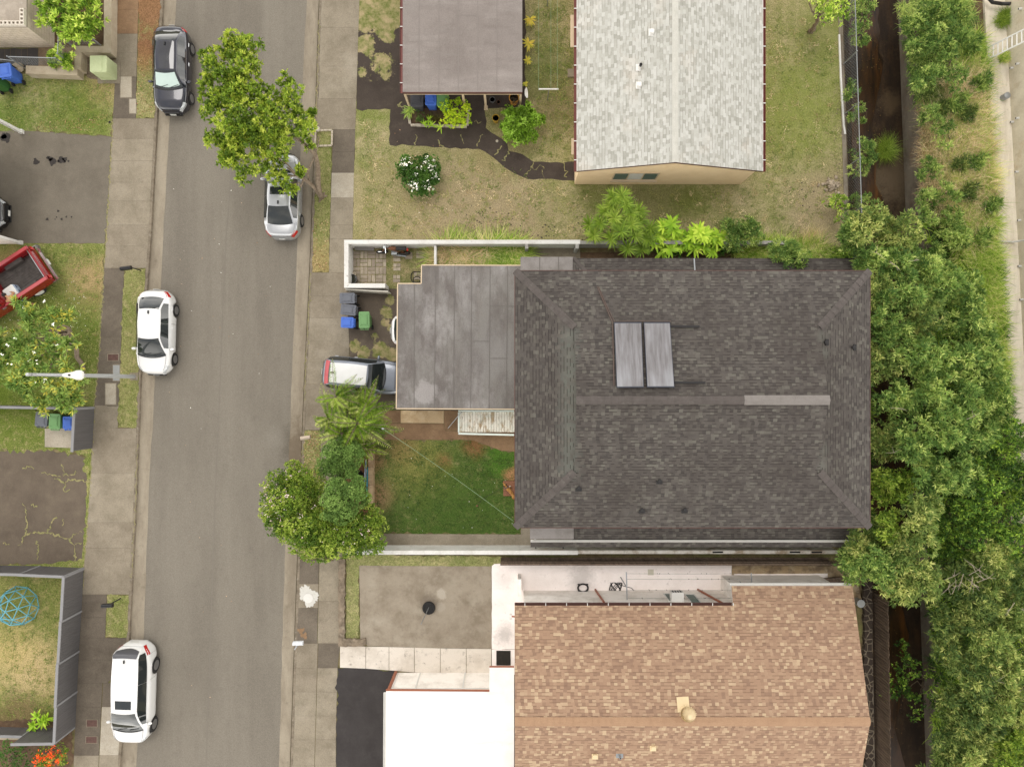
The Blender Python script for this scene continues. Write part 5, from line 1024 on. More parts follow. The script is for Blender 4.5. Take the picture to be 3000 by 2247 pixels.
# gabled grey panel fences
GP = NG('PanelGrey'); pc = GP.mix(GP.ramp(GP.noise(3, 4, .5, (4, 4, .3)), .4, .65, 0, .6), C(108, 105, 104), C(92, 89, 88)); GP.bsdf(pc, .6, bump=None); GP = GP.m; GPT = plain('PanelGreyCap', C(146, 145, 146), .6)
def panel_fence(label, pts, hs, seed=1):
    f = thing('panel_fence', label, 'fence', pts[0])
    for i, (a, b) in enumerate(zip(pts[:-1], pts[1:])):
        h = hs[i]; d = (b - a); L = d.length; d.normalize(); mb = MB(); n = int(L / .115)
        mb.beam(a + Vector((0, 0, h / 2)), b + Vector((0, 0, h / 2)), .03, h - .02)
        for k in range(n): q = a + d * (k + .5) * L / n; mb.box((q.x, q.y, h / 2 - .01), (.05, .06, h - .06), math.atan2(d.y, d.x))
        pn = mb.build('panel', GP, f); mb = MB(); mb.beam(a + Vector((0, 0, h)) - d * .03, b + Vector((0, 0, h)) + d * .03, .13, .05); mb.build('cap', GPT, f)
        if i == 0 or True: mb = MB(); mb.box((a.x, a.y, h / 2 - .02), (.1, .1, h - .04)); mb.build('post', GPT, f)
    return f
pts = [P(245, 1666), P(238, 1790), P(231, 1907), P(225, 2025), P(220, 2128)]
panel_fence('grey ribbed panel fence stepping along the southwest lawn beside the pavement', pts, [1.62, 1.66, 1.70, 1.66])
panel_fence('grey ribbed panel fence across the top of the dome lawn', [P(244, 1664.5), P(118, 1659), P(-40, 1656), P(-200, 1652)], [1.60, 1.56, 1.60])
panel_fence('grey ribbed panel fence closing the bottom of the dome lawn', [P(218, 2130), P(100, 2132), P(-40, 2128)], [1.64, .9])
panel_fence('grey ribbed fence panel standing beside the wheelie bins on the pavement edge', [P(276, 1195), P(270, 1313)], [1.65])
panel_fence('grey ribbed fence behind the wheelie bins, running to the left edge', [P(272, 1193.6), P(60, 1190), P(-60, 1187), P(-200, 1184)], [1.55, 1.62, 1.6])
mb = MB(); mb.prism(pol([(133, 1255), (214, 1254), (214, 1312), (133, 1309)]), -.05, .05); struct('concrete_pad', mb, CP)
mb = MB(); mb.prism(pol([(-100, 2148), (155, 2149), (157, 2166), (-100, 2166)], .15), -.05, .15); tag(mb.build('planter_edge', LWM), 'low grey concrete planter edge at the foot of the dome lawn', 'kerb')
lawn([(-100, 2108), (160, 2108), (160, 2150), (-100, 2150)], SOIL, 51, .012, .06, 'planting_bed')
lawn([(-300, 2168), (212, 2140), (214, 2400), (-300, 2400)], SOIL, 52, .010, .05, 'planting_bed')
# chain-link fence along the creek
fp = [P(float(creekL(v)) - 2, v) for v in (-300, 40, 190, 335, 490, 630, 760)]
chain_link('tall chain-link fence along the creek edge of the north lawn', fp, 1.42, 0, density=.17)
mb = MB(); q = [L2(u, v) for u, v in ((2457, 104), (2462, 240), (2470, 368), (2474, 395))]; 
for a, b in zip(q[:-1], q[1:]): mb.beam((a[0], a[1], .04), (b[0], b[1], .04), .09, .10)
tag(mb.build('edging_board', TRIMW), 'white edging board between the lawn and the creek fence', 'edging')
# steel ladder on the far retaining wall
def onwall(u, v):
    z = 1.0
    for _ in range(12): x = wallx(v, z) - .12; z = CAMZ - x * FOC / (u - CU)
    return P(u, v, max(z, .05))
ld = thing('ladder', 'pale steel rung ladder fixed to the concrete retaining wall', 'ladder', P(2880, 165)); yA_, yB_ = P(0, 152).y, P(0, 178).y; xb_ = P(2882, 0).x; r0 = [Vector((xb_, P(0, 147).y, .05)), Vector((xb_, P(0, 181).y, .05))]; r1 = [Vector((wallx(80, 4) - .15, r0[0].y + .1, 4.2)), Vector((wallx(80, 4) - .15, r0[1].y + .1, 4.2))]
mb = MB()
for a, b in zip(r0, r1): mb.tube([a, b], .045, 6)
mb.build('rail', TRIMW, ld); mb = MB()
for i in range(1, 18): t = i / 18; mb.tube([r0[0].lerp(r1[0], t), r0[1].lerp(r1[1], t)], .032, 6)
mb.build('rung', TRIMW, ld)
mb = MB(); mb.tube([P(2895, -6, .35), P(2908, 8, .35), P(2935, 12, .3), P(2960, 12, .6)], .09, 10); tag(mb.build('drain_pipe', PIPEB), 'black drain pipe elbow crossing the concrete path at the top right', 'pipe')
mb = MB(); mb.tube([P(2918, 708, .12), P(2968, 709, .12), onwall(2990, 706), onwall(3010, 703)], .05, 10); tag(mb.build('drain_pipe', PIPEW), 'white pipe running across the concrete path into the retaining wall', 'pipe')
mb = MB(); mb.lathe([(.17, 0), (.17, .35), (.0, .38)], P(2938, 288, 0), 14); tag(mb.build('standpipe', STEEL), 'short grey pipe stub standing on the concrete path', 'pipe')
# ------------------------------------------------------------------ vehicles
CGLASS = plain('CarGlass', (.018, .022, .022, 1), .04, 0, .8, var=0); CTRIM = plain('CarTrim', C(34, 34, 35), .45); RUB = plain('Tyre', C(38, 37, 36), .85); RIM = plain('AlloyRim', C(176, 176, 178), .3, .8); LAMPC = plain('HeadlampGlass', C(212, 216, 218), .1, .2); LAMPR = plain('TailLamp', C(196, 34, 30), .15, 0, .6); LAMPO = plain('IndicatorAmber', C(236, 130, 30), .2); PLATE = plain('Plate', C(226, 226, 220), .4); CHROME = plain('Chrome', C(214, 214, 216), .12, .95); HANDLE_W = plain('HandleBright', C(206, 208, 210), .2, .6)
def wheel(root, x, y, z, r, wdt, sg, spokes=10, rimmat=None):
    M = Matrix.Rotation(R(-90 * sg), 3, 'X'); mb = MB(); h = wdt / 2
    mb.lathe([(r * .62, -h), (r * .94, -h), (r, -h * .7), (r, h * .7), (r * .94, h), (r * .64, h), (r * .60, h * .55), (0.0, h * .5)], (x, y, z), 26, M=M); o = mb.build('wheel', RUB, root, smooth=True, local=True)
    mb = MB(); c = Vector((x, y, z)); ax = M @ Vector((0, 0, 1)); o2 = c + ax * h * .86
    for k in range(spokes):
        a = 2 * math.pi * k / spokes; d = Vector((math.cos(a), 0, math.sin(a))); mb.beam(o2 + d * r * .08, o2 + d * r * .58, .055 * r / .33, .03, up=ax)
    mb.lathe([(r * .55, h * .7), (r * .63, h * .7), (r * .64, h * 1.02), (r * .57, h * 1.02)], c, 26, M=M); mb.lathe([(r * .15, h * .8), (r * .14, h * .98), (0, h)], c, 12, M=M)
    mb.build('rim', rimmat or RIM, o, smooth=True, local=True)
def car(name, label, cat, u, v, heading, paint, L=4.65, W=1.8, H=1.43, hood=.93, belt=.96, deck=1.04, xc=.88, xrf=.18, xrr=-1.05, xd=-1.72, wb=(1.42, -1.32), wr=.335, wtop=.62, sunroof=None, wind=None, lampf=LAMPC, nose=.34, glassroof=None, handles=None, rear_blunt=.25, spoiler=None, wiper=True, hatch=False, tail=None, rearglass=None):
    """heading: direction of the nose in the photo plane, degrees from +X"""
    root = thing(name, label, cat, (P(u, v, 0).x, P(u, v, 0).y, ZR if 455 < u < 880 or u < 520 and 850 < v else 0), None, R(heading))
    hl = L / 2; NS = 72; xs = [hl - L * i / NS for i in range(NS + 1)]
    def ease(t): return t * t * (3 - 2 * t)
    def half(x):
        t = abs(x) / hl; f = max(0, (t - .50) / .50); k = .27 if x > 0 else .22
        w_ = W / 2 * (1 - k * f ** 2.2); e = hl - abs(x)
        return w_ * (1 - .42 * max(0, 1 - e / (nose + .14)) ** 2.4)
    def top(x):
        if x >= xc: t = (x - xc) / (hl - xc); z = belt + .0 - (belt - hood + .02) * t; z -= .10 * max(0, t - .55) / .45
        elif x >= xd: t = (xc - x) / (xc - xd); z = belt + (deck - belt) * ease(t)
        else: t = (xd - x) / (xd + hl); z = deck - .05 * t * t
        e = hl - abs(x); r = .22 if x > 0 else rear_blunt; z -= (.30 if x > 0 else .34) * max(0, 1 - e / r) ** 2
        return z
    def bot(x):
        z = .20 + .10 * max(0, (abs(x) - hl + .5) / .5)
        for w0 in wb:
            dx = abs(x - w0); RR = wr + .055
            if dx < RR: z = max(z, wr - .01 + math.sqrt(RR * RR - dx * dx) * .98)
        return z
    def sec(x):
        w_, t, b = half(x), top(x), bot(x); q = [(0, t + .035), (.45 * w_, t + .025), (.78 * w_, t + .0), (.92 * w_, t - .05), (.985 * w_, t - .14), (w_, t - .30), (w_ * .995, .46), (w_ * .97, .30), (w_ * .93, .20)]
        out_ = []
        for y, z in q: out_.append((y, max(z, b)))
        return out_
    K = 9
    def S(x, s, off=0.0):
        q = sec(x); i = min(K - 2, int(s)); f = s - i; y = q[i][0] + (q[i + 1][0] - q[i][0]) * f; z = q[i][1] + (q[i + 1][1] - q[i][1]) * f
        dy, dz = q[i + 1][0] - q[i][0], q[i + 1][1] - q[i][1]; l = math.hypot(dy, dz) or 1
        return Vector((x + off * max(0, (abs(x) - hl + .25) / .25) * (1 if x > 0 else -1), y - dz / l * off, z + dy / l * off))
    mb = MB(); V = []
    for x in xs:
        q = sec(x); V += [(x, y, z) for y, z in q] + [(x, -y, z) for y, z in q[1:]]
    n = 2 * K - 1; F = []
    for i in range(NS):
        a, b = i * n, (i + 1) * n
        for k in range(K - 1): F.append((a + k, a + k + 1, b + k + 1, b + k))
        F.append((a, b, b + K, a + K))
        for k in range(K, n - 1): F.append((a + k, b + k, b + k + 1, a + k + 1))
    for e, rv in ((0, False), (NS * n, True)):
        loop = [e + k for k in range(K - 1, -1, -1)] + [e + k for k in range(K, n)]; F.append(tuple(loop[::-1] if rv else loop))
    mb.add(V, F)
    # greenhouse
    gx = [xc - .01 + (xd - xc + .02) * i / 30 for i in range(31)]; zr_ = H
    def zg_(x):
        if x > xrf: t = max(0, (xc - x) / (xc - xrf)); return top(x) + (zr_ - .04 - top(x)) * (1 - (1 - t) ** 1.45)
        if x < xrr: t = max(0, (x - xd) / (xrr - xd)); return top(x) + (zr_ - .03 - top(x)) * (1 - (1 - t) ** (1.5 if not hatch else 2.2))
        t = (x - xrr) / (xrf - xrr); return zr_ - .035 + .035 * math.sin(math.pi * t) 
    wbt = lambda x: half(x) * .955
    def wt(x):
        b0 = W / 2 * wtop
        if x > xrf: t = max(0, (xc - x) / (xc - xrf)); return wbt(x) * .93 + (b0 - wbt(x) * .93) * t ** .8
        if x < xrr: t = max(0, (x - xd) / (xrr - xd)); return wbt(x) * (.86 if not hatch else .9) + (b0 - wbt(x) * (.86 if not hatch else .9)) * t
        return b0 + .03 * math.sin(math.pi * (x - xrr) / (xrf - xrr))
    def gs(x): 
        t, w_ = zg_(x), wt(x); bz = min(top(x) - .05, t - .02); return [(0, t + .02), (.6 * w_, t + .012), (.93 * w_, t - .012), (w_, t - .05 if t - .05 > bz else bz + .01), (wbt(x), bz)]
    V = []; F = []; k5 = 5; n5 = 9
    for x in gx: q = gs(x); V += [(x, y, z) for y, z in q] + [(x, -y, z) for y, z in q[1:]]
    for i in range(30):
        a, b = i * n5, (i + 1) * n5
        for k in range(4): F.append((a + k, a + k + 1, b + k + 1, b + k))
        F.append((a, b, b + 5, a + 5))
        for k in range(5, 8): F.append((a + k, b + k, b + k + 1, a + k + 1))
    mb.add(V, F); body = mb.build('body', paint, root, smooth='all', local=True)
    mb = MB(); mb.box((0, 0, .34), (L * .86, W * .78, .3)); mb.build('underbody', CTRIM, root, local=True)
    def gtop(x, y): 
        q = gs(x); a = abs(y)
        for (y0, z0), (y1, z1) in zip(q[:-1], q[1:]):
            if a <= y1: return z0 + (z1 - z0) * (a - y0) / max(1e-6, y1 - y0)
        return q[-1][1]
    def topglass(nm, xa, xb, m, fr=.9, off=.008, nx=8, ny=8, par=None, BOW=(0, 0)):
        mb = MB(); V = []
        for i in range(nx + 1):
            x = xa + (xb - xa) * i / nx
            for j in range(ny + 1): y = wt(x) * fr * (2 * j / ny - 1); q_ = 1 - (2 * j / ny - 1) ** 2; xx = x + (BOW[0] * (1 - i / nx) + BOW[1] * i / nx) * q_; V.append((xx, y, max(gtop(xx, y), top(xx) + .03 if xx > xc - .03 or xx < xd + .03 else 0) + off))
        mb.add(V, [(i * (ny + 1) + j, (i + 1) * (ny + 1) + j, (i + 1) * (ny + 1) + j + 1, i * (ny + 1) + j + 1) for i in range(nx) for j in range(ny)][::1])
        o = mb.build(nm, m, par or root, smooth='all', local=True)
        for p in o.data.polygons:
            if p.normal.z < 0: o.data.flip_normals(); break
        return o
    ws = topglass('windshield', xc - .02, xrf - .0, CGLASS, .93, BOW=(.13, .06))
    if wind: topglass('sun_shade', xc - .1, xrf + .12, wind, .82, .014, par=ws, BOW=(.11, .06))
    rw_ = topglass('rear_window', xrr + .0, xd + (.06 if not hatch else .10), CGLASS, .90, BOW=(-.04, -.08))
    if rearglass: topglass('rear_spoiler', xrr + .02, xrr - .26, rearglass, .93, .02, BOW=(-.04, -.06))
    if wiper:
        mb = MB()
        for y0 in (.1, -.5): a = Vector((xc + .02, y0 * W / 2, top(xc) + .05)); b = Vector((xc - .10, (y0 + .5) * W / 2, gtop(xc - .10, .3) + .02)); mb.beam(a, b, .02, .015)
        mb.tube([Vector((xc + .0 + .14 * (1 - t * t), t * W * .40, top(xc + .05) + .035)) for t in np.linspace(-1, 1, 11)], .025, 5); mb.build('wiper', CTRIM, root, local=True)
    if glassroof: topglass('glass_roof', xrf - .03, xrr + .05, glassroof, .80, .006)
    if sunroof: topglass('sunroof', sunroof[0], sunroof[1], CGLASS, sunroof[2], .007)
    # side glass
    for sg in (1, -1):
        spans = ((xc - .36, (xrf + xrr) / 2 - .02), ((xrf + xrr) / 2 - .035, xd + .34 if not hatch else xd + .2))
        for xa, xb in spans:
            V = []; nx = 8
            for i in range(nx + 1):
                x = xa + (xb - xa) * i / nx; q = gs(x); (y1, z1), (y0, z0) = q[3], q[4]
                for f in (.10, .96): y = y0 + (y1 - y0) * f; z = z0 + .05 + (z1 - z0 - .05) * f if f < .5 else z0 + (z1 - z0) * f; V.append((x, sg * (y + .012), z + .004))
            mb = MB(); mb.add(V, [((2 * i, 2 * i + 1, 2 * i + 3, 2 * i + 2) if sg > 0 else (2 * i, 2 * i + 2, 2 * i + 3, 2 * i + 1)) for i in range(nx)]); mb.build('side_window', CGLASS, root, smooth='all', local=True)
        # roof rail line, door seams, handle, mirror
        mb = MB(); xm = (xrf + xrr) / 2 - .05
        for xq in (xc - .25, xm, xd + .38):
            pts = [S(xq, s, .003) for s in (4.2, 5, 6, 7)]; mb.tube([Vector((p.x, sg * p.y, p.z)) for p in pts], .005, 4)
        mb.build('door_seam', CTRIM, root, local=True)
        for xq in (xm + .22, xm - .78):
            p = S(xq, 4.7, .02); mb = MB(); mb.beam((p.x - .09, sg * p.y, p.z), (p.x + .09, sg * p.y, p.z), .03, .04); mb.build('door_handle', handles or paint, root, local=True)
        p = S(xc - .34, 3.6); mb = MB(); mb.ball((p.x + .02, sg * (p.y + .13), p.z + .05), (.075, .13, .075), 10, 7); mb.beam((p.x, sg * (p.y - .02), p.z), (p.x, sg * (p.y + .06), p.z + .03), .05, .04); mb.build('mirror', paint, root, smooth='all', local=True)
        def patch(nm, x0, x1, s0, s1, m, off=.006, nx=5, ns=3):
            V = []
            for i in range(nx + 1):
                x = x0 + (x1 - x0) * i / nx
                for j in range(ns + 1): p = S(x, s0 + (s1 - s0) * j / ns + (0), off); V.append((p.x, sg * p.y, p.z))
            mb = MB(); mb.add(V, [(i * (ns + 1) + j, (i + 1) * (ns + 1) + j, (i + 1) * (ns + 1) + j + 1, i * (ns + 1) + j + 1) if sg > 0 else (i * (ns + 1) + j, i * (ns + 1) + j + 1, (i + 1) * (ns + 1) + j + 1, (i + 1) * (ns + 1) + j) for i in range(nx) for j in range(ns)]); o = mb.build(nm, m, root, smooth='all', local=True); return o
        patch('headlight', hl - .09, hl - .48, 2.5, 4.3, lampf); tl = tail or (-hl + .10, -hl + .40, 2.6, 4.8); patch('taillight', tl[0], tl[1], tl[2], tl[3], LAMPR)
        for x in wb: wheel(root, x, sg * (W / 2 - .105), wr, wr, .21, sg)
    mb = MB()      # bonnet shut lines and grille
    for sg in (1, -1): mb.tube([Vector((x, sg * (half(x) * .80), top(x) + .004)) for x in np.linspace(xc, hl - .22, 8)], .006, 4)
    mb.tube([Vector((hl - .16 - .08 * abs(t), t * half(hl - .2) * .8, top(hl - .18) - .0)) for t in np.linspace(-1, 1, 9)], .007, 4)
    mb.tube([Vector((-hl + .08, t * half(-hl + .3) * .78, top(-hl + .1) + .0)) for t in np.linspace(-1, 1, 7)], .006, 4); mb.build('panel_gap', CTRIM, root, local=True)
    mb = MB(); mb.box((hl - .025, 0, .56), (.06, W * .42, .16)); mb.box((hl - .0, 0, .36), (.05, W * .5, .12)); mb.build('grille', CTRIM, root, local=True)
    mb = MB(); mb.box((hl + .025, 0, .46), (.02, .30, .14)); mb.box((-hl - .012, 0, .72), (.02, .30, .14)); mb.build('licence_plate', PLATE, root, local=True)
    mb = MB(); mb.box((xrr + .16, 0, H + .04), (.14, .05, .06), taper=1.3); mb.build('antenna', CTRIM, root, local=True)
    return root
PW = plain('PaintWhite', C(246, 246, 244), .22, 0, .5, .7, .01); PS = plain('PaintSilver', C(196, 198, 200), .28, .55, .5, .6, .02); PN = plain('PaintNavyBlack', C(36, 38, 50), .2, .3, .6, 1.0, .04); PG = plain('PaintGrey', C(132, 138, 148), .28, .45, .5, .6, .03); PK = plain('PaintBlack', C(26, 25, 26), .25, .1, .5, .8, .03); FADE = plain('PaintFadedWhite', C(240, 240, 238), .55, 0, .3, 0, .03)
SHADE = plain('SunShade', C(206, 226, 218), .5); REDF = plain('FadedRed', C(196, 92, 98), .5); GRS = plain('GlossRoof', C(30, 32, 42), .06, .2, .7, 1)
car('parked_car', 'dark navy sedan with a pale sunshade behind its windscreen, at the top kerb', 'car', 519, 219, -90.8, PN, L=4.52, W=1.82, H=1.44, wind=SHADE, xc=1.06, xrf=.32, xrr=-1.15, xd=-1.84, wb=(1.36, -1.24), handles=HANDLE_W, glassroof=GRS)
car('parked_car', 'white sedan with dark glass parked by the left verge near the street lamp', 'car', 472, 976, -91.5, PW, L=4.45, W=1.80, H=1.43, xc=1.20, xrf=.34, xrr=-1.14, xd=-1.80, wb=(1.38, -1.2))
car('parked_car', 'white SUV with a small dark sunroof parked at the bottom left kerb', 'car', 410, 2014, -91.8, PW, L=5.25, W=1.96, H=1.70, hood=1.02, belt=1.12, deck=1.16, xc=1.70, xrf=.62, xrr=-2.18, xd=-2.52, wb=(1.76, -1.36), wr=.39, wtop=.66, sunroof=(.42, -.02, .62), hatch=True, rear_blunt=.3, rearglass=plain('SpoilerGrey', C(88, 88, 92), .3), tail=(-2.55, -2.14, 3.1, 4.8))
car('parked_car', 'silver sedan half hidden under the leaning street tree', 'car', 840, 584, 89.3, PS, L=4.5, W=1.83, H=1.45, sunroof=(.28, -.12, .72), handles=HANDLE_W, xc=1.15, xrf=.45, xrr=-.68, xd=-1.58, wb=(1.38, -1.2))
car('parked_car', 'grey hatchback with a faded white roof nosing under the grey carport', 'car', 1075, 1100, -5.5, PG, L=4.35, W=1.76, H=1.60, hood=.96, belt=1.04, deck=1.12, xc=1.06, xrf=.34, xrr=-1.60, xd=-1.95, wb=(1.36, -1.26), wr=.32, wtop=.70, hatch=True, handles=HANDLE_W, rearglass=REDF, glassroof=FADE, tail=(-2.15, -1.85, 3.0, 4.8))
car('parked_car', 'black car whose nose shows at the left edge of the asphalt driveway', 'car', -82, 632, 0, PK, L=4.6, W=1.8, H=1.45)
car('parked_car', 'white car under the grey carport with its amber-and-red tail lights showing', 'car', 1274, 972, 0, PW, L=4.45, W=1.74, H=1.5, hatch=True, belt=1.0, deck=1.06, xrr=-1.5, xd=-2.0, tail=(-2.22, -1.9, 3.0, 5.2))
# red pickup truck
RED = plain('PaintRed', C(150, 18, 26), .25, .1, .5, .8, .03); REDL = plain('PaintRedTop', C(196, 84, 88), .3, .1, .5, .6, .03); BEDL = mat('BedLiner', C(92, 86, 82), [(C(70, 64, 60), 3, .42, .6, .7), (C(112, 106, 100), 5, .5, .7, .5)], rough=.8)
tr = thing('pickup_truck', 'old red pickup truck with a dark open bed and chrome bumper on the grass', 'pickup truck', (P(31, 858, 0).x, P(31, 858, 0).y, 0), None, R(180 + 33)); hw = .97; tr.scale = (1.07, 1.07, 1.04); rx = -2.45
mb = MB()
for sg in (1, -1): mb.rbox((rx + 1.22, sg * (hw - .10), .78), (2.45, .20, .62), .05, bev=.03); mb.box((rx + 1.22, sg * (hw - .19), .62), (2.3, .06, .3))
mb.rbox((rx + .05, 0, .76), (.12, 2 * hw - .02, .56), .03); mb.rbox((rx + 2.44, 0, .80), (.07, 2 * hw - .12, .6), .02)
mb.rbox((1.6, 0, .76), (1.75, 2 * hw, .62), .18, bev=.08); mb.rbox((.55, 0, .75), (1.4, 2 * hw, .7), .06)
body = mb.build('body', RED, tr, smooth=True, local=True)
mb = MB(); 
for sg in (1, -1): mb.box((rx + 1.22, sg * (hw - .09), 1.095), (2.36, .15, .012))
mb.build('bed_rail', REDL, tr, local=True)
mb = MB(); mb.box((rx + 1.25, 0, .60), (2.36, 1.62, .05)); 
for i in range(13): mb.box((rx + 1.25, -.72 + i * .12, .632), (2.3, .05, .014))
for sg in (1, -1): mb.rbox((rx + 1.12, sg * .70, .74), (.95, .26, .26), .06, bev=.03)
mb.build('bed_liner', BEDL, tr, smooth=True, local=True)
mb = MB(); mb.rbox((.52, 0, 1.42), (1.25, 1.5, .62), .12, bev=.10, taper=1.18); mb.build('cab', RED, tr, smooth=True, local=True); mb = MB(); mb.rbox((.52, 0, 1.735), (1.06, 1.30, .02), .1); mb.build('roof_panel', REDL, tr, local=True)
mb = MB(); mb.box((-.155, 0, 1.42), (.02, 1.35, .36), ry=R(-8)); mb.build('rear_window', CGLASS, tr, local=True); mb = MB(); mb.box((1.22, 0, 1.42), (.02, 1.4, .40), ry=R(-12)); mb.build('windshield', CGLASS, tr, local=True)
for sg in (1, -1): 
    mb = MB(); mb.box((.52, sg * .845, 1.40), (.95, .02, .36), rx=R(10 * sg)); mb.build('side_window', CGLASS, tr, local=True)
    mb = MB(); mb.beam((.0, sg * (hw + .02), 1.0), (.2, sg * (hw + .02), 1.0), .04, .05); mb.build('door_handle', CHROME, tr, local=True)
    mb = MB(); mb.box((rx - .06, sg * (hw - .16), .86), (.03, .16, .22)); mb.build('taillight', LAMPR, tr, local=True)
    for x in (-1.38, 1.62): wheel(tr, x, sg * (hw - .12), .36, .36, .22, sg, 8, TRIMW)
mb = MB(); mb.beam((rx - .16, -hw - .02, .52), (rx - .16, hw + .02, .52), .12, .18); 
for sg in (1, -1): mb.beam((rx - .16, sg * (hw + .02), .52), (rx + .12, sg * (hw + .03), .52), .05, .15)
mb.build('bumper', CHROME, tr, local=True); mb = MB(); mb.beam((rx + .11, -hw + .1, 1.055), (rx + .11, hw - .1, 1.055), .035, .03); mb.build('tailgate_trim', CHROME, tr, local=True)
mb = MB(); mb.box((rx - .23, 0, .52), (.02, .3, .13)); mb.build('licence_plate', PLATE, tr, local=True)
def bed(x, y, z):
    a = R(213); o = tr.location; return Vector((o.x + x * math.cos(a) - y * math.sin(a), o.y + x * math.sin(a) + y * math.cos(a), z))
ck = thing('cooler_box', 'white cooler box with blue trim standing in the red pickup bed', 'cooler', bed(-.60, .50, .63), None, R(213 + 3)); mb = MB(); mb.rbox((0, 0, .19), (.62, .58, .38), .05); mb.build('tub', plain('CoolerBlue', C(176, 190, 206), .5), ck, local=True); mb = MB(); mb.rbox((.03, 0, .41), (.60, .60, .06), .05, bev=.02); mb.build('lid', TRIMW, ck, smooth=True, local=True)
mb = MB()
for y in (-.15, .15): mb.box((-.325, y, .26), (.03, .12, .05))
mb.build('latch', plain('LatchNavy', C(58, 70, 104), .4), ck, local=True)

# ------------------------------------------------------------------ people and animals
def skin_body(name, joints, edges, m, parent=None, sub=2, loc=(0, 0, 0), root=0):
    me = bpy.data.meshes.new(name); me.from_pydata([tuple(Vector(j[0]) - Vector(loc)) for j in joints], edges, []); o = bpy.data.objects.new(name, me); COL.objects.link(o)
    if parent is not None: o.parent = parent
    else: o.location = loc
    s = o.modifiers.new('Skin', 'SKIN'); s.use_smooth_shade = True; s.branch_smoothing = .4; sk = me.skin_vertices[0].data
    for i, j in enumerate(joints): r = j[1] if hasattr(j[1], '__len__') else (j[1], j[1]); sk[i].radius = r; sk[i].use_root = (i == root)
    u = o.modifiers.new('Subdivision', 'SUBSURF'); u.levels = sub; u.render_levels = sub
    dg = bpy.context.evaluated_depsgraph_get(); ev = bpy.data.meshes.new_from_object(o.evaluated_get(dg)); o.modifiers.clear(); o.data = ev; ev.materials.clear(); ev.materials.append(m)
    for p in ev.polygons: p.use_smooth = True
    ORG[o] = Vector(loc) if parent is None else ORG[parent]; return o
SKIN = mat('Skin', C(196, 148, 108), [(C(180, 126, 88), 6, .45, .65, .5)], rough=.55, fine=.02); HAIR = plain('HairDark', C(42, 34, 30), .8); SHORTS = plain('ShortsNavy', C(52, 60, 80), .85); SHB = plain('ShortsBlue', C(84, 128, 190), .8)
# figure beside the bed: local frame f (toward bed), s (along the truck), built around hips
ctr = bed(-.62, 1.22, 0); ang = R(213 - 90 + 18); fx = Vector((math.cos(ang), math.sin(ang), 0)); sx_ = Vector((-fx.y, fx.x, 0)); Q = lambda f, s, z: ctr + fx * f + sx_ * s + Vector((0, 0, z))
J = [(Q(0, 0, .96), (.135, .17)), (Q(.10, 0, 1.12), (.12, .15)), (Q(.27, 0, 1.24), (.13, .18)), (Q(.40, 0, 1.31), (.11, .17)), (Q(.47, 0, 1.34), .06), (Q(.53, 0, 1.36), .062), (Q(.60, 0, 1.37), (.085, .10)), (Q(.68, 0, 1.37), (.07, .085)),
     (Q(.37, .20, 1.29), .065), (Q(.52, .27, 1.10), .05), (Q(.66, .18, 1.0), .038), (Q(.73, .13, .99), (.045, .025)), (Q(.37, -.20, 1.29), .065), (Q(.50, -.30, 1.10), .05), (Q(.68, -.20, 1.04), .038), (Q(.75, -.15, 1.04), (.045, .025)),
     (Q(.0, .10, .88), .10), (Q(.06, .12, .49), .065), (Q(-.02, .12, .10), .045), (Q(.12, .13, .05), .04), (Q(.0, -.10, .88), .10), (Q(.04, -.12, .49), .065), (Q(-.08, -.12, .10), .045), (Q(.06, -.13, .05), .04)]
E = [(0, 1), (1, 2), (2, 3), (3, 4), (4, 5), (5, 6), (6, 7), (3, 8), (8, 9), (9, 10), (10, 11), (3, 12), (12, 13), (13, 14), (14, 15), (0, 16), (16, 17), (17, 18), (18, 19), (0, 20), (20, 21), (21, 22), (22, 23)]
for side, b in ((1, 11), (-1, 15)):          # fingers on both hands
    for k in range(5):
        c = J[b][0]; d = fx * (.07 if k else .03) + sx_ * ((k - 2) * .018 if k else side * -.05); J.append((c + d * .6 + Vector((0, 0, .0)), .011)); J.append((c + d * 1.15 + Vector((0, 0, -.02)), .009)); E += [(b, len(J) - 2), (len(J) - 2, len(J) - 1)]
pe = skin_body('person', J, E, SKIN, loc=tuple(ctr)); tag(pe, 'shirtless person in blue shorts bending over the red pickup bed', 'person')
hm = MB(); hc = Q(.635, 0, 1.40) ; hm.ball(hc, (.112, .10, .10), 14, 9); hm.ball(hc + fx * .0 + Vector((0, 0, -.02)) - fx * .02, (.10, .105, .09), 14, 9); hm.build('hair', HAIR, pe, smooth='all')
fm = MB(); fm.ball(Q(.72, .0, 1.30), (.02, .018, .025), 8, 5); fm.ball(Q(.64, .092, 1.35), (.03, .012, .035), 8, 5); fm.ball(Q(.64, -.092, 1.35), (.03, .012, .035), 8, 5); fm.build('face', SKIN, pe, smooth='all')
sk_ = skin_body('shorts', [(Q(.03, 0, 1.02), (.15, .19)), (Q(0, 0, .92), (.16, .20)), (Q(.01, .11, .80), .115), (Q(.05, .13, .56), .10), (Q(.01, -.11, .80), .115), (Q(.03, -.13, .56), .10)], [(0, 1), (1, 2), (2, 3), (1, 4), (4, 5)], SHORTS, pe, loc=tuple(ctr))
for sg in (1, -1): mb = MB(); mb.beam(Q(0, sg * .195, .98), Q(.04, sg * .235, .62), .05, .02); mb.build('stripe', SHB, pe)
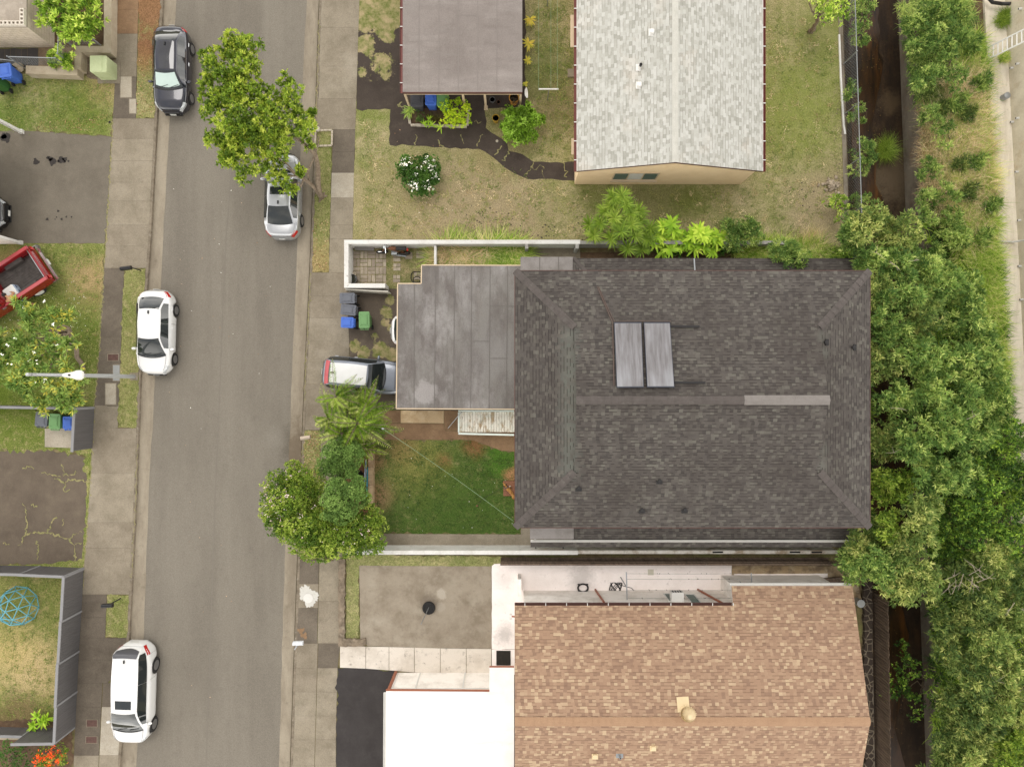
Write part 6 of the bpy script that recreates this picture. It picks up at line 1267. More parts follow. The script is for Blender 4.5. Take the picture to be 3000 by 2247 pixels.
# dog on its brown platform
mb = MB(); q = pol([(1475, 1409), (1545, 1409), (1545, 1453), (1475, 1453)], .12); mb.prism(q, 0, .10); 
yy = np.linspace(q[3][1], q[0][1], 7)
for a, b in zip(yy[:-1], yy[1:]): mb.box(((q[0][0] + q[1][0]) / 2, (a + b) / 2, .11), (q[1][0] - q[0][0] + .02, (b - a) - .012, .022))
PLAT = mat('BrownBoards', C(160, 112, 86), [(C(138, 94, 72), 4, .42, .62, .7, (.3, 3, 1))], bump=20); tag(mb.build('dog_platform', PLAT), 'low brown board platform at the house edge with the dog on it', 'platform')
dh = P(1479, 1419, .5); dt = P(1500, 1446, .4); ax = (dt - dh); ax.z = 0; ax.normalize(); sd_ = Vector((-ax.y, ax.x, 0)); Dg = lambda a, s, z: Vector((dh.x, dh.y, 0)) + ax * a + sd_ * s + Vector((0, 0, z))
FUR = mat('DogFur', C(186, 134, 74), [(C(122, 82, 44), 7, .45, .6, .8), (C(212, 166, 108), 5, .55, .7, .6)], rough=.9, bump=60, fine=.1); FURD = plain('DogDark', C(48, 34, 26), .8); FURW = plain('DogWhite', C(232, 222, 206), .8); COLLAR = plain('CollarNavy', C(70, 72, 92), .6)
J = [(Dg(.52, 0, .50), (.10, .11)), (Dg(.32, 0, .50), (.115, .13)), (Dg(.20, 0, .56), (.085, .09)), (Dg(.10, 0, .63), (.075, .08)), (Dg(.0, 0, .66), (.075, .085)), (Dg(-.10, 0, .63), (.04, .045)), (Dg(-.17, 0, .62), (.032, .036)), (Dg(.72, 0, .47), (.095, .10)), (Dg(.86, 0, .46), (.09, .10)), (Dg(.98, .02, .46), .03), (Dg(1.16, .06, .38), .022), (Dg(1.28, .10, .36), .014),
     (Dg(.32, .11, .42), .05), (Dg(.34, .12, .27), .034), (Dg(.33, .12, .14), .03), (Dg(.27, .12, .125), .034), (Dg(.30, -.11, .42), .05), (Dg(.27, -.12, .27), .034), (Dg(.25, -.12, .14), .03), (Dg(.19, -.12, .125), .034),
     (Dg(.86, .10, .38), .07), (Dg(.78, .11, .29), .05), (Dg(.92, .11, .22), .03), (Dg(.90, .11, .14), .026), (Dg(.84, .11, .125), .034), (Dg(.86, -.10, .38), .07), (Dg(.80, -.11, .29), .05), (Dg(.94, -.11, .22), .03), (Dg(.92, -.11, .14), .026), (Dg(.86, -.11, .125), .034)]
E = [(0, 1), (1, 2), (2, 3), (3, 4), (4, 5), (5, 6), (0, 7), (7, 8), (8, 9), (9, 10), (10, 11), (1, 12), (12, 13), (13, 14), (14, 15), (1, 16), (16, 17), (17, 18), (18, 19), (8, 20), (20, 21), (21, 22), (22, 23), (23, 24), (8, 25), (25, 26), (26, 27), (27, 28), (28, 29)]
dg_ = skin_body('dog', J, E, FUR, loc=tuple(Dg(.5, 0, .12))); tag(dg_, 'tan brindle dog with dark ears standing on the brown platform, on a leash', 'dog')
for s in (1, -1):
    mb = MB(); mb.ball(Dg(.04, s * .075, .69), (.05, .035, .05), 8, 6); mb.build('ear', FURD, dg_, smooth='all')
    mb = MB(); mb.ball(Dg(.20 + (.09 if s > 0 else 0), s * .12, .135), (.05, .045, .025), 8, 6); mb.build('paw', FURW, dg_, smooth='all'); mb = MB(); mb.ball(Dg(-.07, s * .04, .68), .013, 6, 5); mb.build('eye', FURD, dg_, smooth='all')
mb = MB(); mb.ball(Dg(-.19, 0, .63), (.025, .025, .02), 8, 6); mb.build('nose', FURD, dg_, smooth='all'); mb = MB(); mb.lathe([(.095, -.02), (.098, 0), (.095, .02)], Dg(.15, 0, .59), 16, M=(ax * 1 + Vector((0, 0, -.5))).to_track_quat('Z', 'Y').to_matrix()); mb.build('collar', COLLAR, dg_, smooth='all')
LEASH = plain('Leash', C(66, 72, 40), .7); st = P(1398, 1480)
mb = MB(); mb.tube([Dg(.17, -.09, .55), P(1470, 1428, .4), P(1455, 1440, .12), P(1430, 1452, .05), P(1412, 1463, .05), st + Vector((0, 0, .12))], .011, 5); tag(mb.build('leash', LEASH), 'thin dark leash running from the dog to the stake in the lawn', 'leash')
mb = MB(); mb.tube([st - Vector((0, 0, .05)), st + Vector((0, 0, .16))], .018, 8); mb.lathe([(.045, 0), (.045, .02), (0, .025)], st + Vector((0, 0, .16)), 12); tag(mb.build('stake', plain('StakeRust', C(136, 84, 66), .7)), 'small rusty stake in the green lawn holding the leash', 'stake')

# ------------------------------------------------------------------ wheeled bins
BG = {k: plain('Bin' + k, C(*c), .55, 0, .4, 0, .05) for k, c in (('Grey', (104, 107, 115)), ('Blue', (72, 114, 206)), ('Green', (112, 158, 98)), ('DarkGreen', (60, 110, 54)), ('Charcoal', (78, 78, 82)))}
def wheelie(label, key, u, v, yaw, w_=.60, d=.74, h=1.06, tilt=0.0):
    """yaw: direction of the lid's front edge (away from the hinge) from +X"""
    p = P(u, v, h); t = thing('wheelie_bin', label, 'wheelie bin', (p.x, p.y, 0), None, R(yaw)); m = BG[key]; mb = MB()
    mb.rbox((0, 0, h * .5 + .02), (d * .90, w_ * .90, h - .14), .06, taper=.76, seg=3); mb.rbox((0, 0, h - .07), (d * .94, w_ * .97, .07), .05); mb.build('body', m, t, smooth=True, local=True)
    mb = MB(); mb.rbox((.01, 0, h - .01), (d, w_, .05), .07, bev=.02); mb.rbox((.0, 0, h + .025), (d * .56, w_ * .60, .03), .06, bev=.012); mb.rbox((-.01, 0, h + .045), (d * .42, w_ * .46, .012), .05)
    for sg in (1, -1): mb.tube([Vector((d * .40, sg * w_ * .39, h + .012)), Vector((d * .28, sg * w_ * .30, h + .04))], .014, 5); mb.tube([Vector((-d * .36, sg * w_ * .39, h + .012)), Vector((-d * .28, sg * w_ * .30, h + .04))], .014, 5)
    mb.build('lid', m, t, smooth=True, local=True)
    mb = MB(); mb.tube([Vector((-d * .56, -w_ * .36, h - .05)), Vector((-d * .56, w_ * .36, h - .05))], .02, 8); mb.beam((-d * .48, -w_ * .22, h + .0), (-d * .48, -w_ * .06, h + .0), .05, .03); mb.beam((-d * .48, w_ * .06, h + .0), (-d * .48, w_ * .22, h + .0), .05, .03)
    for sg in (1, -1): mb.box((-d * .50, sg * w_ * .34, h - .06), (.14, .03, .05))
    mb.build('handle', BG['Charcoal'] if key in ('Grey', 'Charcoal') else m, t, local=True)
    for sg in (1, -1): mb = MB(); mb.lathe([(.0, -.03), (.125, -.03), (.13, -.01), (.13, .01), (.125, .03), (0, .03)], (-d * .36, sg * w_ * .42, .13), 18, M=Matrix.Rotation(R(90), 3, 'X')); mb.build('wheel', RUB, t, smooth=True, local=True)
    return t
gb = 'bins waiting beside the driveway'
wheelie('upper of two grey wheelie bins beside the white enclosure wall', 'Grey', 1018, 874, 180, .56, .80)
wheelie('lower grey wheelie bin, touching the blue bin on the pavement apron', 'Grey', 1021, 908, 174, .56, .80)
wheelie('bright blue wheelie bin next to the green one on the driveway apron', 'Blue', 1018, 945, 178, .56, .66)
wheelie('large green wheelie bin in front of the grey carport', 'Green', 1067, 938, 91, .56, .86)
wheelie('grey wheelie bin under the plumeria tree beside the grey fence', 'Grey', 121, 1229, 84, .64, .76)
wheelie('green wheelie bin on the concrete pad between grey and blue bins', 'Green', 160, 1235, 88, .60, .80)
wheelie('blue wheelie bin on the concrete pad against the grey fence panel', 'Blue', 200, 1239, 90, .58, .66)
wheelie('blue wheelie bin with a deep blue body at the top left garden wall', 'Blue', 14, 207, 98, .66, .72)
wheelie('dark green wheelie bin half out of frame below the blue one', 'DarkGreen', -22, 232, 98, .60, .72)
wheelie('charcoal wheelie bin under the brownish carport behind the planter', 'Charcoal', 1221, 288, -90, .66, .86)
wheelie('blue wheelie bin under the brownish carport behind the planter', 'Blue', 1262, 287, -90, .58, .76)
wheelie('green wheelie bin under the brownish carport beside the lime shrub', 'Green', 1297, 289, -90, .62, .80)

# ------------------------------------------------------------------ street furniture and yard things
def mailbox(label, pb, ph, ln, m, d, arm=True, seed=0):
    b, h = P(*pb), P(*ph); t = thing('mailbox', label, 'mailbox', b); z = h.z; mb = MB(); d = Vector(d).normalized()
    prof = [(-.10, 0), (.10, 0)] + [(.10 * math.cos(R(a)), .11 + .10 * math.sin(R(a))) for a in range(0, 181, 20)]; s = Vector((-d.y, d.x, 0)); n = len(prof)
    V = [h + d * e + s * x + Vector((0, 0, q)) for e in (-ln / 2, ln / 2) for x, q in prof]; mb.add(V, [tuple(range(n)), tuple(range(n, 2 * n))[::-1]] + [(i, n + i, n + (i + 1) % n, (i + 1) % n) for i in range(n)]); mb.build('box', m, t, smooth=True)
    mb = MB(); mb.tube([b - Vector((0, 0, .05)), Vector((b.x, b.y, z - .05)), Vector((h.x, h.y, z - .02))], .03, 8); mb.build('post', BLK if m is BLKG else ALU, t); return t
mailbox('black mailbox on a grey post at the top end of the middle left verge', (413, 793), (372, 787, 1.1), .55, BLKG, (1, .12, 0))
mailbox('black mailbox on a short black post over the southwest verge strip', (354, 1752), (318, 1772, 1.05), .56, BLKG, (1, .05, 0))
mailbox('tan mailbox at the right kerb beside the palms', (901, 1280), (897, 1282, 1.0), .50, plain('MailTan', C(206, 188, 168), .5), (1, .15, 0))
mailbox('white mailbox at the right kerb below the white paint splash', (880, 1881), (875, 1882, 1.0), .52, plain('MailWhite', C(232, 236, 240), .4), (1, .03, 0))
# street lamp
sb = P(394, 1103); sl_ = thing('street_lamp', 'tall grey street lamp leaning across the plumeria with its white lamp head', 'street lamp', sb); mb = MB(); topp = sb + Vector((0, 0, 7.9)); mb.tube([sb + Vector((0, 0, .05)), sb + Vector((0, 0, 4)), topp], [.11, .09, .065], 14); mb.lathe([(.0, 0), (.075, 0), (.07, .08), (0, .1)], topp, 12); mb.build('pole', plain('PolePaint', C(196, 198, 198), .4, .3), sl_, smooth=True)
mb = MB(); mb.box(sb + Vector((0, 0, .03)), (.42, .40, .06)); mb.build('base_plate', CA, sl_); hd = P(215, 1099, 8.05); mb = MB(); mb.tube([topp - Vector((0, 0, .15)), topp + Vector((.5, 0, .12)), hd - Vector((.25, 0, 0))], .032, 8); mb.build('arm', ALU, sl_)
mb = MB(); M = Matrix.Rotation(0, 3, 'Z'); prof = [(-.42, .06), (-.38, .09), (-.1, .13), (.12, .2), (.3, .2), (.4, .12), (.42, .05)]
V = [hd + Vector((x, y * s, z)) for x, y in prof for s, z in ((1, -.05), (.7, .06), (-.7, .06), (-1, -.05))]; F = [(4 * i + k, 4 * i + 4 + k, 4 * i + 4 + (k + 1) % 4, 4 * i + (k + 1) % 4) for i in range(6) for k in range(4)] + [(0, 1, 2, 3), (27, 26, 25, 24)]; mb.add(V, F); lhd = mb.build('lamp_head', TRIMW, sl_, smooth=True); mb = MB(); mb.lathe([(.04, .05), (.04, .11), (0, .12)], hd - Vector((.12, 0, 0)), 10); mb.build('photocell', BLK, lhd)
# ground covers
def cover(label, q, m, z=.026, ring=True):
    t = thing('utility_cover', label, 'utility cover', P(sum(a for a, _ in q) / 4, sum(b for _, b in q) / 4)); mb = MB(); mb.prism(pol(q), .0, z); mb.build('lid', m, t)
    cu_, cv_ = sum(a for a, _ in q) / 4, sum(b for _, b in q) / 4; mb = MB(); ow = [(cu_ + (a - cu_) * 1.07 + (1 if a > cu_ else -1), cv_ + (b - cv_) * 1.06 + (1 if b > cv_ else -1)) for a, b in q]; mb.prism(pol(ow), -.01, z - .004); mb.build('frame', CB, t); return t
RUSTY = mat('RustyPlate', C(112, 84, 76), [(C(86, 64, 58), 6, .42, .62, .7)], bump=60)
R4 = lambda a, b, c, d: [(a, b), (c, b), (c, d), (a, d)]
cover('light concrete cover in the pavement beside the dark navy sedan', R4(354, 226, 386, 286), CP); cover('small light concrete cover lower right of the larger one, near the navy sedan', R4(380, 292, 399, 333), CP)
cover('rusty brown plate in the pavement between the plumeria and white sedan', R4(317, 1038, 347, 1056), RUSTY); cover('pale grey cover under the street lamp pole', R4(332, 1070, 351, 1115), plain('CoverGrey', C(168, 170, 168), .8)); cover('long pale two-part concrete cover just below the street lamp pole', R4(310, 1124, 340, 1184), CP); cover('dark concrete cover beside the grey ribbed fence panel', R4(281, 1191, 312, 1254), CB)
cover('rusty brown plate, upper of the pair by the white SUV', R4(255, 2108, 285, 2127), RUSTY); cover('rusty brown plate, lower of the pair by the white SUV', R4(253, 2157, 284, 2175), RUSTY); cover('reddish plate in the right pavement below the flowering tree', R4(951, 1624, 976, 1642), RUSTY)
# green transformer box
ub = thing('utility_box', 'pale green utility cabinet beside the low concrete garden wall', 'utility box', P(292, 195)); c0 = P(287, 187, 1.0); mb = MB(); mb.rbox((c0.x, c0.y, .5), (.88, .86, 1.0), .08, bev=.03); UG = mat('UtilityGreen', C(196, 206, 160), [(C(178, 188, 138), 1.5, .45, .65, .6)], rough=.6); mb.build('cabinet', UG, ub, smooth=True); mb = MB(); mb.rbox((c0.x - .10, c0.y, 1.012), (.62, .80, .03), .05, bev=.01); mb.build('lid', UG, ub, smooth=True); mb = MB(); mb.rbox((c0.x, c0.y, .02), (1.2, 1.2, .06), .05); mb.build('pad', CB, ub)
lawn([(245, 160), (330, 158), (340, 180), (338, 246), (300, 240), (255, 228)], mat('DirtGravel', C(132, 116, 96), [(C(96, 84, 70), 6, .45, .6, .8), (C(168, 152, 130), 9, .55, .68, .7)], bump=18, bstr=.9), 61, .014, .05, 'gravel_bed')
# climbing dome
dm = thing('climbing_dome', 'light blue climbing dome standing on the fenced southwest lawn', 'climbing dome', P(57, 1770)); import bmesh
bm = bmesh.new(); bmesh.ops.create_icosphere(bm, subdivisions=2, radius=1.0); Mx = Matrix.Rotation(R(12), 3, 'Z'); mb = MB(); rr_ = px(57, .25); c0 = P(60, 1772, .1)
for e in bm.edges:
    a, b = Mx @ e.verts[0].co, Mx @ e.verts[1].co
    if min(a.z, b.z) > -.12: mb.tube([c0 + a * rr_ + Vector((0, 0, .05)), c0 + b * rr_ + Vector((0, 0, .05))], .022, 6)
mb.build('frame', plain('DomeBlue', C(110, 188, 206), .45), dm, smooth=True); mb = MB()
for vtx in bm.verts:
    a = Mx @ vtx.co
    if a.z > -.12: mb.ball(c0 + a * rr_ + Vector((0, 0, .05)), .032, 6, 4)
mb.build('joint', plain('DomeJoint', C(88, 160, 184), .45), dm); bm.free()
# tyre base with pole
tb = thing('pole_stand', 'black tyre filled with concrete holding a thin grey pole on the patio', 'pole stand', P(1257, 1778)); mb = MB(); mb.lathe([(.24, .04), (.31, .04), (.34, .10), (.34, .18), (.31, .22), (.26, .22), (.23, .19)], P(1257, 1778, 0), 28); mb.build('tyre', RUB, tb, smooth=True); mb = MB(); mb.lathe([(.24, .05), (.24, .185), (.0, .19)], P(1257, 1778, 0), 24); mb.build('concrete_fill', CP, tb); mb = MB(); pb = P(1257, 1778, .15); mb.tube([pb, P(1234, 1827, 2.3)], .022, 8); mb.build('pole', STEEL, tb)
# mats, mower-like scraps in the side yard
mb = MB(); mb.rbox(P(1475, 1927, .05), (.76, .78, .02), .02); tag(mb.build('door_mat', mat('MatBlack', C(46, 42, 38), [(C(74, 66, 52), 9, .55, .7, .6)], bump=80)), 'square black door mat beside the white carport roof', 'mat')
mb = MB(); 
for q in ((1466, 1745), (1480, 1736), (1475, 1752)): pass
t = thing('yard_cart', 'black and white frame with wheels lying on the white side yard', 'cart', P(1708, 1722)); mb = MB(); c0 = P(1708, 1722, .2)
mb.tube([c0 + Vector((.27 * math.cos(a) , .21 * math.sin(a), 0)) for a in np.linspace(0, 2 * math.pi, 17)], .045, 6); mb.build('frame', BLK, t, smooth=True); mb = MB(); mb.lathe([(0, 0), (.2, 0), (.2, .02), (0, .03)], c0 - Vector((0, 0, .06)), 18); mb.build('tray', WHITEC, t)
for dx, dy in ((-.22, .17), (.22, .17), (-.2, -.17), (.2, -.17)): mb = MB(); mb.ball(c0 + Vector((dx, dy, -.05)), (.07, .04, .07), 8, 6); mb.build('wheel', BLK, t)
mb = MB(); mb.ball(P(1701, 1738, .06), (.16, .06, .04), 10, 6); tag(mb.build('shoe', BLK, smooth='all'), 'black shoe-shaped thing beside the black and white frame', 'shoe'); mb = MB(); mb.ball(P(1689, 1756, .06), (.11, .07, .04), 10, 6, M=Matrix.Rotation(R(35), 3, 'Z')); tag(mb.build('shoe', BLK, smooth='all'), 'black shoe-shaped thing nearer the tan roof edge', 'shoe')
mb = MB(); pts = []
for i in range(60): a = i * .42; pts.append(P(1800 + 17 * math.sin(a * 1.0) + i * .12, 1719 + 13 * math.sin(a * 1.7 + .6), .06))
pts += [P(1830, 1717, .05), P(1850, 1722, .05), P(1862, 1734, .05)]; mb.tube(pts, .018, 5); tag(mb.build('cable', BLKG), 'tangled black cable on the white side yard', 'cable')
cp_ = thing('clothesline_post', 'grey clothesline T-post on the white side yard left of the windows', 'clothesline', P(1816, 1697)); b0 = P(1816, 1697); tp = P(1836, 1714, 1.9); mb = MB(); mb.tube([P(1818, 1690), P(1835, 1719, 1.85)], .03, 8); mb.build('post', STEEL, cp_); mb = MB(); mb.beam(P(1835, 1676, 1.9), P(1837, 1756, 1.9), .06, .06); mb.build('crossbar', ALU, cp_)
cp2 = thing('clothesline_post', 'grey clothesline T-post beside the tan roof notch', 'clothesline', P(2172, 1695)); mb = MB(); mb.tube([P(2152, 1690), P(2176, 1712, 1.85)], .03, 8); mb.build('post', STEEL, cp2); mb = MB(); mb.beam(P(2201, 1678, 1.9), P(2202, 1712, 1.9), .05, .05); mb.build('crossbar', ALU, cp2)
mb = MB(); WIRE = plain('Wire', C(150, 146, 138), .5); rn = random.Random(31)
for v in (1680, 1696, 1728, 1752):
    mb.tube([P(1836, v, 1.92), P(2020, v + 1, 1.86), P(2200, v - 1 if v > 1700 else v, 1.92)], .008, 4)
wl_ = mb.build('clothesline', WIRE); tag(wl_, 'thin clothesline wires with small pegs over the white side yard', 'clothesline'); mb = MB()
for v in (1680, 1696, 1728, 1752):
    for _ in range(9): u = rn.uniform(1870, 2140); p = P(u, v, 1.86); mb.box(p, (.02, .02, .09), rz=rn.uniform(0, 3), rx=rn.uniform(-.8, .8))
mb.build('peg', plain('Peg', C(96, 84, 70), .8), wl_)
mb = MB(); mb.prism(pol([(2408, 1696), (2468, 1690), (2474, 1708), (2406, 1711)], .2), .05, .2); tag(mb.build('board_stack', BOARD), 'stack of weathered boards at the right end of the side yard', 'boards')
mb = MB(); mb.beam(P(2245, 1707, .06), P(2340, 1700, .06), .05, .05); mb.beam(P(2250, 1709, .06), P(2345, 1703, .06), .03, .05); tag(mb.build('ladder_rail', STEEL), 'long thin grey pole lying along the tan roof notch', 'pole')
mb = MB(); mb.lathe([(.0, 0), (.19, 0), (.2, .5), (.21, .52), (0, .54)], P(2508, 1759), 18); tag(mb.build('barrel', plain('BarrelGrey', C(176, 178, 176), .5), smooth=True), 'pale grey drum standing between the tan roof and stone wall', 'barrel')
mb = MB(); mb.beam(P(1898, 1676, .05), P(1915, 1676, .05), .30, .012); tag(mb.build('floor_hatch', plain('HatchCream', C(226, 220, 200), .6)), 'small square cream hatch in the white side yard floor', 'hatch')
t = thing('flood_light', 'twin white floodlight with copper mount at the tan roof corner', 'flood light', P(1503, 1806, 2.6)); mb = MB(); mb.beam(P(1508, 1806, 2.7), P(1500, 1805, 2.6), .06, .06); mb.build('mount', COPPER, t)
for v in (1800, 1812): mb = MB(); mb.lathe([(.03, 0), (.06, .09), (.065, .11), (0, .12)], P(1500, v, 2.55), 10, M=Matrix.Rotation(R(-110), 3, 'Y')); mb.build('lamp', TRIMW, t)
# kayak paddles on the south wall
KY = plain('PaddleYellow', C(240, 186, 40), .5); KO = plain('PaddleOrange', C(206, 112, 48), .45)
ky = thing('kayak_float', 'orange pole float with two yellow pads lying along the white wall', 'float', P(1610, 1606)); p0, p1 = P(1559, 1604, .5), P(1661, 1608, .5); z = .9
mb = MB(); y = -8.42; xa, xb = P(1558, 0, z).x, P(1661, 0, z).x; mb.tube([Vector((xa, y + .07, z)), Vector((xb, y + .0, z))], .055, 10); mb.build('pole', KO, ky, smooth=True)
for u0, u1, dy in ((1570, 1598, .03), (1610, 1638, -.02)): mb = MB(); a, b = P(u0, 0, z).x, P(u1, 0, z).x; mb.rbox(((a + b) / 2, y + .03 + dy, z + .05), (b - a, .13, .08), .05, bev=.02); mb.build('pad', KY, ky, smooth=True)
for u in (1570, 1650): mb = MB(); x = P(u, 0, z).x; mb.beam((x, -8.60, z - .07), (x, -8.30, z - .07), .05, .03); mb.build('bracket', BLK, ky)
# planting strip by the street: planter wall, surfboards, wheelbarrow
mb = MB(); rn = random.Random(13); pv = [1283, 1312, 1340, 1368, 1392, 1420, 1448, 1478]
for a, b in zip(pv[:-1], pv[1:]): mb.prism(pol([(1079, a + .5), (1092, a + .5), (1092, b - .3), (1079, b - .3)], .5), 0, .5 + rn.uniform(0, .02))
tag(mb.build('planter_wall', mat('PlanterBlock', C(204, 176, 140), [(C(150, 120, 92), 2, .45, .64, .8), (C(226, 204, 172), 4, .55, .7, .5)], bump=20)), 'low tan block wall at the street side of the green lawn', 'wall')
SBW = plain('BoardWhite', C(232, 228, 220), .3); SBB = plain('BoardBlue', C(60, 128, 190), .35); SBT = plain('BoardTeal', C(70, 170, 190), .35)
def surfboard(label, u0, v0, u1, v1, wd, m, m2, z0, z1, tilt):
    a, b = P(u0, v0, z0), P(u1, v1, z1); t = thing('surfboard', label, 'surfboard', (a + b) / 2); d = (b - a); L = d.length; d.normalize(); s = d.cross(Vector((0, 0, 1))).normalized(); s = (Matrix.Rotation(tilt, 3, d) @ s); n = s.cross(d).normalized(); V = []; mb = MB(); k = 14
    for i in range(k + 1):
        f = i / k; w_ = wd / 2 * (math.sin(math.pi * min(1, .02 + f * .98)) ** .55); c = a + d * L * f
        V += [c - s * w_, c + n * .03, c + s * w_, c - n * .03]
    mb.add(V, [(4 * i + j, 4 * i + 4 + j, 4 * i + 4 + (j + 1) % 4, 4 * i + (j + 1) % 4) for i in range(k) for j in range(4)]); mb.build('board', m, t, smooth='all')
    if m2: mb = MB(); V = []; mb.tube([a + d * L * f + n * .03 - s * wd * .22 for f in np.linspace(.06, .9, 12)], .02, 5); mb.build('stripe', m2, t)
    return t
surfboard('white surfboard with blue stripes leaning beside the planter wall', 1073, 1345, 1068, 1416, .40, SBW, SBB, .55, .5, R(62)); surfboard('teal surfboard on edge behind the white one, by the planter wall', 1077, 1368, 1075, 1455, .34, SBT, SBT, .45, .45, R(72))
wh = thing('wheelbarrow', 'dark tipped wheelbarrow between the two clipped conifers', 'wheelbarrow', P(1045, 1392)); mb = MB(); c0 = P(1048, 1391, .35); mb.lathe([(.14, -.12), (.26, .08), (.29, .14), (.27, .14), (.24, .08), (.0, -.08)], c0, 16, M=Matrix.Rotation(R(20), 3, 'Y')); mb.build('tray', plain('TrayDark', C(58, 52, 48), .5, .4), wh, smooth=True); mb = MB()
for dy in (.12, -.12): mb.tube([c0 + Vector((.2, dy, -.2)), c0 + Vector((-.3, dy * 1.2, .0)), c0 + Vector((-.75, dy * 1.6, .18))], .022, 6)
mb.build('handle', STEEL, wh); mb = MB(); mb.lathe([(.0, -.04), (.15, -.04), (.17, 0), (.15, .04), (0, .04)], c0 + Vector((.28, 0, -.2)), 16, M=Matrix.Rotation(R(90), 3, 'X')); mb.build('wheel', RUB, wh, smooth=True)
mb = MB(); a = P(1018, 1380, .5); mb.rbox(a, (.16, .5, .14), .03, rz=R(14)); mb.rbox(a + Vector((.22, .05, .05)), (.4, .12, .1), .03, rz=R(12)); tag(mb.build('metal_bracket', plain('BracketBlueGrey', C(110, 116, 132), .35, .5), smooth=True), 'blue-grey metal T-shaped frame beside the wheelbarrow', 'metal frame')
# paver yard
PAV = [mat('Paver%d' % i, C(*c), [(C(150, 136, 118), 3, .5, .66, .7)], bump=30) for i, c in enumerate([(186, 172, 152), (200, 186, 164), (172, 158, 140)])]
rn = random.Random(17); mb = MB(); y = 735
cols_ = [1033, 1045, 1057, 1070, 1083, 1097, 1110, 1121, 1132]
def pv_(a, b, c, d): 
    m = rn.randint(0, 2); j = lambda: rn.uniform(-.5, .5); mb.prism(pol([(a + .8 + j() * .4, b + .8 + j()), (c - .8, b + .8 + j()), (c - .8, d - .8 + j()), (a + .8, d - .8)]), 0, .022 + rn.uniform(0, .006), m)
r_i = 0; v = 736
while v < 836:
    for k in range(4):
        u0 = 1033 + k * 22.3
        if (k + r_i) % 2: pv_(u0, v, u0 + 11.1, v + 22.5); pv_(u0 + 11.1, v, u0 + 22.3, v + 22.5)
        else: pv_(u0, v, u0 + 22.3, v + 11.2); pv_(u0, v + 11.2, u0 + 22.3, v + 22.5)
    pv_(1122, v, 1132, v + 22.5); v += 23; r_i += 1
struct('paved_yard', mb, PAV); mb = MB()
for u0, v0 in ((1152, 745), (1187, 738), (1219, 736), (1152, 772), (1151, 806), (1212, 798), (1236, 738)): pv_(u0, v0, u0 + 11, v0 + 11); pv_(u0 + 11, v0, u0 + 22, v0 + 11); pv_(u0, v0 + 11, u0 + 22, v0 + 22)
struct('stepping_stones', mb, PAV)
mb = MB(); mb.prism(pol([(1037, 724), (1096, 726), (1095, 735), (1040, 733)], .4), .3, .4); tag(mb.build('wall_panel', plain('PanelGreyLow', C(132, 126, 120), .7)), 'low grey panel with pale rim along the inside of the enclosure wall', 'panel')
t = thing('bucket', 'black tub of dark water in the corner of the white enclosure', 'tub', P(1038, 821)); mb = MB(); mb.lathe([(.18, 0), (.235, .42), (.25, .44), (.22, .44), (.2, .3)], P(1038, 821), 22); mb.build('tub', BLKG, t, smooth=True); mb = MB(); mb.lathe([(0, .33), (.21, .33), (.21, .335), (0, .337)], P(1038, 821), 20); mb.build('water', plain('TubWater', C(52, 54, 40), .05), t)
mb = MB(); mb.lathe([(.0, 0), (.12, 0), (.12, .12), (.1, .14), (.08, .1), (0, .1)], P(1037, 804, .02), 16); tag(mb.build('bowl', plain('BowlCream', C(226, 212, 186), .5), smooth=True), 'cream bowl beside the black tub in the white enclosure', 'bowl')
mb = MB(); mb.tube([P(1232 - 22 * math.cos(a) - 6, 812 + 18 * math.sin(a) + 3 * math.sin(3 * a), .05 + .02 * i) for i, a in enumerate(np.linspace(-1.2, 5.5, 26))], .025, 6); mb.tube([P(1222 + 12 * math.cos(a), 820 + 9 * math.sin(a), .1 + .012 * i) for i, a in enumerate(np.linspace(0, 18, 50))], .025, 6); tag(mb.build('hose', BLKG), 'coiled black hose beside the carport corner', 'hose')
# old moped lying against the wall
mo = thing('motorbike', 'rusty old motorbike leaning among weeds beside the white wall', 'motorbike', P(1155, 738)); RST = mat('Rust', C(134, 92, 66), [(C(90, 58, 42), 8, .45, .6, .8), (C(176, 140, 104), 8, .56, .68, .6)], bump=40); a = P(1120, 738, .35); b = P(1185, 742, .33); dx = (b - a).normalized(); tl_ = Matrix.Rotation(R(24), 3, 'X')
for c, nm in ((a, 'wheel'), (b, 'wheel')): mb = MB(); mb.tube([c + tl_ @ Vector((.29 * math.cos(q), 0, .29 * math.sin(q))) for q in np.linspace(0, 2 * math.pi, 21)], .045, 7); 
# separate wheels
for c in (a, b):
    mb = MB(); mb.tube([c + tl_ @ Vector((.28 * math.cos(q), 0, .28 * math.sin(q))) for q in np.linspace(0, 2 * math.pi, 21)], .045, 7); w_ = mb.build('wheel', RUB, mo, smooth='all'); mb = MB()
    for q in np.linspace(0, math.pi, 6)[:-1]: mb.beam(c - tl_ @ Vector((.25 * math.cos(q), 0, .25 * math.sin(q))), c + tl_ @ Vector((.25 * math.cos(q), 0, .25 * math.sin(q))), .014, .014)
    mb.build('spoke', CHROME, w_)
mb = MB(); hp = a + Vector((.28, .12, .62)); mb.tube([a, hp], .03, 6); mb.tube([hp - Vector((.06, 0, .1)), a + Vector((.55, .05, .2)), b + Vector((-.3, .05, .15)), b], .03, 6); mb.tube([b, b + Vector((-.2, .15, .5))], .028, 6); mb.build('frame', RST, mo); mb = MB(); mb.tube([hp + Vector((.02, .33, .05)), hp, hp + Vector((.02, -.33, .05))], .02, 6); mb.build('handlebar', CHROME, mo)
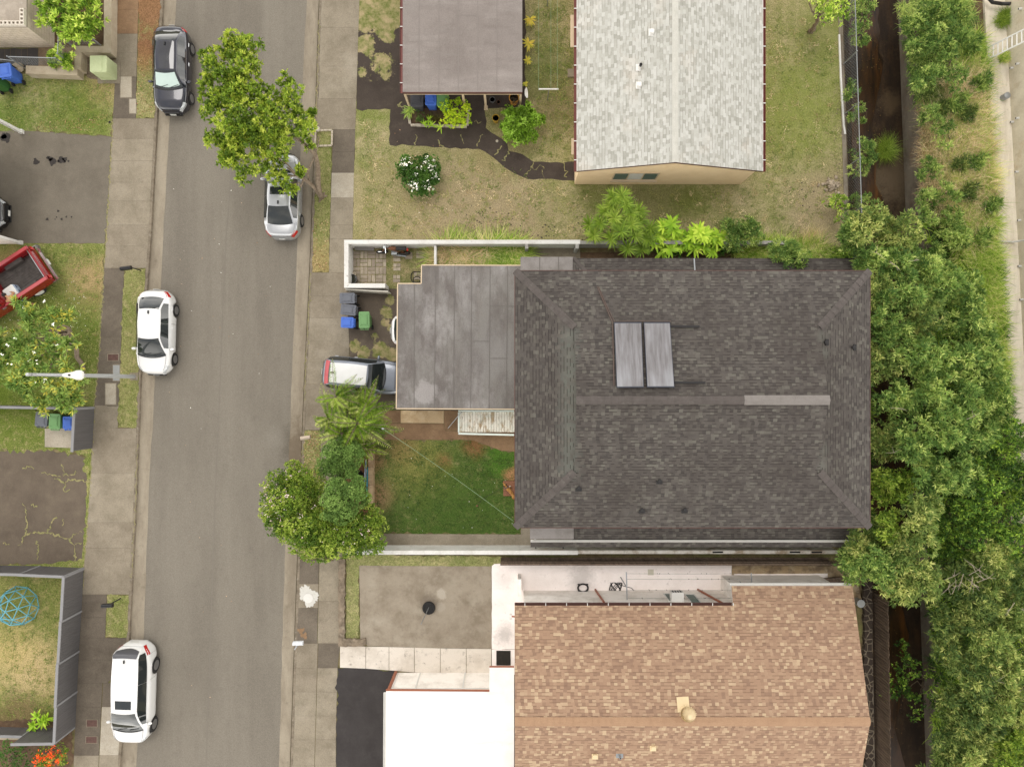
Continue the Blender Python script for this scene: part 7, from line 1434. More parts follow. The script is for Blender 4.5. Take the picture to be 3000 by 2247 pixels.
mb = MB(); mb.ball(a + Vector((.62, .10, .42)), (.26, .11, .10), 10, 7); mb.build('tank', RST, mo, smooth='all'); mb = MB(); mb.rbox(b + Vector((-.1, .16, .48)), (.55, .2, .08), .07, bev=.03); mb.build('seat', BLK, mo, smooth=True); mb = MB(); mb.rbox(a + Vector((.65, -.05, .0)), (.32, .26, .28), .05, bev=.03); mb.tube([a + Vector((.7, -.15, -.05)), b + Vector((.1, -.17, .02))], .05, 8); mb.build('engine', STEEL, mo, smooth=True); mb = MB(); mb.ball(hp + Vector((-.05, .0, -.02)), (.09, .1, .09), 10, 6); mb.build('headlight', LAMPC, mo, smooth='all')
mb = MB(); mb.ball(b + Vector((.22, .10, .42)), (.05, .09, .05), 8, 6); mb.build('taillight', LAMPR, mo, smooth='all')
# pots by the north carport
def pot(label, u, v, r, h, m, soil=SOIL, z=0):
    t = thing('plant_pot', label, 'plant pot', P(u, v, z)); mb = MB(); mb.lathe([(r * .72, 0), (r * .98, h * .85), (r * 1.02, h), (r * .86, h), (r * .84, h * .85)], P(u, v, z), 22); mb.build('pot', m, t, smooth=True); mb = MB(); mb.lathe([(0, h * .86), (r * .85, h * .86)], P(u, v, z), 20); mb.build('soil', soil, t); return t
YP = plain('GlazeYellow', C(196, 156, 50), .35); pot('yellow glazed pot on the grass beside the bright green shrub', 1453, 355, .19, .42, YP); pot('large orange-yellow pot of dry twigs under the carport corner', 1506, 300, .27, .6, plain('GlazeOrange', C(222, 160, 62), .4)); pot('grey pot on the asphalt between the two carport posts', 1443, 298, .15, .26, plain('PotGrey', C(104, 104, 104), .6)); pot('small brown clay pot right of the grey pot', 1461, 303, .10, .16, plain('PotBrown', C(112, 78, 58), .7))
mb = MB(); rn = random.Random(2)
for i in range(60): a = rn.uniform(0, 6.28); r = rn.uniform(0, .22); c = P(1506, 300, .55); q = c + Vector((r * math.cos(a), r * math.sin(a), 0)); mb.beam(q, q + Vector((rn.uniform(-.15, .15), rn.uniform(-.15, .15), rn.uniform(.05, .25))), .01, .008)
tag(mb.build('dry_twigs', BARK), 'dry twigs growing in the large orange-yellow pot', 'plant')
# planter edging stones
pl = thing('planter_bed', 'planter bed edged with pale stones below the brownish carport', 'planter', P(1285, 345)); mb = MB(); rn = random.Random(6); es = [(1201, 328), (1203, 366)]; 
v = 350
for q0, q1, n in (((1198, 340), (1202, 366), 2), ((1204, 369), (1369, 373), 10), ((1370, 370), (1373, 322), 4)):
    for i in range(n): a = (q0[0] + (q1[0] - q0[0]) * i / n, q0[1] + (q1[1] - q0[1]) * i / n); b = (q0[0] + (q1[0] - q0[0]) * (i + .93) / n, q0[1] + (q1[1] - q0[1]) * (i + .93) / n); A1, B1 = P(*a), P(*b); mb.beam(A1 + Vector((0, 0, .07)), B1 + Vector((0, 0, .07)), .12 + rn.uniform(-.02, .03), .16 + rn.uniform(-.03, .03))
mb.build('edging', mat('EdgeStone', C(208, 196, 178), [(C(172, 158, 138), 4, .45, .64, .6)], bump=20), pl); mb = MB(); mb.prism(pol([(1200, 318), (1371, 322), (1369, 371), (1204, 368)]), -.02, .05); mb.build('soil', SOIL, pl)
sq = thing('stone_border', 'small square of pale edging stones round a grass patch by the kerb', 'stone border', P(950, 405)); mb = MB(); q = [(926, 384), (974, 383), (973, 428), (924, 430)]
for a, b in zip(q, q[1:] + q[:1]):
    for i in range(4): A1 = P(a[0] + (b[0] - a[0]) * (i + .04) / 4, a[1] + (b[1] - a[1]) * (i + .04) / 4); B1 = P(a[0] + (b[0] - a[0]) * (i + .93) / 4, a[1] + (b[1] - a[1]) * (i + .93) / 4); mb.beam(A1 + Vector((0, 0, .05)), B1 + Vector((0, 0, .05)), .085, .09)
mb.build('stone', mat('EdgeStonePale', C(206, 194, 174), [(C(172, 158, 138), 4, .45, .64, .6)], bump=20), sq)
mb = MB(); a = P(925, 376, .25); mb.rbox(a, (.42, .22, .16), .07, bev=.03, rz=R(-20)); mb.box(a - Vector((0, 0, .15)), (.08, .08, .2)); tag(mb.build('meter_box', plain('MeterWhite', C(222, 214, 204), .5), smooth=True), 'small pale box at the top corner of the stone square, under the street tree', 'box')
# clothesline in the north lawn
for i, (pb, bar, lab) in enumerate((((1604, 294), (1578, 1636, 262), 'white clothesline T-post on the north lawn beside the pale roof'), ((1603, 18), (1577, 1635, -20), 'clothesline post at the top edge of the north lawn'))):
    t = thing('clothesline_post', lab, 'clothesline', P(*pb)); mb = MB(); p = P(*pb); h = 1.45; y = P(0, bar[2], h).y if i == 0 else p.y; mb.tube([p - Vector((0, 0, .05)), Vector((p.x, y, h))], .025, 8); mb.build('post', STEEL, t); mb = MB(); mb.beam(Vector((P(bar[0], 0, h).x, y, h)), Vector((P(bar[1], 0, h).x, y, h)), .06, .06); mb.build('crossbar', TRIMW, t)
mb = MB(); h = 1.5; GW = plain('LineGreen', C(150, 176, 136), .5)
for u in (1578, 1614, 1633): y0 = P(0, 262, h).y; x = P(u, 0, h).x; mb.tube([Vector((x, y0, h)), Vector((x, y0 + 2.5, h - .05)), Vector((x, P(0, 18).y, h))], .008, 4)
tag(mb.build('clothesline', GW), 'three pale green lines strung between the north lawn posts', 'clothesline')
mb = MB(); mb.prism(pol([(1663, 205), (1684, 205), (1684, 228), (1663, 228)]), 0, .1); tag(mb.build('door_step', CA), 'square concrete step at the west side of the pale-roofed house', 'step')
mb = MB(); mb.lathe([(0, 0), (px(4), 0), (px(4), .012), (0, .014)], P(1456, 414, .009), 16); tag(mb.build('utility_cover', CP), 'tiny round pale lid set in the dark asphalt path', 'utility cover')
mb = MB(); mb.lathe([(.05, 0), (.06, .03), (.04, .03), (.03, .01), (0, .01)], P(322, 359), 12); tag(mb.build('sprinkler', BLK), 'small dark sprinkler head at the lawn corner by the pavement', 'sprinkler')
# overhead service cable
mb = MB(); c1, c2 = P(1505, 1527, 5.05), P(1122, 1256, 5.6); pts = [c2.lerp(c1, i / 14) - Vector((0, 0, .35 * math.sin(math.pi * i / 14))) for i in range(15)]; mb.tube(pts, .007, 5); tag(mb.build('service_cable', plain('CableGreen', C(142, 166, 132), .6)), 'thin pale green overhead cable crossing the dark green lawn', 'cable')
mb = MB(); mb.tube([pts[0], P(1120, 1255, 3), P(1118, 1253, .0)], .045, 8); tag(mb.build('pole', ALU), 'thin grey pole at the end of the overhead cable, by the palms', 'pole')
# ------------------------------------------------------------------ trees, shrubs and grasses
def B(z, *q, j=.25, seed=0):
    rn = random.Random(seed); return [(a, b, z + rn.uniform(-j, j), r) for a, b, r in q]
tree('street_tree', 'leaning street tree with an olive-green crown over the road and a bare bent trunk', 'tree', (942, 579, 0),
     B(4.3, (690, 150, 46), (620, 215, 30), (700, 280, 50), (660, 290, 40), (610, 250, 26), (770, 380, 50), (720, 400, 50), (720, 510, 24), (660, 440, 30), (690, 140, 36), (735, 130, 30), (640, 185, 38), (712, 200, 44), (610, 170, 24), (660, 240, 44), (730, 275, 52), (640, 320, 42), (690, 365, 56), (760, 345, 50), (640, 395, 36), (700, 435, 46), (830, 260, 36), (865, 285, 34), (800, 330, 44), (850, 355, 48), (890, 375, 34), (780, 420, 46), (830, 430, 40), (745, 480, 34), (680, 470, 30), seed=1) + B(3.0, (800, 500, 28), (825, 535, 28), (812, 470, 26), (855, 560, 15), (905, 420, 18), (915, 335, 14), (880, 500, 12), seed=2),
     LEAF['street'], BARKP, seed=11, dens=13, k=9, L=.20, W=.075, trunk_r=.14, limbs=0, sub=.42, nsub=20, spread=(.5, 1.3), inner=.15)
st = [o for o in bpy.data.objects if o.get('category') == 'tree'][-1]; mb = MB(); rn = random.Random(4)
b0 = P(942, 579); mb.tube([b0 - Vector((0, 0, .1)), P(936, 566, .4), P(932, 535, 1.0), P(932, 490, 1.9), P(925, 455, 2.6), P(900, 430, 3.1), P(860, 400, 3.6)], [.17, .14, .13, .115, .10, .085, .05], 10)
mb.tube([b0, P(926, 555, .6), P(908, 538, 1.2), P(893, 527, 1.8), P(868, 515, 2.3), P(840, 490, 2.7)], [.14, .11, .10, .09, .06, .03], 9)
mb.tube([P(908, 538, 1.2), P(900, 505, 1.9), P(916, 470, 2.4), P(932, 425, 2.8), P(934, 400, 3.0)], [.06, .055, .05, .035, .02], 7)
for c, e in (((900, 430, 3.1), (800, 340, 4.0)), ((860, 400, 3.6), (720, 300, 4.2)), ((860, 400, 3.6), (700, 200, 4.2)), ((868, 515, 2.3), (770, 420, 3.8)), ((860, 400, 3.6), (690, 420, 4.0)), ((893, 527, 1.8), (860, 560, 2.7)), ((868, 515, 2.3), (815, 520, 2.8))): limb(mb, P(*c), P(*e), .05, .015, rn, .08, 6)
for k in range(5): a = rn.uniform(0, 6.28); mb.tube([b0 + Vector((0, 0, .1)), b0 + Vector((.25 * math.cos(a), .25 * math.sin(a), .0)), b0 + Vector((.45 * math.cos(a), .45 * math.sin(a), -.05))], [.07, .05, .02], 6)
for o in list(st.children):
    if o.name.startswith('trunk'): bpy.data.objects.remove(o)
mb.build('trunk', BARKP, st, smooth='all')
tf = tree('flowering_tree', 'broad glossy tree with small pinkish flowers, right kerb beside the clipped conifers', 'tree', (985, 1490, 0),
     B(2.35, (815, 1425, 46), (860, 1390, 41), (900, 1420, 48), (855, 1460, 60), (800, 1480, 31), (900, 1480, 55), (840, 1520, 55), (890, 1550, 60), (940, 1560, 55), (960, 1600, 43), (910, 1610, 36), (850, 1575, 36), (1000, 1570, 55), (1050, 1540, 53), (1090, 1510, 41), (1080, 1570, 48), (1105, 1545, 31), (1030, 1600, 38), (1065, 1610, 22), (965, 1530, 48), (945, 1440, 29), (790, 1450, 22), (1075, 1470, 22), seed=3),
     LEAF['glossy'], BARK, seed=12, dens=36, k=5, L=.13, W=.05, trunk_r=.12, limbs=12, sub=.44, nsub=20)
rg = np.random.default_rng(5); p_, d_, t_ = blob_points([(*P(u, v, z), px(r, z)) for u, v, z, r in B(2.45, (805, 1450, 40), (850, 1450, 60), (820, 1510, 50), (870, 1400, 45), (800, 1480, 30))], .5, rg, .10, 30); v_, i_, tt = rosettes(p_ + np.array([0, 0, .02]), d_, t_, 4, .034, .03, rg); tag(fast_mesh('flowers', v_, 4, i_, LEAF['pink'], tt, tf), kind='stuff')
rg = np.random.default_rng(6); p_, d_, t_ = blob_points([(*P(u, v, z), px(r, z)) for u, v, z, r in B(2.45, (900, 1540, 70), (1000, 1570, 60), (1060, 1540, 50))], .2, rg, .09, 16); v_, i_, tt = rosettes(p_ + np.array([0, 0, .05]), d_, t_, 4, .034, .03, rg); tag(fast_mesh('flowers', v_, 4, i_, LEAF['pink'], tt, tf), kind='stuff')
def clipped(label, base, bl, seed):
    return tree('conifer_shrub', label, 'shrub', base, bl, LEAF['cypress'], BARK, seed=seed, dens=140, k=4, L=.075, W=.045, trunk_r=.07, limbs=4, sub=.44, nsub=16, inner=.0, spread=(.8, 1.5), jit=.10)
clipped('dark green layered conifer just below the palms', (1010, 1335, 0), B(2.7, (1000, 1330, 52), (965, 1368, 34), (1035, 1345, 38), (1010, 1310, 34), (945, 1378, 20), (985, 1385, 22), (975, 1330, 29), (1030, 1375, 27), (1048, 1330, 20), seed=4), 21)
clipped('dark green layered conifer, lower of the two, beside the glossy flowering tree', (1015, 1455, 0), B(3.2, (1005, 1450, 54), (1040, 1430, 34), (985, 1480, 38), (1030, 1475, 38), (960, 1515, 20), (1000, 1510, 29), (1050, 1455, 29), (985, 1430, 29), (1005, 1415, 25), (965, 1470, 18), seed=5), 22)
palm('clump of feathery palms beside the grey hatchback at the driveway edge', 1025, 1235, [(985, 1163, 2.9), (1020, 1205, 2.5), (968, 1225, 2.3), (1050, 1240, 3.0), (1000, 1270, 2.5), (1070, 1200, 2.4), (1085, 1255, 2.0), (1030, 1300, 1.9), (1095, 1215, 1.5)], LEAF['palm'], BARKP, 31, n=14, L=1.25)
palm('small single palm with drooping fronds beside the planter wall', 1068, 1318, [(1070, 1312, 1.3)], LEAF['palm'], BARKP, 32, n=12, L=.95)
# plumeria with long leaves and flowers
pt_ = tree('plumeria_tree', 'spreading plumeria with yellowing leaves and white flowers under the street lamp', 'tree', (244, 1089, 0),
     B(2.5, (60, 900, 26), (110, 915, 30), (160, 940, 34), (200, 925, 20), (90, 980, 40), (140, 1000, 44), (50, 1010, 36), (190, 1020, 36), (20, 1050, 36), (90, 1060, 46), (150, 1080, 48), (210, 1075, 34), (60, 1110, 38), (120, 1140, 44), (180, 1145, 42), (225, 1120, 26), (130, 1195, 26), (200, 1190, 28), (10, 1000, 26), (230, 1165, 16), (95, 945, 22), (-10, 1090, 30), seed=6),
     LEAF['plumeria'], BARKP, seed=13, dens=5.5, k=9, L=.30, W=.075, trunk_r=.13, limbs=10, fork=(200, 960, 1.2), sub=.40, nsub=12, spread=(.7, 1.4), jit=.2)
rg = np.random.default_rng(8); fp_ = [];
for u, v in ((135, 885), (155, 948), (45, 988), (78, 1035), (88, 1052), (110, 1062), (30, 1070), (55, 1105), (108, 1120), (128, 1112), (5, 1040), (165, 1012), (98, 1030), (64, 902), (20, 1012)):
    for _ in range(3): fp_.append(np.array(P(u + rg.normal(0, 3), v + rg.normal(0, 3), 2.95)))
v_, i_, tt = rosettes(np.array(fp_), np.tile([0, 0, 1.0], (len(fp_), 1)), np.full(len(fp_), .6), 5, .06, .05, rg, (1.0, 1.4)); tag(fast_mesh('flowers', v_, 4, i_, LEAF['white'], tt, pt_), kind='stuff')
tree('garden_tree', 'bushy tree of pale yellow-green leaves behind the low wall, top left', 'tree', (230, 70, 0), B(2.0, (150, 20, 34), (200, 20, 40), (250, 30, 40), (140, 60, 28), (190, 70, 38), (240, 80, 40), (280, 60, 28), (210, 105, 24), (260, 105, 22), (175, -20, 40), (250, -30, 44), (285, 20, 22), seed=7), LEAF['bright'], BARK, seed=14, dens=12, k=8, L=.26, W=.09, trunk_r=.08, spread=(.4, 1.1))
tree('garden_bush', 'small bright leafy bush between the block house and the short fence', 'bush', (170, 175, 0), B(.8, (165, 165, 18), (180, 150, 12), (195, 190, 14), (205, 175, 14), (160, 185, 10), seed=8), LEAF['bright'], BARK, seed=15, dens=14, k=7, L=.22, W=.08, trunk_r=.03, limbs=3)
tree('lawn_tree', 'yellow-green tree at the top of the north lawn beside the creek fence', 'tree', (2378, 96, 0), B(2.6, (2385, 5, 34), (2430, 20, 38), (2470, 10, 34), (2410, 50, 26), (2445, 60, 24), (2360, -10, 24), (2475, 45, 18), (2440, -30, 44), seed=9), LEAF['bright'], BARKP, seed=16, dens=24, k=6, L=.14, W=.05, trunk_r=.11, fork=(2395, 60, 1.2))
# north garden shrubs
tree('green_shrub', 'round bright green shrub beside the yellow pot', 'shrub', (1522, 362, 0), B(.85, (1500, 345, 35), (1535, 335, 32), (1555, 360, 32), (1520, 370, 43), (1500, 380, 30), (1540, 390, 32), (1515, 400, 24), (1550, 340, 19), j=.08, seed=10), LEAF['shrub'], BARK, seed=17, dens=42, k=8, L=.17, W=.05, trunk_r=.05, limbs=4, sub=.32, nsub=34, inner=.08, spread=(.6, 1.25))
gs_ = tree('flowering_bush', 'rounded dark green bush dotted with white flowers on the dry lawn', 'bush', (1226, 520, 0), B(.8, (1190, 480, 25), (1225, 475, 16), (1260, 480, 25), (1185, 505, 21), (1225, 515, 34), (1260, 515, 30), (1215, 545, 25), (1250, 545, 25), (1240, 560, 16), (1195, 530, 18), j=.1, seed=11), LEAF['gard'], BARK, seed=18, dens=60, k=6, L=.12, W=.06, trunk_r=.04, limbs=5, sub=.34, nsub=34, inner=.1)
rg = np.random.default_rng(9); p_, d_, t_ = blob_points([(*P(u, v, z), px(r, z)) for u, v, z, r in B(.9, (1190, 480, 22), (1260, 480, 22), (1225, 515, 30), (1265, 515, 26), (1215, 545, 22), (1250, 545, 22), j=.05)], 4, rg, .14, 42); v_, i_, tt = rosettes(p_ + np.array([0, 0, .03]), d_, t_, 5, .038, .036, rg, (.8, 1.4)); tag(fast_mesh('flowers', v_, 4, i_, LEAF['white'], tt, gs_), kind='stuff')
tree('lime_shrub', 'lime yellow shrub in the stone-edged planter', 'shrub', (1330, 340, 0), B(.95, (1310, 300, 18), (1318, 320, 26), (1345, 325, 26), (1360, 345, 23), (1335, 350, 29), (1315, 345, 21), (1345, 298, 12), (1366, 310, 12), (1355, 362, 16), j=.1, seed=12), LEAF['lime'], BARK, seed=19, dens=40, k=7, L=.10, W=.045, trunk_r=.03, limbs=5)
strap_plant('fern', 'yellow-green fern at the left end of the stone-edged planter', 'plant', 1203, 322, .35, 22, .42, .05, LEAF['fern'], 41, heads=[(1203, 320, .35), (1197, 330, .3)])
tree('fern_bush', 'blue-green feathery bush in the stone-edged planter', 'bush', (1230, 340, 0), B(.35, (1226, 330, 12), (1234, 348, 12), (1228, 355, 9), j=.04), LEAF['gard'], None, seed=42, dens=90, k=5, L=.08, W=.02, trunk_r=0)
strap_plant('grass_clump', 'spiky dark bronze grass clump in the stone-edged planter', 'plant', 1285, 350, .2, 70, .45, .025, leafmat('BladeBronze', [C(70, 62, 26), C(104, 96, 40), C(130, 128, 60)], .2), 43, heads=[(1285, 350, .2), (1262, 345, .2)], up=.8)
strap_plant('bromeliad', 'pale yellow bromeliads overhanging the planter edging stones', 'plant', 1245, 365, .3, 8, .34, .06, LEAF['ti'], 44, heads=[(1242, 366, .3), (1264, 368, .3), (1292, 374, .25), (1255, 352, .35)])
for i, (u, v, s) in enumerate(((1553, 57, 1.0), (1548, 128, 1.1), (1546, 178, .7), (1540, 246, .5))):
    strap_plant('ti_plant', ('yellow ti plant at the top of the carport side, nearest the frame edge', 'yellow and orange ti plant, second down beside the brownish carport', 'small yellow ti plant, third down beside the brownish carport', 'tiny yellow plant near the white dish on the carport corner')[i], 'plant', u, v, .4, int(16 * s) + 6, .36 * s, .085, LEAF['tiyellow'] if i else LEAF['tiyellow'], 45 + i, up=.5)
for i, (u, v) in enumerate([]): pass
# plants along the north wall
hd = [(1760, 655, 1.6), (1800, 640, 2.0), (1845, 625, 2.2), (1875, 650, 2.0), (1820, 680, 2.2), (1860, 690, 1.9), (1790, 700, 1.5), (1895, 700, 1.5), (1835, 600, 2.4), (1795, 600, 2.0), (1797, 577, 2.3), (1822, 575, 2.4), (1740, 690, 1.2), (1880, 730, 1.2), (1840, 730, 1.4), (1850, 660, 2.1), (1905, 670, 1.6), (1727, 660, 1.0), (1870, 620, 2.0), (1815, 660, 1.9), (1775, 620, 1.8)]
strap_plant('dracaena', 'spiky many-headed dracaena leaning over the north wall', 'plant', 1835, 712, 2, 64, .58, .055, LEAF['drac'], 51, heads=hd, stem=.03, bark=BARKP, up=.75, droop=.35)
strap_plant('ti_plant', 'clump of broad light green ti plants beside the spiky dracaena', 'plant', 1945, 715, 1, 24, .56, .13, LEAF['ti'], 52, heads=[(1990, 720, .7), (1940, 735, .6), (1930, 690, 1.2), (1905, 700, 1.0), (1975, 675, 1.3), (1915, 680, 1.2), (1945, 665, 1.4), (1968, 655, 1.5), (1950, 695, 1.0), (1920, 715, .9), (1962, 730, .8), (1985, 700, .9)], stem=.02, bark=BARKP)
strap_plant('ti_plant', 'clump of broad lime ti plants between the dracaena and feathery bush', 'plant', 2060, 712, 1, 24, .56, .13, LEAF['ti'], 53, heads=[(2010, 695, .9), (2110, 690, 1.2), (2060, 690, 1.4), (2070, 700, 1.1), (2020, 710, 1.0), (2030, 690, 1.3), (2048, 675, 1.4), (2060, 720, .9), (2085, 690, 1.2), (2100, 705, 1.1), (2035, 725, .8), (2090, 735, .8)], stem=.02, bark=BARKP)
tree('feathery_bush', 'feathery green bush over the grey end of the north wall', 'bush', (2170, 700, 0), B(1.6, (2145, 675, 28), (2180, 665, 32), (2200, 690, 28), (2165, 705, 26), (2215, 672, 16), (2140, 715, 18), seed=13), LEAF['haole'], BARK, seed=54, dens=30, k=7, L=.19, W=.045, trunk_r=.04, sub=.5)
tree('feathery_bush', 'feathery green bush overhanging the charcoal roof edge', 'bush', (2300, 735, 0), B(2.8, (2285, 740, 28), (2320, 750, 32), (2345, 735, 26), (2305, 768, 20), (2270, 722, 20), (2345, 772, 13), seed=14), LEAF['haole'], BARK, seed=55, dens=30, k=7, L=.19, W=.045, trunk_r=.04, sub=.5)
tree('small_bush', 'small bright bush below the stone pile by the creek fence', 'bush', (2448, 600, 0), B(.9, (2440, 585, 20), (2465, 590, 18), (2450, 610, 20), (2425, 600, 14), (2480, 605, 10), (2450, 640, 8), seed=15), LEAF['bright'], BARK, seed=56, dens=40, k=6, L=.12, W=.04, trunk_r=.04)
for i, (bl, lab) in enumerate(((((2512, 30, 24), (2530, 70, 22), (2540, 10, 22), (2520, 110, 22), (2530, 120, 12), (2500, 90, 18)), 'feathery bush behind the creek fence at the top of the frame'), (((2490, 250, 16), (2500, 270, 12), (2480, 280, 10)), 'small feathery plant growing through the upper creek fence'), (((2520, 315, 10), (2500, 330, 14), (2525, 358, 8), (2490, 345, 10)), 'thin feathery sprigs at the middle of the creek fence'), (((2520, 430, 24), (2545, 450, 22), (2510, 470, 24), (2530, 490, 18), (2550, 425, 12), (2500, 500, 16)), 'round feathery bush hanging over the creek, middle of the fence'), (((2510, 590, 18), (2535, 585, 16), (2520, 615, 14), (2500, 610, 14)), 'feathery bush at the lower end of the creek fence'))):
    tree('fence_bush', lab, 'bush', (bl[0][0] - 6, bl[0][1], -.3), B(.6, *bl, seed=16 + i), LEAF['haole'], BARK, seed=60 + i, dens=26, k=7, L=.18, W=.04, trunk_r=.03, sub=.5)
tree('wall_bush', 'low dark leafy growth under the ti plants along the north wall', 'bush', (1960, 738, 0), B(.4, (1900, 738, 14), (1940, 742, 14), (1980, 738, 14), (2020, 740, 14), (2110, 738, 14), (2140, 735, 12), seed=90), LEAF['gard'], None, seed=91, dens=26, k=6, L=.16, W=.06, trunk_r=0)
# far bank and thicket: feathery trees, one by one
T1 = [((2720, 330, 20), (2740, 360, 18), (2700, 350, 12)), ((2720, 480, 16), (2740, 500, 18), (2700, 510, 12)), ((2680, 90, 34), (2720, 60, 32), (2700, 130, 30), (2740, 110, 26), (2665, 60, 18), (2680, 140, 20)), ((2760, 50, 34), (2800, 20, 32), (2730, 10, 28), (2770, 90, 24), (2820, 50, 18)), ((2800, 110, 26), (2770, 140, 24), (2830, 100, 16)), ((2770, 180, 26), (2800, 220, 26), (2750, 215, 22), (2790, 250, 22)), ((2705, 235, 28), (2725, 210, 18), (2690, 250, 14)), ((2765, 430, 18), (2770, 370, 18), (2750, 400, 14)), ((2710, 580, 22), (2700, 610, 20), (2720, 640, 22), (2740, 600, 16)), ((2780, 640, 30), (2800, 700, 34), (2760, 700, 30), (2790, 660, 20), (2740, 740, 22)), ((2770, 560, 22), (2800, 570, 16), (2745, 570, 14))]
LB1 = ['small feathery bush beside the dry grass above the creek wall', 'feathery green tuft amid the dry grass on the far bank', 'feathery tree on the far bank opposite the top of the creek fence', 'feathery tree at the top edge between creek and concrete path', 'low feathery bush beside the grass at the foot of the ladder', 'feathery yellow-green bush left of the ladder foot', 'round feathery bush on the creek wall below the topmost tree', 'small feathery plant among the tall dry grass', 'dark feathery bush on the creek wall above the thicket', 'feathery tree between the tall grass and the thicket', 'small feathery bush at the lower end of the tall grass']
for i, (q, lab) in enumerate(zip(T1, LB1)): tree('feathery_tree', lab, 'tree', (q[0][0] - 15 if q[0][0] < 2700 else q[0][0], q[0][1] + 10, -.3), B(1.3, *q, seed=30 + i), LEAF['haole'], BARK, 'feathery trees of the creek thicket', seed=70 + i, dens=20, k=7, L=.22, W=.05, trunk_r=.05, sub=.5, nsub=18)
T2 = [(2440, 690, 3.0, 0), (2545, 655, 3.4, 1), (2620, 680, 3.4, 1), (2650, 760, 3.2, 0), (2560, 760, 3.4, 0), (2730, 830, 3.0, 0), (2640, 860, 3.6, 0), (2580, 860, 3.4, 1), (2820, 850, 2.6, 0), (2840, 940, 2.8, 0), (2700, 930, 3.2, 1), (2600, 960, 3.6, 0), (2870, 1020, 2.6, 0), (2790, 1060, 3.2, 0), (2690, 1040, 3.8, 0), (2590, 1070, 3.4, 1), (2880, 1110, 2.6, 0), (2720, 1150, 4.0, 0), (2630, 1170, 3.6, 0), (2820, 1180, 3.6, 0), (2910, 1190, 2.6, 0), (2780, 1270, 4.2, 0), (2680, 1290, 4.0, 0), (2600, 1290, 3.4, 1), (2860, 1290, 3.4, 0), (2730, 1390, 4.2, 0), (2640, 1420, 3.8, 2), (2580, 1430, 3.2, 2), (2810, 1390, 3.8, 0), (2700, 1500, 4.2, 1), (2610, 1540, 3.8, 2), (2540, 1580, 3.2, 1), (2660, 1610, 4.2, 1), (2590, 1660, 3.8, 0), (2500, 1650, 3.0, 0), (2700, 1690, 4.0, 1), (2630, 1720, 3.6, 1), (2910, 1640, 3.4, 1), (2830, 1700, 3.4, 0), (2930, 1740, 3.2, 1), (2860, 1800, 3.6, 0), (2780, 1830, 3.0, 0), (2970, 1840, 3.4, 1), (2900, 1900, 3.8, 1), (2800, 1930, 3.4, 0), (2960, 1980, 3.6, 1), (2870, 2010, 3.8, 0), (2800, 2060, 3.2, 0), (2940, 2090, 3.6, 1), (2860, 2130, 3.6, 0), (2780, 2180, 3.2, 0), (2960, 2190, 3.6, 2), (2880, 2240, 3.6, 1), (2760, 2270, 3.0, 0), (2980, 2290, 3.4, 0), (3030, 1950, 3.4, 0), (3040, 2120, 3.6, 1), (3010, 1720, 3.2, 0)]
KIND = [LEAF['haole'], LEAF['haole_dry'], LEAF['glossy']]
LK = ['feathery green thicket tree', 'yellowish seed-dotted thicket tree', 'glossy-leaved thicket tree']
for i, (u, v, r) in enumerate(((2830, 330, 16), (2862, 470, 14), (2800, 300, 18), (2835, 560, 16), (2875, 690, 16), (2870, 240, 16), (2812, 480, 14), (2842, 130, 18), (2905, 600, 12), (2755, 320, 14))):
    q = [(u, v, r), (u + r, v - r * .6, r * .8), (u - r * .8, v + r * .7, r * .8), (u + r * .3, v + r, r * .6)]
    tree('bank_bush', ('leafy bush among the tall grass, %s' % ('left of the upper weep pipes', 'opposite the long fence bush', 'above the pale dry grass', 'beside the pale dry grass', 'near the white drain pipe', 'just below the ladder foot', 'between dry and green grass', 'level with the standing ladder', 'at the lower path edge', 'beside the upper creek wall')[i]), 'bush', (u, v, -.2), [(a, b_, .55, r_) for a, b_, r_ in q], LEAF['haole_low'] if i % 3 == 0 else LEAF['haole'], BARK, 'bushes among the bank grass', seed=500 + i, dens=12, k=7, L=.32, W=.05, trunk_r=.03, limbs=2)
rn = random.Random(77)
for i, (u, v, z, kd) in enumerate(T2):
    q = [(u, v, 30)]
    for k in range(6): a = k * 1.047 + rn.uniform(-.4, .4); r = rn.uniform(26, 48); q.append((u + r * math.cos(a), v + r * math.sin(a), rn.uniform(20, 34)))
    lim = 2548 if 760 < v < 1560 else 2478
    q = [(max(a, lim + r * .45), b, r) for a, b, r in q]
    if v < 1250: q = [(min(a, ledgeL(b_) + 22 - r * .8), b_, r) for a, b_, r in q]
    where = ('by the wall end' if v < 760 else 'by the upper charcoal roof' if v < 1150 else 'by the lower charcoal roof' if v < 1560 else 'over the wall corner' if u < 2720 and v < 1760 else 'beyond the dark creek')
    side = 'near the roof' if u < 2640 else 'in the middle' if u < 2760 else 'on the right'
    tree('feathery_tree' if kd < 2 else 'glossy_tree', ('%s %s, %s' % (LK[kd], where, side)), 'tree', (max(u, 2560 if v < 1600 else 2600) if v < 1700 else u, v, -.4 if u > 2640 else 0), [(a, b, z + rn.uniform(-.5, .4), r) for a, b, r in q], LEAF['haole_low'] if kd == 0 and u > 2740 and v > 1650 else KIND[kd], BARK, 'feathery trees of the creek thicket', seed=100 + i, dens=(17 if kd < 2 else 26), k=7 if kd < 2 else 6, L=.24 if kd < 2 else .15, W=.055 if kd < 2 else .055, trunk_r=.06, limbs=5, sub=.46, nsub=20, inner=.2)
T3 = [(2900, 1330, 3.4), (2980, 1290, 3.6), (2960, 1390, 3.8), (2880, 1430, 3.8), (2990, 1480, 3.8), (2910, 1520, 3.8), (2830, 1480, 3.4), (2840, 1570, 3.4), (2960, 1590, 3.6), (2780, 1590, 3.0), (3040, 1390, 3.8), (2760, 1500, 3.0)]
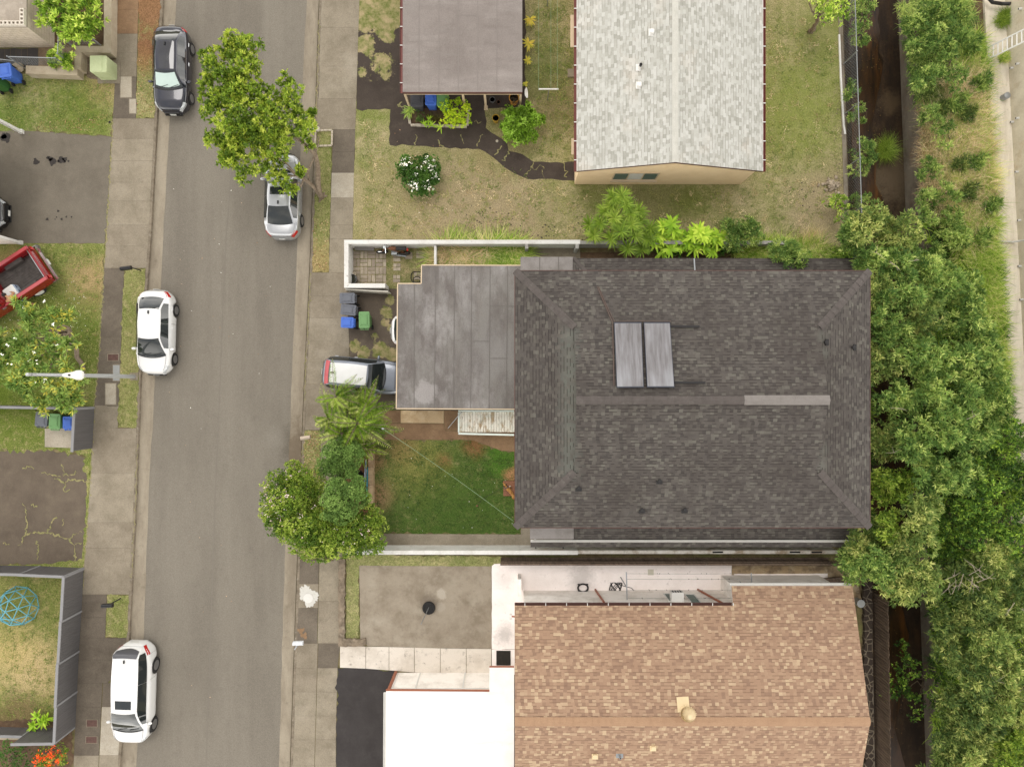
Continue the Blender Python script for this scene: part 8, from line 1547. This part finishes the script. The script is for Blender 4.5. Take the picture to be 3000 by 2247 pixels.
for i, (u, v, z) in enumerate(T3):
    q = [(u, v, 32)]
    for k in range(5): a = k * 1.256 + rn.uniform(-.4, .4); r = rn.uniform(24, 42); q.append((u + r * math.cos(a), v + r * math.sin(a), rn.uniform(18, 30)))
    tree('dark_tree', 'dark green dense tree at the right edge below the concrete path', 'tree', (u, v, -.3), [(a, b, z + rn.uniform(-.8, .3), r) for a, b, r in q], LEAF['dark'], BARK, 'dark trees at the right edge', seed=200 + i, dens=20, k=6, L=.16, W=.06, trunk_r=.06, limbs=4, sub=.45, nsub=14, inner=.2)
for q, lab in ((((2640, 1930, 30), (2620, 1990, 32), (2670, 1960, 26), (2650, 2030, 30), (2690, 2050, 24), (2600, 2040, 20), (2720, 1980, 22), (2680, 2090, 20), (2640, 1890, 14)), 'dark sparse tree hanging over the shaded creek'),):
    tree('creek_tree', lab, 'tree', (2705, 1990, -.4), B(.2, *q, seed=50), LEAF['dark'], BARK, seed=300, dens=20, k=6, L=.15, W=.06, trunk_r=.05, sub=.45, nsub=12)
tree('red_flower_bush', 'bush covered in orange-red flowers at the bottom left corner', 'bush', (150, 2215, 0), B(.8, (130, 2205, 24), (165, 2200, 22), (150, 2225, 26), (185, 2220, 18), (115, 2225, 18), (190, 2195, 12), (140, 2250, 26), seed=51), LEAF['glossy'], BARK, seed=301, dens=50, k=6, L=.08, W=.035, trunk_r=.03)
rb = [o for o in bpy.data.objects if o.name.startswith('red_flower_bush')][0]; rg = np.random.default_rng(10); p_, d_, t_ = blob_points([(*P(u, v, z), px(r, z)) for u, v, z, r in B(.85, (130, 2205, 24), (165, 2200, 22), (150, 2225, 26), (185, 2220, 18), (115, 2225, 18), j=.03)], 6, rg, .16, 50); v_, i_, tt = rosettes(p_ + np.array([0, 0, .03]), d_, t_, 5, .04, .035, rg); tag(fast_mesh('flowers', v_, 4, i_, LEAF['orange'], tt, rb), kind='stuff')
tree('garden_bush', 'mottled green bush left of the orange-red flowers', 'bush', (45, 2215, 0), B(.8, (20, 2190, 24), (50, 2185, 22), (75, 2200, 20), (30, 2220, 26), (70, 2230, 24), (95, 2240, 16), (5, 2230, 24), (50, 2250, 24), seed=52), LEAF['gard'], BARK, seed=302, dens=50, k=6, L=.08, W=.035, trunk_r=.03)
strap_plant('ti_plant', 'bright green leafy plant inside the grey fence corner', 'plant', 115, 2110, .5, 18, .42, .10, LEAF['ti'], 303, heads=[(108, 2100, .6), (125, 2115, .5), (98, 2125, .4), (135, 2105, .4)], up=.7)
# tall grasses of the far bank (uncountable)
rg = np.random.default_rng(20)
def tallgrass(name, poly, n, L, W, m, seed, clumps=None, wind=(0, 0, 0), z=-.1, **kw):
    q = pol(poly); pts = scatter_poly(q, n if clumps is None else clumps, np.random.default_rng(seed))
    if clumps: r2 = np.random.default_rng(seed + 1); k = n // clumps; pts = np.repeat(pts, k, 0) + r2.normal(0, .10, (clumps * k, 2))
    p3 = np.concatenate([pts, np.full((len(pts), 1), z)], 1); tn = np.random.default_rng(seed + 2).random(clumps if clumps else len(pts)); tint = np.repeat(tn, n // clumps) if clumps else tn
    o = grass(name, m, p3, L, W, seed, None, (pts[:, 0].mean(), pts[:, 1].mean(), z), wind=wind, tint=tint[:len(p3)], **kw); o['kind'] = 'stuff'; return o
tallgrass('tall_grass', [(2790, 180), (2850, 100), (2868, 160), (2874, 330), (2892, 480), (2902, 640), (2912, 720), (2890, 800), (2800, 760), (2760, 600), (2760, 420), (2770, 300)], 15000, 1.0, .045, LEAF['tall'], 401, clumps=330, wind=(.12, -.1, 0))
tallgrass('dry_grass', [(2760, 250), (2860, 200), (2885, 480), (2900, 700), (2800, 740), (2760, 600)], 5200, 1.15, .04, LEAF['dry'], 415, clumps=130, wind=(-.1, .2, 0))
tallgrass('tall_grass', [(2700, 300), (2790, 200), (2800, 420), (2790, 700), (2720, 640)], 4000, .9, .045, LEAF['haole_low'], 416, clumps=130)
tallgrass('dry_grass', [(2700, 330), (2760, 300), (2790, 420), (2800, 560), (2760, 640), (2710, 600), (2700, 480)], 3600, 1.0, .035, LEAF['dry'], 402, clumps=230, wind=(-.3, -.1, 0))
tallgrass('dry_grass', [(2780, 240), (2850, 200), (2850, 420), (2840, 600), (2800, 640), (2780, 420)], 3500, 1.1, .035, LEAF['dry'], 403, clumps=160, wind=(.2, .1, 0))
tallgrass('tall_grass', [(2870, 760), (2912, 740), (2922, 900), (2938, 1130), (2920, 1220), (2890, 1100), (2865, 930)], 5000, .9, .045, LEAF['tall'], 404, clumps=140, wind=(.12, -.1, 0))
tallgrass('reed_clump', [(2630, 390), (2660, 390), (2662, 425), (2632, 425)], 900, .9, .025, LEAF['drac'], 405, z=-1.9)
tallgrass('dead_brush', [(2690, 300), (2740, 280), (2750, 500), (2730, 640), (2690, 600), (2685, 420)], 1500, .6, .016, LEAF['brown'], 406, clumps=200)
tallgrass('tall_grass', [(1274, 722), (1525, 722), (1525, 775), (1274, 778)], 7000, .95, .06, LEAF['tall'], 407, clumps=130, wind=(.2, -.2, 0), z=0, bend=(1.0, 1.6))
tallgrass('dry_grass', [(1280, 722), (1450, 722), (1400, 775), (1275, 775)], 1600, .95, .045, LEAF['dry'], 408, clumps=60, wind=(-.3, -.2, 0), z=0)
tallgrass('weeds', [(2150, 722), (2400, 722), (2400, 760), (2150, 750)], 5000, .9, .05, LEAF['tall'], 409, clumps=120, wind=(0, .1, 0), z=0)
tallgrass('dry_grass', [(2330, 700), (2400, 690), (2400, 745), (2330, 745)], 900, .9, .022, LEAF['dry'], 410, clumps=40, z=0)
tallgrass('path_weeds', [(2915, 60), (2955, 30), (2960, 70), (2925, 80)], 900, .6, .03, LEAF['drac'], 411, clumps=20, z=0)
tallgrass('path_weeds', [(2930, 165), (2950, 155), (2945, 180), (2928, 184)], 300, .4, .03, LEAF['tall'], 412, clumps=12, z=0)
tallgrass('undergrowth', [(2640, 20), (2830, -20), (2880, 180), (2790, 330), (2690, 330), (2660, 200)], 9000, .55, .06, LEAF['haole'], 420, clumps=450)
tallgrass('undergrowth', [(2690, 600), (2920, 740), (2955, 1180), (3060, 1700), (3080, 2300), (2740, 2300), (2720, 1750), (2690, 1200)], 32000, .7, .07, LEAF['dark'], 421, clumps=1600)
tallgrass('undergrowth', [(2395, 745), (2490, 740), (2530, 1300), (2550, 1660), (2470, 1640), (2540, 1500), (2530, 800)], 9000, .6, .07, LEAF['dark'], 422, clumps=450, z=0)
for i, (poly, nc, m) in enumerate((([(1055, 330), (1150, 440), (1440, 480), (1690, 560), (2240, 560), (2240, 60), (2450, 60), (2460, 520), (2380, 690), (1720, 690), (1060, 690)], 700, LEAF['lawn']), ([(1055, 330), (1150, 440), (1440, 480), (1690, 560), (2240, 560), (2240, 60), (2450, 60), (2460, 520), (2380, 690), (1720, 690), (1060, 690)], 260, LEAF['dry']), ([(20, 230), (320, 245), (320, 390), (20, 375)], 350, LEAF['lawn']), ([(120, 730), (295, 730), (270, 1180), (20, 1180)], 450, LEAF['lawn']), ([(1100, 1295), (1380, 1298), (1500, 1340), (1515, 1555), (1100, 1555)], 600, LEAF['lawn_deep']), ([(10, 1690), (170, 1690), (150, 2100), (10, 2100)], 250, LEAF['lawn']), ([(1560, 20), (1670, 20), (1670, 450), (1580, 460)], 250, LEAF['lawn']))):
    tallgrass('lawn_tufts', poly, nc * 9, .13 if i != 4 else .10, .035, m, 600 + i * 5, clumps=nc, z=.0, bend=(.6, 1.4))
# ground litter under the thicket and dead twigs
LIT = MB(); rn = random.Random(5)
def litter(name, polys, n, m, size, seed, z=.02):
    rg = np.random.default_rng(seed); P0 = np.concatenate([np.concatenate([scatter_poly(pol(q), k, rg), np.full((k, 1), zz)], 1) for q, k, zz in polys]); n = len(P0); az = rg.uniform(0, 6.28, n); d = np.stack([np.cos(az), np.sin(az), rg.uniform(0, .3, n)], 1)
    v, i = leaf_arrays(P0, _norm(d), size * rg.uniform(.6, 1.4, n), size * .55 * rg.uniform(.6, 1.3, n), rg, .1); o = fast_mesh(name, v, 4, i, m, rg.random(n), None, tuple(P0.mean(0))); o['kind'] = 'stuff'
litter('fallen_leaves', [([(1040, 330), (1440, 470), (1500, 700), (1040, 700)], 60, .01), ([(405, 170), (450, 170), (450, 340), (400, 340)], 120, .03), ([(140, 850), (300, 760), (290, 1000), (210, 1080)], 90, .01), ([(890, 1265), (938, 1265), (938, 1400), (890, 1400)], 220, .03), ([(340, 330), (250, 390), (100, 380), (120, 360)], 160, .012), ([(520, 60), (560, 300), (840, 700), (620, 2200), (440, 1900)], 30, ZR + .01), ([(920, 640), (965, 650), (960, 790), (915, 790)], 90, .03)], 0, LEAF['brown'], .075, 501)
litter('fallen_flowers', [([(5, 940), (60, 930), (250, 800), (260, 1000), (120, 900), (10, 1000)], 70, .012), ([(1150, 1330), (1500, 1400), (1520, 1560), (1100, 1555)], 26, .01), ([(1180, 560), (1300, 540), (1420, 560), (1200, 700)], 10, .01), ([(470, 60), (850, 700), (560, 2200)], 12, ZR + .01)], 0, LEAF['white'], .055, 502)
litter('creek_litter', [([(2535, 40), (2632, 40), (2655, 640), (2560, 640)], 350, -1.93), ([(2595, 1750), (2698, 1750), (2712, 2240), (2600, 2240)], 350, -1.93)], 0, leafmat('LeafCreek', [C(46, 34, 22), C(92, 66, 38), C(150, 116, 60)], .1), .07, 503)
mb = MB(); rn = random.Random(9)
def twigs(u, v, z, n, L, r):
    for _ in range(n):
        p = P(u + rn.uniform(-r, r), v + rn.uniform(-r, r), z); a = rn.uniform(0, 6.28); q = p + Vector((L * math.cos(a), L * math.sin(a), rn.uniform(-.1, .3))); m_ = p.lerp(q, .5) + Vector((rn.gauss(0, .08), rn.gauss(0, .08), .05)); mb.tube([p, m_, q], [.012, .009, .004], 5)
        for _ in range(2): mb.tube([m_, m_ + Vector((rn.uniform(-.4, .4), rn.uniform(-.4, .4), rn.uniform(0, .2)))], [.009, .004], 4)
for u, v, n in ((2840, 1690, 9), (2780, 1720, 6), (2880, 1700, 6)): twigs(u, v, 4.3, max(2, n // 2), .8, 22)
for u, v, n in ((2620, 1180, 4), (2830, 1240, 3), (2600, 760, 8), (2680, 760, 4), (2620, 1330, 3), (2960, 1780, 5), (2900, 2000, 3)): twigs(u, v, 4.1, max(1, n // 3), .6, 16)
tag(mb.build('dead_branches', plain('DeadWood', C(178, 162, 146), .9)), 'bare pale dead branches sticking out of the thicket crowns', 'branches', None, 'stuff')
# rubble heap by the creek fence
mb = MB(); rn = random.Random(19)
for i in range(60): a = rn.uniform(0, 6.28); r = abs(rn.gauss(0, 14)); mb.ball(P(2436 + r * math.cos(a) * 1.2, 540 + r * math.sin(a), .04 + max(0, .16 - r * .008)), (rn.uniform(.05, .13), rn.uniform(.04, .1), rn.uniform(.03, .07)), 6, 4, 0, Matrix.Rotation(rn.uniform(0, 3), 3, 'Z'))
o = mb.build('rubble', mat('RubblePale', C(190, 174, 152), [(C(140, 124, 104), 5, .45, .6, .7)], bump=20)); tag(o, 'pile of pale rubble stones at the lawn corner by the creek fence', 'rubble', None, 'stuff')
mb = MB(); rn = random.Random(23)
for i in range(170): v = rn.uniform(260, 690); u = creekL(v) - abs(rn.gauss(8, 16)); s = rn.uniform(.015, .05); mb.ball(P(u, v, .01), (s, s * .8, s * .5), 5, 3)
tag(mb.build('pebbles', STONEW), None, None, None, 'stuff')
mb = MB()
for i in range(140): a = rn.choice([(1400, 625), (1450, 660), (1520, 690), (1700, 640), (1640, 690), (2360, 570)]); s = rn.uniform(.015, .06); mb.ball(P(a[0] + rn.gauss(0, 45), a[1] + rn.gauss(0, 18), .01), (s, s * .8, s * .4), 5, 3)
tag(mb.build('dirt_clods', plain('Clod', C(84, 76, 66), .95)), None, None, None, 'stuff')
mb = MB(); p = P(2373, 92); limb(mb, p + Vector((-.1, -.1, .05)), P(2392, 70, .5), .10, .07, random.Random(3), .02); tag(mb.build('stump', BARK, smooth='all'), 'weathered stump end leaning at the foot of the lawn tree', 'stump')
